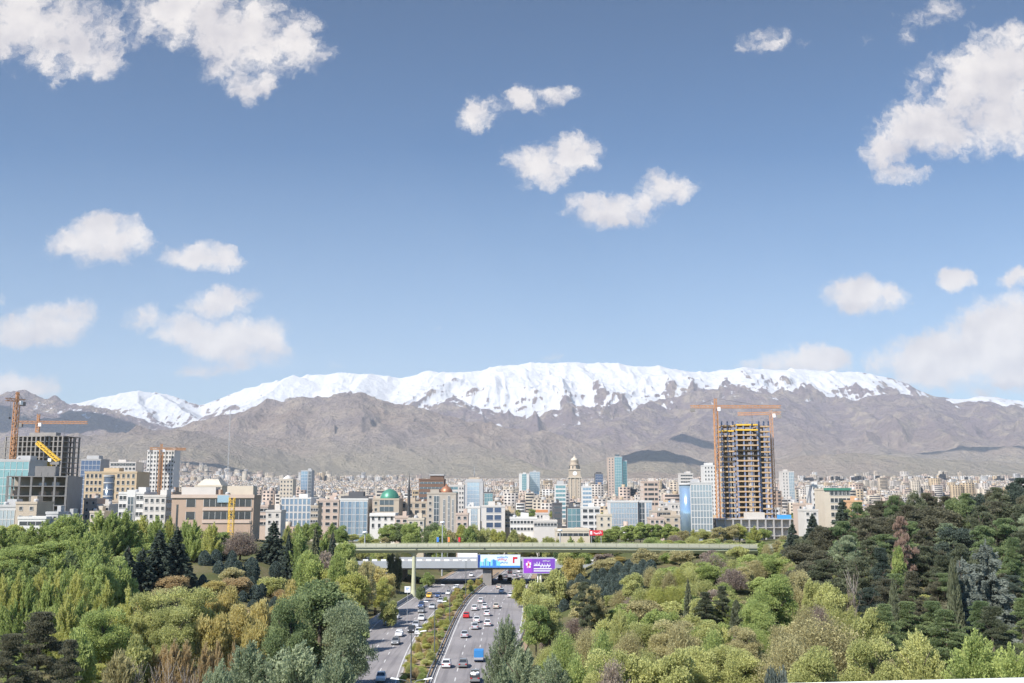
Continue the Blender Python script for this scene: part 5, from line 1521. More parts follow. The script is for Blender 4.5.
# ------------------------------------------------------------------ vegetation
def leaf_mat(name, dark, light, trans=.45):
    if name in MATS: return MATS[name]
    m = bpy.data.materials.new(name); m.use_nodes = True
    t = m.node_tree; t.nodes.clear(); k = NT(t)
    ti = k.n('ShaderNodeAttribute', attribute_name='tint').outputs['Fac']
    rnd = k.n('ShaderNodeObjectInfo').outputs['Random']
    pos = k.n('ShaderNodeNewGeometry').outputs['Position']
    n = k.noise(pos, .35, 3, .6)
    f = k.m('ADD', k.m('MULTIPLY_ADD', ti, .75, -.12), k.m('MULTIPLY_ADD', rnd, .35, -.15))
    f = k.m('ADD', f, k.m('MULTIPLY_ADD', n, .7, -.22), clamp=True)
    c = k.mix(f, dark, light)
    d = k.n('ShaderNodeBsdfDiffuse', ins={'Color': c})
    tr = k.n('ShaderNodeBsdfTranslucent', ins={'Color': c})
    mx = k.n('ShaderNodeMixShader', ins={0: trans, 1: d.outputs[0], 2: tr.outputs[0]})
    out = k.n('ShaderNodeOutputMaterial')
    t.links.new(mx.outputs[0], out.inputs[0])
    MATS[name] = m
    return m
def unit(a):
    return a / (np.linalg.norm(a, axis=-1, keepdims=True) + 1e-9)
def leafcards(P, A, ln, wd, g, tint):
    """diamond leaf sprays: centre P, long axis A"""
    n = len(P)
    A = unit(A)
    B = unit(np.cross(A, g.normal(size=(n, 3))))
    ln = np.broadcast_to(ln, n)[:, None]; wd = np.broadcast_to(wd, n)[:, None]
    V = np.stack([P - A * ln * .5, P + B * wd * .5 - A * ln * .08, P + A * ln * .5, P - B * wd * .5 - A * ln * .08], 1).reshape(-1, 3)
    F = np.arange(n * 4).reshape(n, 4)
    return V, F, tint
def rand_dir(g, n):
    return unit(g.normal(size=(n, 3)))

def crown_lobes(g, h, r, base=.25, nl=26, per=190, ln=.34, wd=.25, lobe=.36, flat=.85, top=1.0, up=.35, squeeze=None):
    """rounded broadleaf crown: many overlapping leafy lobes with gaps between"""
    Vs, T = [], []
    c0, hz = h * (base + 1) / 2, h * (1 - base) / 2
    for i in range(nl):
        d = rand_dir(g, 1)[0]
        q = g.uniform(.45, .80)
        zt = d[2] * q
        rr = r * (1 if squeeze is None else np.interp(zt, [-1, 0, 1], squeeze))
        c = np.array([d[0] * q * rr, d[1] * q * rr, c0 + zt * hz])
        lr = lobe * g.uniform(.7, 1.25) * r
        lt = g.uniform(0, 1)
        n = int(per * g.uniform(.7, 1.3))
        D = rand_dir(g, n)
        D[:, 2] = np.where(D[:, 2] < -.35, -D[:, 2] * .6, D[:, 2])
        rad = lr * g.uniform(.55, 1.08, n)[:, None]
        P = c + D * rad * np.array([1, 1, flat])
        A = D + g.normal(size=(n, 3)) * .7 + np.array([0, 0, up])
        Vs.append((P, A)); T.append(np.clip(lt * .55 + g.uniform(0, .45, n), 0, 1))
    P = np.concatenate([a for a, b in Vs]); A = np.concatenate([b for a, b in Vs]); T = np.concatenate(T)
    P[:, 2] = np.clip(P[:, 2], h * base * .5, h)
    return leafcards(P, A, ln * g.uniform(.6, 1.3, len(P)), wd * g.uniform(.6, 1.3, len(P)), g, T)

def crown_plumes(g, h, r, nb=100, per=125, ln=.46, wd=.17, base=.15, wind=.18, spread=1.0, plume=.38):
    """feathery crown: plumes of leaves running up and out along the shoots"""
    Ps, As, Ts = [], [], []
    for i in range(nb):
        a = g.uniform(0, 6.283); q = math.sqrt(g.uniform(0, 1))
        hh = g.uniform(.35, 1.0)
        env = r * (math.sin(min(1, max(.05, (1.08 - hh) * 1.5)) * 1.57)) ** .7
        tip = np.array([math.cos(a) * q * env * spread, math.sin(a) * q * env * spread, h * hh * (1 - .18 * q * q)])
        L = h * g.uniform(.22, plume)
        dirv = unit(np.array([[math.cos(a) * q * .8 + wind, math.sin(a) * q * .8, 1.0]]))[0]
        n = int(per * g.uniform(.7, 1.3))
        t = g.uniform(0, 1, n) ** .8
        w = L * .17 * np.sin(np.clip(t, .02, 1) * 2.6 + .35)
        P = tip - dirv * (L * t)[:, None] + rand_dir(g, n) * (w * g.uniform(.3, 1, n))[:, None]
        Ps.append(P); As.append(dirv + g.normal(size=(n, 3)) * .42)
        Ts.append(np.clip(g.uniform(0, .55) + g.uniform(-.1, .45, n) + (1 - t) * .18, 0, 1))
    P = np.concatenate(Ps); A = np.concatenate(As); T = np.concatenate(Ts)
    P[:, 2] = np.maximum(P[:, 2], h * base * g.uniform(.4, 1, len(P)))
    return leafcards(P, A, ln * g.uniform(.6, 1.3, len(P)), wd * g.uniform(.6, 1.4, len(P)), g, T)

def crown_tiers(g, h, r, tiers=17, ln=.55, wd=.24, droop=.25, irregular=.15, start=.06, power=.9, mult=1):
    """spruce, cedar: tiers of drooping boughs thick with needles"""
    Ps, As, Ts = [], [], []
    for i in range(tiers):
        f = start + (1 - start) * (i + g.uniform(-.2, .2)) / tiers
        f = min(max(f, .03), .985)
        R_ = r * (1 - f) ** power
        nb = max(4, int(11 * (1 - f) + 4))
        a0 = g.uniform(0, 6.28)
        for b in range(nb):
            a = a0 + 6.283 * b / nb + g.uniform(-.25, .25)
            L = R_ * g.uniform(1 - irregular * 2.2, 1 + irregular) + .12
            n = int((36 + 55 * L / max(r, .1) * 2) * mult)
            t = g.uniform(0, 1, n) ** .65
            out = np.array([math.cos(a), math.sin(a), 0]); side = np.array([-math.sin(a), math.cos(a), 0])
            z = h * f - droop * L * t ** 1.5 * 1.2 + (.12 * L) * t
            w = .26 * L * (1.15 - t)
            P = out * (L * t)[:, None] + side * (w * g.uniform(-1, 1, n))[:, None]
            P[:, 2] = z + g.normal(size=n) * .10 - np.abs(g.normal(size=n)) * .12
            Ps.append(P)
            A = out + side * g.uniform(-.8, .8, n)[:, None] + g.normal(size=(n, 3)) * .25 + np.array([0, 0, -.15])
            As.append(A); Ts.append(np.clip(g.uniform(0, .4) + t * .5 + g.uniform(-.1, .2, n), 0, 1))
    n = 40
    P = np.zeros((n, 3)); P[:, 2] = h * g.uniform(.9, 1.0, n); P[:, :2] = g.normal(size=(n, 2)) * .08 * r * (1.02 - P[:, 2:] / h) * 4
    Ps.append(P); As.append(np.tile([0, 0, 1.], (n, 1)) + g.normal(size=(n, 3)) * .4); Ts.append(np.full(n, .5))
    P = np.concatenate(Ps); A = np.concatenate(As); T = np.concatenate(Ts)
    return leafcards(P, A, ln * g.uniform(.6, 1.2, len(P)), wd * g.uniform(.6, 1.2, len(P)), g, T)

def crown_pine(g, h, r, nl=48, per=230, base=.3, ln=.36, wd=.17, shape=(.7, 1.0, .35)):
    """pine: needle pads on irregular boughs, ragged outline, dark gaps"""
    Ps, As, Ts = [], [], []
    for i in range(nl):
        f = base + (1 - base) * (i + g.uniform(0, 1)) / nl
        env = r * np.interp((f - base) / (1 - base), [0, .4, 1], shape)
        a = g.uniform(0, 6.28); q = g.uniform(.2, 1.0) if f < .93 else g.uniform(0, .4)
        c = np.array([math.cos(a) * q * env, math.sin(a) * q * env, h * f])
        lr = r * g.uniform(.20, .36)
        n = int(per * g.uniform(.6, 1.3))
        D = rand_dir(g, n); D[:, 2] = np.abs(D[:, 2]) * .9 - .15
        P = c + D * (lr * g.uniform(.35, 1.05, n))[:, None] * np.array([1, 1, .6])
        Ps.append(P); As.append(D + np.array([0, 0, .9]) + g.normal(size=(n, 3)) * .45)
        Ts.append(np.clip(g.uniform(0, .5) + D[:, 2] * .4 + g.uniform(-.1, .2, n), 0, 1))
    P = np.concatenate(Ps); A = np.concatenate(As); T = np.concatenate(Ts)
    P[:, 2] = np.minimum(P[:, 2], h)
    return leafcards(P, A, ln * g.uniform(.6, 1.2, len(P)), wd * g.uniform(.6, 1.3, len(P)), g, T)

def crown_ovoid(g, h, r, n=2600, ln=.30, wd=.20, peak=.42):
    """clipped-looking egg shaped cypress: dense upright sprays"""
    f = g.uniform(0.0, 1, n)
    prof = np.interp(f, [0, .08, peak, .75, .92, 1], [.55, .8, 1, .72, .38, .03])
    a = g.uniform(0, 6.283, n)
    bump = 1 + .10 * np.sin(a * 5 + f * 9) + g.normal(size=n) * .05
    rad = r * prof * bump * g.uniform(.72, 1.02, n)
    P = np.stack([np.cos(a) * rad, np.sin(a) * rad, f * h], -1)
    A = np.stack([np.cos(a) * .45, np.sin(a) * .45, np.ones(n)], -1) + g.normal(size=(n, 3)) * .35
    return leafcards(P, A, ln * g.uniform(.7, 1.3, n), wd * g.uniform(.7, 1.3, n), g, np.clip(g.uniform(0, 1, n) * .7 + .3 * np.sin(a * 4) * .5, 0, 1))

def crown_twigs(g, h, r, nb=150, per=14, ln=.55, wd=.10, base=.12, leafy=.3):
    """leafing-out crown: fine upright twigs with sparse small leaves"""
    Ps, As, Ts, Ls, Ws = [], [], [], [], []
    for i in range(nb):
        a = g.uniform(0, 6.283); el = g.uniform(.15, 1.45)
        q = g.uniform(.6, 1.0)
        end = np.array([math.cos(a) * math.cos(el) * r * q, math.sin(a) * math.cos(el) * r * q, h * (base + (1 - base) * math.sin(el) * q)])
        st = np.array([0, 0, h * base]) + (end - np.array([0, 0, h * base])) * g.uniform(.25, .5)
        t = g.uniform(0, 1, per)
        P = st + (end - st) * t[:, None] + g.normal(size=(per, 3)) * .05 * r
        Ps.append(P); As.append((end - st) / np.linalg.norm(end - st) + g.normal(size=(per, 3)) * .45 + np.array([0, 0, .3]))
        lf = g.uniform(0, 1, per) < leafy
        Ts.append(np.where(lf, g.uniform(.5, 1, per), g.uniform(0, .45, per)))
        Ls.append(np.where(lf, ln * .7, ln * 1.2)); Ws.append(np.where(lf, wd * 2.4, wd))
    P = np.concatenate(Ps); A = np.concatenate(As)
    return leafcards(P, A, np.concatenate(Ls), np.concatenate(Ws), g, np.concatenate(Ts))

def trunk_mesh(g, h, top, r0, limbs, reach, name, m, start=.3):
    b = MB()
    bend = g.normal(size=2) * .02 * h
    pts = [(bend[0] * t * t, bend[1] * t * t, -.3 + (top + .3) * t) for t in (0, .08, .3, .6, 1)]
    b.tube(pts, [r0 * 1.35, r0, r0 * .8, r0 * .55, r0 * .18], 7)
    for i in range(limbs):
        f = g.uniform(start, .85); a = g.uniform(0, 6.28); L = reach * g.uniform(.5, .95)
        z = top * f
        p0 = (bend[0] * f * f, bend[1] * f * f, z)
        p1 = (p0[0] + math.cos(a) * L * .5, p0[1] + math.sin(a) * L * .5, z + L * .35)
        p2 = (p0[0] + math.cos(a) * L, p0[1] + math.sin(a) * L, z + L * .85)
        b.tube([p0, p1, p2], [r0 * .42, r0 * .28, r0 * .08], 5)
    return b.mesh(name, m, True)

BARK = mat('bark', (.10, .078, .06), .95, var=.3, scale=4)
PALEBARK = mat('pale_bark', (.30, .265, .235), .9, var=.2, scale=4)
LM = {  # foliage colours: darker leaves to young tips
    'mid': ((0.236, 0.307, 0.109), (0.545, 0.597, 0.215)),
    'lime': ((0.400, 0.421, 0.121), (0.700, 0.676, 0.275)),
    'deep': ((0.141, 0.197, 0.094), (0.334, 0.385, 0.176)),
    'greygreen': ((0.187, 0.233, 0.136), (0.451, 0.496, 0.308)),
    'spruce': ((0.063, 0.087, 0.069), (0.168, 0.202, 0.157)),
    'pine': ((.108, .124, .076), (.265, .280, .170)),
    'ovoid': ((0.100, 0.133, 0.113), (0.256, 0.308, 0.264)),
    'yellow': ((0.480, 0.405, 0.150), (0.720, 0.630, 0.300)),
    'ochre': ((0.440, 0.330, 0.175), (0.670, 0.540, 0.310)),
    'olive': ((0.302, 0.320, 0.118), (0.705, 0.697, 0.299)),
    'mauve': ((0.260, 0.205, 0.178), (0.505, 0.423, 0.315)),
    'khaki': ((0.315, 0.280, 0.143), (0.660, 0.601, 0.315)),
    'silver': ((0.129, 0.151, 0.129), (0.302, 0.330, 0.280)),
    'fresh': ((0.217, 0.282, 0.095), (0.527, 0.581, 0.207)),
    'rust': ((0.273, 0.192, 0.150), (0.492, 0.355, 0.273)),
    'brownfir': ((.105, .104, .070), (.265, .255, .165)),
}
def LMat(c):
    return leaf_mat('leaves_' + c, *LM[c], trans=.58 if c in ('lime', 'yellow', 'ochre') else .45)
PROTO = {}
def proto(kind, col, i, fine=False):
    """mesh pair (crown, trunk) of a kind in a colour; i picks the variant"""
    key = (kind, col, i, fine)
    if key in PROTO: return PROTO[key]
    g = np.random.default_rng(abs(hash((kind, i))) % 99991 if False else sum(map(ord, kind)) * 31 + i * 7 + 5)
    gk = (kind, i, fine)
    q, z = (2.6, .60) if fine else (1, 1)
    if gk not in SHAPES:
        H, r = 10.0, 4.0
        if kind == 'round':
            d = crown_lobes(g, H, r, .14, 40, 420 * q, .34 * z, .25 * z); tr = (7.5, .24, 6, 3)
        elif kind == 'tall':
            r = 3.0; d = crown_lobes(g, H, r, .10, 40, 380 * q, .34 * z, .25 * z, squeeze=(1.0, 1.0, .55)); tr = (8.5, .22, 5, 2.2)
        elif kind == 'plume':
            d = crown_plumes(g, H, r, int(100 * q ** .5), 125 * q ** .5, .46 * z, .17 * z); tr = (7.0, .24, 7, 2.4)
        elif kind == 'column':
            r = 2.2; d = crown_plumes(g, H, r, 60, 120, .46, .17); tr = (8, .18, 5, 1.3)
        elif kind == 'spruce':
            r = 2.0; d = crown_tiers(g, H, 2.8, ln=.55 * z, wd=.24 * z, mult=q); tr = (9.8, .20, 0, 0)
        elif kind == 'cedar':
            r = 3.4; d = crown_tiers(g, H, 4.2, 15, .75 * z, .30 * z, .12, .35, .10, .65, mult=q * 1.3); tr = (9.6, .28, 0, 0)
        elif kind == 'pine':
            d = crown_pine(g, H, r, 48, 230 * q, .3, .36 * z, .17 * z); tr = (9.2, .26, 9, 3)
        elif kind == 'pinecone':
            r = 3.2; d = crown_pine(g, H, r, 64, 190 * q, .06, .34 * z, .17 * z, (1.0, .75, .10)); tr = (9.4, .22, 5, 1.6)
        elif kind == 'ovoid':
            r = 3.4; d = crown_ovoid(g, H, r, 3600, .8, .5); tr = (5, .35, 0, 0)
        elif kind == 'cypress':
            r = 1.5; d = crown_ovoid(g, H, r, 3000, .7, .34, .35); tr = (6, .2, 0, 0)
        elif kind == 'twiggy':
            d = crown_twigs(g, H, r, int(900 * q), 18, .46 * z, .09 * z); tr = (5, .22, 9, 2.6)
        elif kind == 'shrub':
            r = 5.5; d = crown_lobes(g, H, r, .02, 30, 300 * q, .62 * z, .46 * z, .40); tr = (5, .25, 6, 3.5)
        elif kind == 'broom':
            r = 5.0; d = crown_plumes(g, H, r, 140, 70, 1.0, .17, .03, .05, 1.15, .6); tr = (4, .25, 6, 3)
        elif kind == 'bare':
            d = crown_twigs(g, H, r, 60, 5, .8, .12, .15, .1); tr = (8, .20, 9, 3.6)
        V, F, T = d
        SHAPES[gk] = (V, F, T, r, tr)
    V, F, T, r, tr = SHAPES[gk]
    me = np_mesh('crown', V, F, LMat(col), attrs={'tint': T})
    tk = ('trunk', kind, i, col == 'bareW')
    if tk not in SHAPES:
        SHAPES[tk] = trunk_mesh(np.random.default_rng(i + 3), 10, tr[0], tr[1], tr[2], tr[3], 'trunk', PALEBARK if kind == 'bare' else BARK)
    PROTO[key] = (me, SHAPES[tk], r)
    return PROTO[key]
SHAPES = {}
NVAR = {'round': 4, 'plume': 4, 'pine': 4, 'ovoid': 3, 'spruce': 3, 'shrub': 3, 'pinecone': 3}
TREES = []
def tree(kind, col, x, ytop, wpx, d, label, group=None, hmin=1.0, name=None, cat=None, base=None, top_h=None):
    """a tree whose top stands at photo point (x, ytop) when seen from the footbridge, wpx wide, d metres north"""
    p = at(x, ytop, d)
    zg = tz(p.x, p.y) if base is None else base
    h = max(p.z - zg, hmin) if top_h is None else top_h
    if top_h is None and kind not in ('shrub', 'ovoid', 'broom') and base is None and 200 < d < 330 and x > 540 and x < 815:
        while h < 5.5 and d > 190:        # too short for a tree: stand it lower on the slope
            d -= 5; p = at(x, ytop, d); zg = tz(p.x, p.y); h = max(p.z - zg, hmin)
    w = wpx / FPX * d
    fine = d < 215 and w > 6.5
    i = int(rng.integers(0, 2 if fine else NVAR.get(kind, 2)))
    cm, tm, r = proto(kind, col, i, fine)
    if kind not in ('shrub', 'ovoid') and h < .62 * w: w = h / .62
    shrub = kind in ('shrub', 'broom', 'ovoid')
    name = name or ({'spruce': 'spruce_tree', 'cedar': 'cedar_tree', 'pine': 'pine_tree', 'pinecone': 'pine_tree', 'cypress': 'cypress_tree', 'ovoid': 'cypress_shrub', 'plume': 'feathery_tree', 'twiggy': 'leafing_tree', 'shrub': 'shrub', 'broom': 'shrub'}.get(kind, 'tree'))
    cat = cat or ('shrub' if shrub else 'tree')
    o = empty(name, (p.x, p.y, zg - .1), float(rng.uniform(0, 6.28)), label, cat, group)
    sr, sz = w / 2 / r, h / 10.0
    o.scale = (sr, sr, sz)
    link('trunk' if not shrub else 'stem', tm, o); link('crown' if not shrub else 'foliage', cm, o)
    TREES.append((p.x, p.y, w))
    return o
def tree_on(kind, col, x, ybase, wpx, hpx, label, group=None, **kw):
    p = hit(x, ybase)
    if p is None: return None
    top = at(x, ybase - hpx, p.y)
    return tree(kind, col, x, ybase - hpx, wpx, p.y, label, group, base=p.z - .1, hmin=.8, **kw)
def row(kind, cols, x0, x1, step, top, d, label, group, w=1.5, jit=.35, tj=4, dj=12, **kw):
    """a run of trees along a line of tops"""
    x = x0
    while x <= x1:
        k = kind if isinstance(kind, str) else kind[int(rng.integers(0, len(kind)))]
        c = cols if isinstance(cols, str) else cols[int(rng.integers(0, len(cols)))]
        lab = label(k, c) if callable(label) else label
        tree(k, c, x + rng.uniform(-jit, jit) * step, (top(x) if callable(top) else top) + rng.uniform(0, tj), step * w * rng.uniform(.85, 1.2), d + rng.uniform(-dj, dj), lab, group, **kw)
        x += step

CN = {'mid': 'medium green', 'lime': 'bright yellow green', 'deep': 'deep green', 'greygreen': 'grey green', 'spruce': 'blue green', 'pine': 'dark green', 'ovoid': 'dark blue green', 'yellow': 'yellow flowering', 'ochre': 'orange brown', 'olive': 'olive green', 'mauve': 'brownish mauve', 'khaki': 'pale khaki', 'silver': 'silvery blue', 'fresh': 'fresh green', 'rust': 'rusty brown', 'brownfir': 'dark brownish green'}
KN = {'round': 'rounded tree', 'tall': 'tall broadleaf tree', 'plume': 'feathery tree', 'column': 'slender upright tree', 'spruce': 'spruce', 'cedar': 'cedar', 'pine': 'ragged pine', 'pinecone': 'conical pine', 'ovoid': 'egg shaped cypress', 'cypress': 'narrow cypress', 'twiggy': 'twiggy half bare tree', 'shrub': 'bushy shrub', 'broom': 'whippy shrub', 'bare': 'bare tree'}
def lab(where):
    return lambda k, c: CN[c] + ' ' + KN[k] + ' ' + where

# ---- beyond the footbridge: trees that screen the foot of the town
row(('round', 'tall', 'plume'), ('mid', 'fresh', 'olive', 'mid'), 285, 350, 11, curve([(285, 521), (300, 519), (325, 517), (350, 528)]), 400, lab('below the low town blocks left of the footbridge'), 'trees along the town edge, left')
row('round', ('deep', 'mid'), 392, 440, 12, curve([(392, 522), (415, 518), (440, 524)]), 450, 'deep green rounded tree in the dark clump behind the footbridge pillar', 'dark clump behind the footbridge', 1.9, tj=2)
row(('tall', 'round'), ('olive', 'lime', 'mid', 'khaki'), 352, 392, 9, curve([(352, 532), (370, 535), (392, 533)]), 440, lab('in front of the blue glass block and white villa'), 'trees before the blue block')
row(('round', 'tall'), ('olive', 'khaki', 'lime', 'mid', 'olive'), 442, 530, 8.5, curve([(442, 526), (458, 521), (475, 519), (500, 524), (515, 526), (530, 530)]), 470, lab('behind the overpass and its billboards'), 'trees behind the overpass', 1.7)
row(('round', 'plume'), ('olive', 'mid', 'fresh'), 533, 612, 9, curve([(533, 533), (560, 533), (590, 531), (612, 528)]), 470, lab('below the red sign board right of the overpass'), 'trees right of the overpass', 1.7)
row('tall', ('mid', 'fresh', 'mid'), 602, 678, 8, curve([(602, 526), (625, 522), (650, 519), (668, 521), (678, 525)]), 440, 'medium green upright tree in the grove below the white grid fronted block', 'green grove below the grid block', 2.0, tj=3)
row(('round', 'tall', 'plume'), ('lime', 'olive', 'fresh', 'khaki'), 676, 770, 9, curve([(676, 527), (700, 526), (740, 523), (770, 526)]), 420, lab('below the unfinished tower'), 'trees below the unfinished tower', 1.8)
# second line, just behind the footbridge deck
row(('round', 'shrub', 'round'), ('mid', 'olive', 'deep', 'lime'), 560, 760, 11, 541, 372, lab('just behind the right half of the footbridge'), 'bushes behind the right half of the footbridge', 1.7, tj=5)
row(('round', 'round', 'plume'), ('mid', 'olive', 'deep'), 330, 395, 11, 543, 385, lab('just behind the left end of the footbridge'), 'bushes behind the left end of the footbridge', 1.7, tj=4)

# ---- left park, far row
A = curve([(-30, 528), (0, 523), (30, 523), (60, 512), (100, 504), (130, 507), (150, 514), (170, 512), (190, 517)])
row(('plume', 'plume', 'round'), ('mid', 'mid', 'fresh'), -40, 125, 15, A, 285, lab('in the tall far row left of the spruces'), 'far row of trees', 2.4, tj=3)
row(('plume', 'round'), ('mid', 'mid', 'fresh'), -30, 112, 15, lambda x: A(x) + 20, 262, lab('in the front of the far row'), 'front of the far row', 2.5, tj=8)
row('plume', ('mid', 'deep', 'mid'), -30, 118, 15, lambda x: A(x) + 34, 240, 'medium green feathery tree low at the foot of the far row', 'foot of the far row', 2.1, tj=6, dj=6)
row(('plume', 'shrub'), ('mid', 'lime', 'mid'), -30, 125, 15, lambda x: A(x) + 47, 220, 'medium green low tree between the far row and the lit front row', 'trees between far row and lit front row', 2.0, tj=8, dj=6)
row('plume', ('lime', 'mid', 'lime'), 132, 215, 13, curve([(132, 511), (170, 513), (215, 519)]), 300, lab('behind the spruces and below the brick office block'), 'light trees behind the spruces', 2.0, tj=3)
tree('spruce', 'spruce', 128, 546, 26, 236, 'dark spruce at the left end of the spruce clump, shortest of it')
tree('spruce', 'spruce', 143, 548, 30, 240, 'dark spruce second from the left in the spruce clump')
tree('spruce', 'spruce', 160, 530, 34, 246, 'broad dark spruce in the middle of the spruce clump')
tree('spruce', 'spruce', 178, 527, 30, 250, 'tallest blue green spruce at the right of the spruce clump')
tree('spruce', 'spruce', 199, 534, 24, 300, 'slim spruce standing alone right of the spruce clump')
tree('spruce', 'spruce', 216, 536, 22, 302, 'small spruce at the left foot of the brownish twiggy tree')
tree('spruce', 'spruce', 274, 521, 25, 305, 'dark narrow spruce right of the brownish twiggy tree')
tree('twiggy', 'mauve', 241, 529, 44, 302, 'brownish half bare round tree above the egg shaped cypresses')
tree('plume', 'mid', 300, 525, 34, 290, 'medium green upright tree right of the dark narrow spruce')
tree('spruce', 'spruce', 289, 533, 14, 288, 'very slim dark conifer between two green trees on the left slope')
tree('spruce', 'spruce', 333, 531, 16, 300, 'small dark conifer near the left end of the footbridge')
tree('spruce', 'pine', 316, 527, 15, 297, 'slim dark conifer below the pale low houses')
tree('plume', 'fresh', 325, 529, 30, 305, 'fresh green feathery tree near the left end of the footbridge')
tree('round', 'mid', 346, 537, 28, 300, 'rounded green tree hiding the left end of the footbridge')
# left slope behind the dark tree
row(('round', 'twiggy', 'round', 'shrub'), ('olive', 'mid', 'khaki', 'mauve', 'fresh'), 302, 372, 13, curve([(302, 552), (310, 550), (330, 548), (372, 553)]), 262, lab('on the upper left slope below the footbridge end'), 'bushes on the upper left slope', 1.8, tj=6)
row(('twiggy', 'shrub'), ('khaki', 'mauve', 'olive'), 312, 336, 12, 572, 240, lab('among the egg shaped cypresses on the left slope'), 'bushes among the left cypresses', 1.6, tj=8)
OV = [(205, 550, 12), (216, 549, 12), (219, 560, 11), (230, 558, 10), (238, 560, 11), (239, 569, 8), (252, 557, 16), (276, 561, 13), (285, 568, 9), (296, 562, 11), (252, 576, 10), (261, 578, 9), (256, 584, 13), (262, 583, 10), (253, 599, 11), (203, 574, 8), (232, 550, 10), (300, 570, 10), (243, 590, 9), (275, 596, 10)]
for n, (x, y, w) in enumerate(OV):
    tree_on('ovoid', 'ovoid', x, y + w * 1.35, w, w * 1.35, 'dark egg shaped cypress on the bare left slope above the yellow shrubs' if n not in (6, 14) else ('largest egg shaped cypress on the left slope, under the twiggy tree' if n == 6 else 'lowest egg shaped cypress on the left slope, beside the dark broadleaf tree'), 'egg shaped cypresses on the left slope' if n not in (6, 14) else None)
# yellow trees by the left bank
for (x, y, w, d, c, l) in [(332, 562, 44, 262, 'lime', 'yellow green round tree left of the roadside embankment, behind the dark broadleaf tree'), (350, 571, 40, 250, 'lime', 'yellow green round tree just behind the top of the dark broadleaf tree'), (376, 566, 42, 285, 'yellow', 'golden yellow round tree beside the footbridge pillar'), (382, 577, 22, 278, 'lime', 'small yellow green tree at the roadside edge of the golden tree')]:
    tree('round', c, x, y, w, d, l)
tree('shrub', 'olive', 389, 599, 18, 255, 'olive roadside bush below the small road sign')
tree('shrub', 'mid', 358, 606, 24, 215, 'green roadside bush at the top of the left carriageway barrier')
tree('twiggy', 'olive', 347, 588, 34, 225, 'olive fine leaved tree between the dark tree and the roadside')
tree('shrub', 'deep', 421, 584, 10, 318, 'dark green bush at the foot of the footbridge pillar')
tree('shrub', 'mid', 428, 572, 14, 366, 'green bush under the left end of the overpass')
tree('shrub', 'pine', 398, 552, 10, 340, 'small dark bush left of the overpass abutment'); tree('shrub', 'pine', 391, 551, 8, 338, 'smallest dark bush at the far left of the overpass abutment')
tree('twiggy', 'khaki', 311, 585, 40, 195, 'pale khaki fine twigged tree left of the dark broadleaf tree')
tree('shrub', 'khaki', 296, 598, 36, 180, 'pale dry bush just left of the dark broadleaf tree')

# the olive clumps and yellow shrubs in the middle left
for (x, y, w, d, c, l) in [(152, 588, 44, 176, 'olive', 'olive clumpy tree with dark hollows behind the orange hedge, left one'), (190, 584, 58, 180, 'olive', 'large olive clumpy tree with dark hollows behind the orange hedge'), (176, 603, 46, 168, 'olive', 'low olive clumpy tree in front of the two behind the orange hedge')]:
    tree('round', c, x, y, w, d, l, name='tree')
for (x, y, w, d, l) in [(222, 586, 40, 186, 'yellow flowering shrub on the slope, upper left of three'), (240, 604, 46, 176, 'large yellow flowering shrub left of the dark broadleaf tree'), (262, 596, 30, 182, 'yellow flowering shrub touching the dark broadleaf tree'), (214, 610, 36, 170, 'yellow flowering shrub beside the large olive clumpy tree'), (145, 592, 22, 196, 'small yellow shrub peeping over the olive clumpy tree'), (258, 618, 34, 166, 'low pale yellow shrub above the grey green willow'), (290, 580, 26, 205, 'pale yellow shrub below the left slope cypresses')]:
    tree('shrub', 'yellow', x, y, w, d, l)
# bright row in front
B = curve([(-30, 568), (0, 567), (15, 563), (40, 573), (75, 561), (100, 575), (118, 574), (136, 590)])
row('plume', ('lime', 'lime', 'lime', 'fresh'), -25, 128, 15, B, 188, 'bright yellow green feathery tree in the lit front row at far left', 'lit front row of feathery trees', 2.2, tj=4, dj=7)
row('plume', ('lime', 'lime', 'fresh'), -18, 120, 17, lambda x: B(x) + 26, 172, 'bright yellow green feathery tree low in the lit front row at far left', 'lit front row, lower trees', 2.0, tj=8, dj=5)
tree('round', 'fresh', 104, 606, 56, 165, 'fresh green round tree at the right end of the lit front row')
tree('shrub', 'mid', 80, 628, 34, 150, 'green bush at the right of the dark brownish fir')
tree('pinecone', 'brownfir', 42, 612, 70, 138, 'dark brownish fir in the lower left corner, tallest there')
tree('pinecone', 'brownfir', 12, 634, 60, 130, 'dark brownish fir cut by the left edge of the view')
tree('pinecone', 'brownfir', 70, 640, 44, 132, 'dark brownish fir at the right of the lower left clump')
tree('broom', 'khaki', 122, 646, 48, 140, 'khaki whippy shrub beside the lower left path')
tree('shrub', 'olive', 138, 634, 30, 152, 'olive shrub at the left end of the orange hedge')
row('broom', ('ochre', 'ochre', 'yellow'), 152, 240, 13, curve([(152, 640), (180, 634), (240, 640)]), 152, 'orange brown shrub in the hedge above the lawn', 'orange hedge above the lawn', 1.7, tj=4, dj=2, hmin=2.0)
for (x, y, l) in [(140, 655, 'pale bare sapling beside the khaki shrub'), (157, 656, 'pale bare sapling by the path, second from the left'), (170, 653, 'pale bare sapling below the orange hedge'), (186, 658, 'pale bare sapling in front of the lawn, small'), (196, 655, 'pale bare sapling next to the grey green willow')]:
    tree('bare', 'mauve', x, y, 20, 140, l, hmin=2.5)
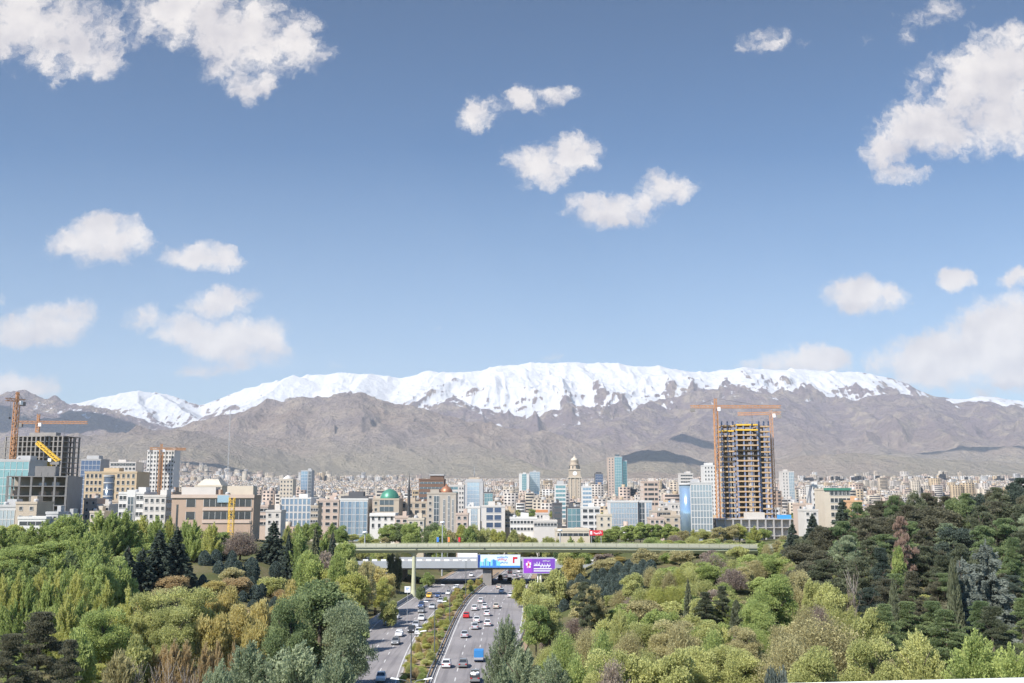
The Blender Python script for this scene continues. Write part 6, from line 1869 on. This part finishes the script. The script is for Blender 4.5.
# the big pair beside the road
tree('tall', 'deep', 322, 577, 98, 168, 'big dark green broadleaf tree left of the highway')
tree('round', 'greygreen', 347, 600, 58, 160, 'grey green tree leaning over the left carriageway beside the big dark tree')
tree('round', 'deep', 292, 592, 50, 160, 'dark green tree forming the left shoulder of the big dark tree')
tree('plume', 'greygreen', 250, 634, 104, 126, 'grey green willow in the bottom left, left crown')
tree('plume', 'greygreen', 296, 630, 116, 124, 'grey green willow in the bottom left, broad middle crown')
tree('plume', 'greygreen', 336, 640, 84, 120, 'grey green willow in the bottom left, right crown beside the road')
tree('plume', 'greygreen', 218, 650, 66, 120, 'grey green willow in the bottom left, lowest crown by the path')

# ---- right side
tree('plume', 'greygreen', 506, 607, 48, 160, 'grey green tree overhanging the right carriageway')
tree('plume', 'greygreen', 524, 640, 60, 140, 'grey green tree at the bottom beside the right carriageway')
tree('plume', 'greygreen', 505, 658, 50, 128, 'low grey green tree hiding the bottom of the right carriageway edge')
tree('plume', 'greygreen', 552, 648, 58, 136, 'grey green tree at the bottom, second from the right carriageway')
tree('round', 'olive', 537, 578, 30, 230, 'olive roadside tree right of the carriageway, below the purple billboard')
tree('round', 'olive', 544, 592, 36, 212, 'larger olive roadside tree right of the carriageway')
tree('round', 'mid', 536, 600, 30, 205, 'green roadside tree behind the grey green overhanging tree')
tree('shrub', 'lime', 519, 577, 14, 300, 'yellow green bush under the left edge of the purple billboard')
tree('shrub', 'yellow', 574, 555, 22, 330, 'yellow bush right of the purple billboard'); tree('shrub', 'olive', 556, 567, 24, 290, 'olive bush behind the purple billboard post')
tree('round', 'khaki', 607, 557, 34, 318, 'khaki round tree above the right slope cypresses'); tree('round', 'yellow', 619, 555, 20, 330, 'yellow topped tree below the footbridge right half')
g2 = np.random.default_rng(31)
ovr = []
for i in range(400):
    x, y = g2.uniform(558, 652), g2.uniform(556, 600)
    lo = np.interp(x, [558, 575, 600, 630, 652], [584, 574, 566, 557, 557]); hi = np.interp(x, [558, 580, 600, 640, 652], [600, 596, 594, 582, 572])
    if lo <= y <= hi and all((x - a) ** 2 + ((y - b) * 1.25) ** 2 > 6.4 ** 2 for a, b in ovr):
        ovr.append((x, y))
for (x, y) in ovr:
    w = 10.5 * g2.uniform(.85, 1.15)
    tree_on('ovoid', 'ovoid', x, y + w * 1.25, w, w * 1.25, 'dark egg shaped cypress in the dense planting on the right slope', 'egg shaped cypresses on the right slope')
tree('pine', 'pine', 584, 582, 24, 215, 'dark pine at the left foot of the right slope cypresses')
tree('round', 'olive', 632, 572, 24, 240, 'olive bush in the middle of the right slope cypresses')
tree('round', 'khaki', 592, 583, 30, 222, 'khaki bush at the lower edge of the right slope cypresses')
row('twiggy', ('olive', 'lime', 'khaki'), 652, 690, 9, 564, 262, 'olive yellow fine leaved sapling on the slope right of the dense cypresses', 'saplings right of the cypresses', 2.3, tj=8)
row('twiggy', ('olive', 'lime'), 640, 690, 10, 580, 240, 'olive yellow fine leaved sapling low on the slope right of the dense cypresses', 'lower saplings right of the cypresses', 2.3, tj=8)
tree('twiggy', 'mauve', 711, 553, 46, 262, 'brownish mauve half bare tree below the right end of the footbridge')
tree('twiggy', 'mauve', 732, 566, 36, 250, 'smaller brownish mauve tree right of the other one')
tree('spruce', 'pine', 688, 578, 11, 216, 'thin dark conifer left of the dark bushy pair')
tree('pinecone', 'pine', 705, 592, 30, 210, 'dark bushy conifer, lower of the pair'); tree('pinecone', 'pine', 722, 586, 26, 214, 'dark bushy conifer, taller of the pair'); tree('cypress', 'pine', 736, 600, 12, 205, 'small narrow cypress right of the dark bushy pair')
tree('shrub', 'mid', 672, 566, 0 + 14, 272, 'small green bush at the top of the sapling slope')
row(('round', 'twiggy', 'round'), ('olive', 'fresh', 'khaki', 'mid'), 745, 800, 12, curve([(745, 560), (770, 552), (800, 560)]), 268, lab('below the right end of the footbridge'), 'trees below the right end of the footbridge', 1.8, tj=8)
tree('round', 'fresh', 772, 574, 52, 190, 'fresh green round tree right of the dark conifer pair')
tree('round', 'mid', 757, 600, 40, 178, 'green tree at the lower left of the fresh green round tree')
row(('round', 'plume'), ('mid', 'fresh', 'olive'), 600, 690, 18, curve([(600, 606), (640, 600), (690, 608)]), 190, lab('in the middle of the right slope'), 'green trees in the middle of the right slope', 2.0, tj=8)
row(('round', 'twiggy'), ('khaki', 'olive', 'mid', 'khaki'), 566, 720, 20, curve([(566, 620), (620, 622), (660, 616), (720, 622)]), 165, lab('on the lower right slope'), 'trees on the lower right slope', 2.0, tj=8)
row(('twiggy', 'round', 'round'), ('olive', 'fresh', 'khaki', 'mid'), 580, 750, 24, curve([(580, 648), (620, 640), (660, 644), (750, 640)]), 134, lab('along the bottom right of the highway'), 'trees along the bottom right', 2.0, tj=10)
tree('twiggy', 'mauve', 612, 652, 44, 128, 'brownish mauve bare bush at the bottom right of the highway')
tree('shrub', 'mauve', 545, 612, 18, 214, 'mauve bare bush beside the right carriageway')
tree('twiggy', 'khaki', 822, 612, 130, 140, 'big pale khaki tree in the lower right, just breaking into leaf')
tree('twiggy', 'khaki', 786, 630, 80, 132, 'pale khaki tree in front of the left side of the big khaki tree')
tree('round', 'olive', 812, 646, 62, 118, 'olive tree at the very bottom right, in front of the big khaki tree')
tree('round', 'olive', 870, 634, 60, 124, 'olive tree at the bottom right of the big khaki tree')
tree('shrub', 'silver', 776, 662, 26, 112, 'silvery small shrub at the bottom beside the khaki trees')
tree('plume', 'mid', 975, 622, 96, 118, 'fresh leafed broad tree in the lower right corner, left crown')
tree('plume', 'fresh', 1010, 632, 80, 112, 'fresh leafed broad tree cut by the right edge of the view')
tree('plume', 'olive', 915, 622, 76, 124, 'olive leafed tree between the khaki tree and the corner tree')
tree('plume', 'olive', 1050, 630, 80, 120, 'olive leafed tree just off the right edge')
row('round', ('khaki', 'olive', 'mauve'), 800, 870, 16, curve([(800, 566), (830, 578), (870, 596)]), 205, lab('at the left foot of the dark pine wood'), 'leafing trees at the foot of the pine wood', 1.7, tj=8)
row(('round', 'twiggy'), ('olive', 'khaki', 'mauve'), 800, 880, 18, curve([(800, 596), (880, 606)]), 178, lab('between the khaki tree and the pine wood'), 'leafing trees between khaki tree and pine wood', 1.8, tj=8)
row(('round', 'tall'), ('mid', 'olive', 'lime', 'fresh'), 660, 800, 10, 538, 385, lab('behind the right end of the footbridge'), 'trees behind the right end of the footbridge', 1.9, tj=5)
row(('round', 'twiggy', 'tall'), ('olive', 'mid', 'khaki', 'deep'), 760, 806, 8, 538, 312, lab('hiding the right end of the footbridge'), 'trees hiding the right end of the footbridge', 1.9, tj=6)
row(('round', 'tall'), ('olive', 'mid', 'lime', 'khaki'), 655, 800, 12, 543, 350, lab('on the slope beyond the footbridge right half'), 'trees beyond the right half of the footbridge', 1.9, tj=5)
row(('round', 'twiggy'), ('olive', 'khaki', 'fresh'), 690, 800, 13, 556, 296, lab('on the slope before the right half of the footbridge'), 'trees this side of the right half of the footbridge', 1.9, tj=6)
row(('round', 'plume'), ('fresh', 'olive', 'mid'), 690, 760, 14, 592, 222, lab('round the dark conifer pair'), 'trees round the dark conifer pair', 1.9, tj=8)
row(('round', 'plume', 'twiggy'), ('olive', 'fresh', 'khaki'), 690, 800, 17, 618, 172, lab('left of the big khaki tree'), 'trees left of the big khaki tree', 2.0, tj=8)
# pine wood on the right
S = curve([(755, 536), (790, 524), (806, 521), (825, 508), (842, 502), (870, 501), (900, 494), (915, 488), (935, 493), (952, 491), (978, 489), (1000, 484), (1024, 477), (1060, 468)])
for (x, y, w, l) in [(842, 499, 32, 'conical blue green spruce at the left end of the pine skyline'), (812, 513, 26, 'shorter conical spruce left of the skyline spruce'), (792, 522, 22, 'small conical spruce at the far left of the pine wood')]:
    tree('spruce', 'spruce', x, y, w, 285, l)
row(('pine', 'pine', 'pine', 'round'), ('pine', 'deep', 'spruce', 'brownfir'), 858, 1060, 11, S, 292, lab('on the skyline of the right hill'), 'pines on the skyline of the right hill', 2.6, tj=5, dj=14)
row(('pine', 'pine', 'round'), ('pine', 'brownfir', 'deep', 'pine'), 796, 1060, 14, lambda x: S(x) + 13, 268, lab('just below the skyline of the right hill'), 'pines just below the skyline of the right hill', 2.6, tj=8)
row(('pine', 'round', 'pine'), ('pine', 'brownfir', 'deep', 'spruce', 'greygreen'), 806, 1060, 15, lambda x: S(x) + 31, 246, lab('in the middle of the right hill wood'), 'pines in the middle of the right hill wood', 2.5, tj=10)
row(('pine', 'pinecone', 'pine'), ('pine', 'deep', 'brownfir', 'pine'), 826, 1060, 17, lambda x: S(x) + 52, 224, lab('low in the right hill wood'), 'pines low in the right hill wood', 2.3, tj=12)
row(('pinecone', 'pine', 'cypress'), ('pine', 'spruce', 'deep', 'brownfir'), 864, 1060, 17, lambda x: max(S(x) + 76, 566), 198, lab('at the lower edge of the right hill wood'), 'dark conifers at the lower edge of the right hill wood', 2.2, tj=12)
row('pinecone', ('pine', 'deep'), 886, 1060, 22, 598, 168, lab('lowest in front of the right hill wood'), 'lowest dark conifers of the right hill wood', 2.1, tj=12)
tree('pine', 'rust', 900, 517, 26, 226, 'rusty brown dying pine in the right hill wood')
tree('cedar', 'silver', 985, 540, 54, 186, 'silvery blue cedar in the right hill wood'); tree('cedar', 'silver', 962, 556, 40, 180, 'smaller silvery cedar at the lower left of the large one')
tree('tall', 'fresh', 897, 540, 16, 214, 'slim fresh green tree among the dark pines'); tree('cypress', 'pine', 952, 560, 14, 176, 'narrow dark cypress left of the silvery cedars')
tree('cypress', 'pine', 893, 580, 12, 176, 'narrow cypress below the slim fresh green tree'); tree('pinecone', 'spruce', 880, 548, 34, 204, 'big dark fan shaped conifer at the left front of the pine wood')
tree('bare', 'mauve', 852, 560, 26, 190, 'pale bare tree at the left front of the pine wood')
tree('twiggy', 'mauve', 880, 600, 24, 178, 'mauve bare bush below the fan shaped conifer')

# street trees between the blocks
def street_trees():
    g = np.random.default_rng(19)
    for i in range(120):
        d = g.uniform(585, 1300); px = g.uniform(250, 830); x = (px - 512) / 985 * d
        if any(a - 1 < x < c + 1 and e - 3 < d < f + 2 for a, c, e, f, _, _, _ in FOOT): continue
        tree('round' if g.uniform() < .7 else 'tall', ['deep', 'mid', 'olive'][int(g.integers(0, 3))], px, 0, g.uniform(5, 8) / d * 1000, d, 'dark green street tree among the town blocks', 'street trees in the town', top_h=g.uniform(6, 10), name='street_tree')
street_trees()

# ---- undergrowth that closes the gaps between the trees
def undergrowth():
    g = np.random.default_rng(77)
    pts = [(a, b) for a, b, w in TREES]
    n = 0
    for i in range(5000):
        px, py = g.uniform(-20, 1045), g.uniform(536, 690)
        if 150 < px < 310 and 545 < py < 595 and g.uniform() < .95: continue
        if 395 < px < 425 and 570 < py < 600: continue
        if 95 < px < 225 and 655 < py: continue
        p = hit(px, py, 92, 470)
        if p is None or p.y > 460: continue
        dl = float(ex(E_LL, p.y)) - p.x; dr = p.x - float(ex(E_RR, p.y))
        s = max(dl, dr)
        if s < 6: continue
        if any((p.x - a) ** 2 + (p.y - b) ** 2 < (13 if px < 512 else 10) for a, b in pts): continue
        pts.append((p.x, p.y))
        if px < 512:
            side = 'on the left bank'
            cols = ('lime', 'mid', 'olive') if px < 130 else (('ochre', 'yellow', 'olive', 'khaki') if 130 < px < 300 and py > 590 else ('mid', 'olive', 'khaki', 'fresh'))
        elif px > 805 and py < 600 - (px < 860) * 20:
            side = 'under the pine wood'; cols = ('pine', 'pine', 'brownfir', 'spruce')
        else:
            side = 'on the right bank'; cols = ('olive', 'khaki', 'fresh', 'mid', 'olive', 'khaki', 'mauve')
        c = cols[int(g.integers(0, len(cols)))]
        kind = 'shrub' if g.uniform() < .6 else 'twiggy'
        if c in ('pine', 'brownfir', 'spruce'): kind = 'pinecone' if g.uniform() < .6 else 'shrub'
        h = g.uniform(2.0, 4.2) * (1.6 if kind == 'pinecone' else 1)
        h = min(h, max(1.2, s * .4))
        wm = g.uniform(4.5, 8.5)
        if kind != 'pinecone': h = min(max(h, wm * .62), max(1.4, s * .5))
        tree(kind, c, px, py, wm / p.y * 1000, p.y, CN[c] + ' ' + KN[kind] + ' in the undergrowth ' + side, 'undergrowth ' + side, base=p.z, top_h=h, name='undergrowth_bush', cat='bush')
        n += 1
        if n >= 300: break
undergrowth()
# ------------------------------------------------------------------ traffic
GLASS_CAR = mat('car_glass', (.03, .035, .04), .12, var=.02, spec=.6)
TYRE = mat('tyre_rubber', (.02, .02, .02), .9, var=.1)
RIM = mat('wheel_rim', (.45, .45, .46), .4, .6, var=.05)
LAMP_F = mat('headlamp_glass', (.75, .76, .78), .2, var=.03)
LAMP_R = mat('tail_lamp_red', (.45, .02, .02), .3, var=.03)
CARCOL = {'white': (.66, .655, .65), 'silver': (.48, .49, .51), 'grey': (.22, .225, .23), 'dark': (.035, .038, .045), 'blue': (.05, .09, .20), 'red': (.55, .03, .035), 'yellow': (.75, .42, .03), 'beige': (.55, .50, .42)}
def paint(c):
    return mat('car_paint_' + c, CARCOL[c], .28, .15 if c in ('silver', 'grey') else 0, var=.02, spec=.55)
def loft(secs, mats, name, parent=None, smooth=False):
    b = MB(); n = len(secs[0])
    for s in secs: b.v.extend(s)
    for i in range(len(secs) - 1):
        for k in range(n):
            b.f.append((i * n + k, i * n + (k + 1) % n, (i + 1) * n + (k + 1) % n, (i + 1) * n + k)); b.mi.append(0)
    b.f.append(tuple(range(n))[::-1]); b.mi.append(0); b.f.append(tuple(range((len(secs) - 1) * n, len(secs) * n))); b.mi.append(0)
    return b.mesh(name, mats, smooth)
def body_mesh(kind, c):
    W = .86
    def sec(y, z0, z1, w0, w1, r=.10):
        return [(-w0, y, z0), (-w0 * 1.02, y, (z0 + z1) / 2), (-w1, y, z1 - r), (-w1 + r, y, z1), (w1 - r, y, z1), (w1, y, z1 - r), (w0 * 1.02, y, (z0 + z1) / 2), (w0, y, z0)]
    if kind == 'saloon':
        S = [sec(-2.2, .35, .70, .70, .66), sec(-2.1, .24, .84, .82, .80), sec(-1.2, .20, .95, W, .83), sec(-.9, .20, .97, W, .84), sec(1.2, .20, .99, W, .84), sec(1.6, .20, .98, W, .82), sec(2.15, .26, .92, .82, .78), sec(2.25, .40, .80, .72, .70)]
    elif kind == 'hatch':
        S = [sec(-1.9, .35, .74, .70, .66), sec(-1.8, .24, .88, .80, .78), sec(-.95, .20, 1.0, .83, .80), sec(1.3, .20, 1.04, .83, .80), sec(1.75, .24, 1.02, .80, .77), sec(1.82, .36, .90, .72, .70)]
    elif kind == 'van':
        S = [sec(-2.3, .4, .95, .76, .72), sec(-2.2, .28, 1.15, .88, .84), sec(2.2, .28, 1.2, .9, .88), sec(2.3, .4, 1.15, .84, .8)]
    else:
        S = [sec(-2.5, .4, .95, .76, .72), sec(-2.4, .3, 1.05, .86, .82), sec(-.3, .3, 1.1, .88, .84), sec(2.4, .3, 1.0, .88, .86), sec(2.5, .4, .95, .84, .82)]
    return loft(S, paint(c), 'body')
CAB = {'saloon': (-1.0, -.35, .75, 1.35, 1.44, .78, .60), 'hatch': (-.8, -.15, 1.25, 1.72, 1.47, .76, .62), 'van': (-1.7, -1.1, 2.0, 2.2, 2.0, .84, .76), 'truck': (-1.6, -1.1, -.35, -.28, 1.8, .80, .70)}
def cabin_mesh(kind, m, inset=0.0, name='windows', h0=.95):
    y0, y1, y2, y3, zt, w0, w1 = CAB[kind]
    zb = {'saloon': .95, 'hatch': 1.0, 'van': 1.15, 'truck': 1.05}[kind]
    b = MB()
    P = [(-w0, y0, zb), (w0, y0, zb), (w0, y3, zb), (-w0, y3, zb), (-w1, y1, zt), (w1, y1, zt), (w1, y2, zt), (-w1, y2, zt)]
    b.add(P, [(0, 1, 5, 4), (1, 2, 6, 5), (2, 3, 7, 6), (3, 0, 4, 7), (4, 5, 6, 7)])
    return b.mesh(name, m)
def roof_mesh(kind, c):
    y0, y1, y2, y3, zt, w0, w1 = CAB[kind]
    zb = {'saloon': .95, 'hatch': 1.0, 'van': 1.15, 'truck': 1.05}[kind]
    b = MB()
    b.box(-w1 + .0, w1 - .0, y1 - .03, y2 + .03, zt - .02, zt + .05)
    for s in (-1, 1):
        for (ya, yb) in ((y0, y1), (y3, y2)):
            b.bar((s * (w0 - .01), ya, zb), (s * (w1 - .01), yb, zt), .07, .09)
        ym = (y1 + y2) / 2
        b.bar((s * (w0 + .0), ym, zb), (s * (w1 + .0), ym, zt), .06, .09)
    return b.mesh('roof', paint(c))
WHEEL = None
def wheel_meshes():
    global WHEEL
    t = MB(); r = .31
    for (x0, x1) in ((-.1, .1),):
        n = 16
        ring = lambda x, rr: [(x, math.cos(2 * math.pi * k / n) * rr, math.sin(2 * math.pi * k / n) * rr) for k in range(n)]
        secs = [ring(-.1, r * .86), ring(-.08, r), ring(.08, r), ring(.1, r * .86)]
        tm = loft(secs, TYRE, 'tyre')
        rm = loft([ring(-.105, r * .6), ring(.105, r * .6)], RIM, 'rim')
    WHEEL = (tm, rm)
wheel_meshes()
CARM = {}
def vehicle(kind, c, x, y, toward, label, group='traffic on the highway', E=None, cat='car', name='car'):
    p = gp(x, y, .16)
    ym = p.y + (0 if not toward else 0)
    # direction of the carriageway here
    Ea = E
    dx = float(ex(Ea, p.y + 6) - ex(Ea, p.y - 6)) / 12
    rz = math.atan2(-dx, 1.0)
    key = (kind, c)
    if key not in CARM:
        CARM[key] = (body_mesh(kind, c), cabin_mesh(kind, GLASS_CAR), roof_mesh(kind, c))
    bm, wm, rm = CARM[key]
    # model front is -Y; going away = front to +Y
    root = empty(name, (p.x, p.y, .16), rz + (0 if toward else math.pi), label, cat, group)
    link('body', bm, root); link('windows', wm, root); link('roof', rm, root)
    hl = {'saloon': (2.2, 2.25), 'hatch': (1.88, 1.82), 'van': (2.28, 2.3), 'truck': (2.46, 2.48)}[kind]
    for sx in (-1, 1):
        link('headlight', HL, root, (sx * .60, -hl[0] - .02, .64 if kind in ('saloon', 'hatch') else .8))
        link('tail_light', TL, root, (sx * .62, hl[1] + .02, .78 if kind in ('saloon', 'hatch') else .9))
        for wy in ({'saloon': (-1.35, 1.35), 'hatch': (-1.15, 1.15), 'van': (-1.4, 1.4), 'truck': (-1.5, 1.5)}[kind]):
            w = link('wheel', WHEEL[0], root, (sx * .76, wy, .31))
            link('rim', WHEEL[1], w)
    return root
HL = MB().box(-.17, .17, -.05, .06, -.08, .08).mesh('headlight', LAMP_F)
TL = MB().box(-.15, .15, -.06, .05, -.09, .09).mesh('tail_light', LAMP_R)
L, RR = E_LR, E_RL
CARS = [  # left carriageway, coming towards the camera
    ('saloon', 'white', 381, 680.5, 'white saloon car nearest the camera on the left carriageway, in tree shade'),
    ('saloon', 'grey', 395.6, 644, 'grey saloon car on the left carriageway below the white saloon'),
    ('saloon', 'white', 399.3, 636, 'white saloon car just ahead of the grey one on the left carriageway'),
    ('hatch', 'dark', 411.5, 632, 'dark blue hatchback under the lamp post on the left carriageway'),
    ('hatch', 'white', 418.5, 634.5, 'white hatchback beside the planted median on the left carriageway'),
    ('saloon', 'silver', 416, 627, 'long silver saloon right behind the dark hatchback on the left carriageway'),
    ('saloon', 'white', 387.5, 624.5, 'white saloon in the outermost lane of the left carriageway, lower of two'),
    ('saloon', 'white', 396, 618.8, 'white saloon in the outermost lane of the left carriageway, upper of two'),
    ('saloon', 'white', 421.8, 620, 'white saloon in the inner lane above the long silver saloon'),
    ('saloon', 'grey', 421.5, 612.5, 'grey blue saloon following close behind another on the left carriageway'),
    ('hatch', 'blue', 421.4, 607.2, 'dark blue car directly behind the grey blue saloon on the left carriageway'),
    ('saloon', 'silver', 432.5, 608.5, 'silver saloon beside the median bushes on the left carriageway'),
    ('saloon', 'yellow', 429.3, 597.3, 'yellow taxi on the left carriageway'),
    ('hatch', 'blue', 438, 597.2, 'blue hatchback right of the yellow taxi'),
    ('saloon', 'silver', 440.8, 602.5, 'silver saloon in the inner lane below the blue hatchback'),
    ('saloon', 'white', 448.8, 594.5, 'white saloon by the median near the overpass shadow'),
    ('saloon', 'white', 455.8, 589, 'white saloon coming out of the overpass shadow on the left carriageway'),
    ('saloon', 'white', 471.5, 576.5, 'white car beyond the overpass on the left carriageway'),
]
CARS_R = [
    ('hatch', 'white', 446.6, 667, 'white hatchback nearest the guard rail on the right carriageway'),
    ('saloon', 'grey', 463.2, 666.5, 'grey saloon beside the white hatchback on the right carriageway'),
    ('saloon', 'silver', 464.6, 637, 'pale silver saloon alone in the second lane of the right carriageway'),
    ('saloon', 'silver', 475, 628.8, 'silver saloon close behind a white one on the right carriageway'),
    ('saloon', 'white', 476.8, 622, 'white saloon just ahead of the close following silver saloon'),
    ('saloon', 'white', 487.6, 625.5, 'white saloon half hidden by the overhanging grey green tree'),
    ('hatch', 'white', 487, 615.6, 'white hatchback above the half hidden white saloon'),
    ('hatch', 'red', 466.4, 617.6, 'red hatchback next to the guard rail'),
    ('saloon', 'white', 474.6, 610, 'white saloon ahead of the red hatchback'),
    ('saloon', 'white', 484.8, 608.6, 'white saloon right of the one ahead of the red hatchback'),
    ('saloon', 'beige', 496.3, 608, 'beige saloon in the right lanes of the right carriageway'),
    ('saloon', 'white', 480.8, 602.6, 'white saloon in the inner lane halfway to the overpass'),
    ('saloon', 'white', 510.4, 597, 'white saloon in the outer lane just this side of the overpass'),
    ('saloon', 'white', 501.6, 592.8, 'white saloon nearing the overpass shadow on the right carriageway'),
    ('hatch', 'beige', 499, 588.3, 'beige hatchback entering the overpass shadow'),
    ('saloon', 'silver', 515.4, 590, 'silver saloon by the outer edge entering the overpass shadow'),
    ('van', 'dark', 500.8, 580, 'dark van in the overpass shadow by the guard rail'),
    ('saloon', 'dark', 509.6, 581.2, 'dark saloon in the middle of the overpass shadow'),
    ('saloon', 'grey', 517.5, 582, 'grey saloon at the outer side of the overpass shadow'),
    ('saloon', 'grey', 505.2, 577.6, 'grey saloon ahead of the dark van under the overpass'),
    ('saloon', 'silver', 514.8, 576.2, 'silver saloon queuing beyond the overpass'),
    ('saloon', 'dark', 510, 573.4, 'dark saloon in the queue beyond the overpass'),
    ('saloon', 'white', 519, 572.6, 'white saloon in the queue beyond the overpass'),
    ('saloon', 'silver', 520.5, 577.8, 'silver saloon in the outer lane of the queue under the overpass'),
]
for k, c, x, y, l in CARS:
    vehicle(k, c, x, y, True, l, E=L)
for k, c, x, y, l in CARS_R:
    vehicle(k, c, x, y, False, l, E=RR)
# trucks
t = vehicle('truck', 'blue', 479, 660.5, False, 'small lorry with a bright blue covered load bed on the right carriageway', E=RR, cat='truck', name='truck')
MB().box(-.92, .92, -.2, 2.55, .95, 2.25).build('load_cover', mat('blue_tarpaulin', (.04, .20, .46), .6, var=.08), t)
MB().box(-.9, .9, 2.552, 2.6, .55, .95).build('tailgate', mat('grey_tailgate', (.35, .36, .38), .6), t)
t = vehicle('truck', 'grey', 475, 681, False, 'grey pickup with white bundles on its open bed at the bottom of the right carriageway', E=RR, cat='pickup', name='pickup_truck')
b = MB()
for s in (-1, 1): b.box(s * .84 - .04, s * .84 + .04, -.2, 2.5, 1.0, 1.45)
b.box(-.8, .8, 2.44, 2.5, 1.0, 1.4); b.build('bed_side', DARKSTEEL, t)
b = MB()
for i in range(5):
    b.lathe((-.5 + .25 * i, .6 + .35 * (i % 3), 1.0), [(.2, 0), (.33, .25), (.28, .55), (.1, .68)], 9)
b.build('load_bundle', WHITE, t)

# ------------------------------------------------------------------ shrubs in the median
def median():
    g = np.random.default_rng(5)
    y = 128.0
    while y < 372:
        a, c = float(ex(E_LR, y)), float(ex(E_RL, y))
        w = c - a
        n = 1 if w < 5 else 2
        for j in range(n):
            f = g.uniform(.25, .7) if n == 1 else (g.uniform(.15, .45), g.uniform(.5, .8))[j]
            kind = ['shrub', 'twiggy', 'shrub', 'round'][int(g.integers(0, 4))]
            col = ['olive', 'lime', 'mid', 'yellow', 'lime', 'olive', 'ochre'][int(g.integers(0, 7))]
            h = g.uniform(1.5, 3.2) if kind != 'shrub' else g.uniform(.8, 1.6)
            dd = g.uniform(1.5, 2.6)
            cm, tm, r = proto(kind, col, int(g.integers(0, 2)))
            o = empty('median_shrub', (a + w * f, y, .28), float(g.uniform(0, 6)), CN[col] + ' bushy shrub in the planted median between the carriageways', 'shrub', CN[col] + ' shrubs in the median')
            o.scale = (dd / 2 / r, dd / 2 / r, h / 10)
            link('stem', tm, o); link('foliage', cm, o)
        y += g.uniform(2.3, 3.9)
median()
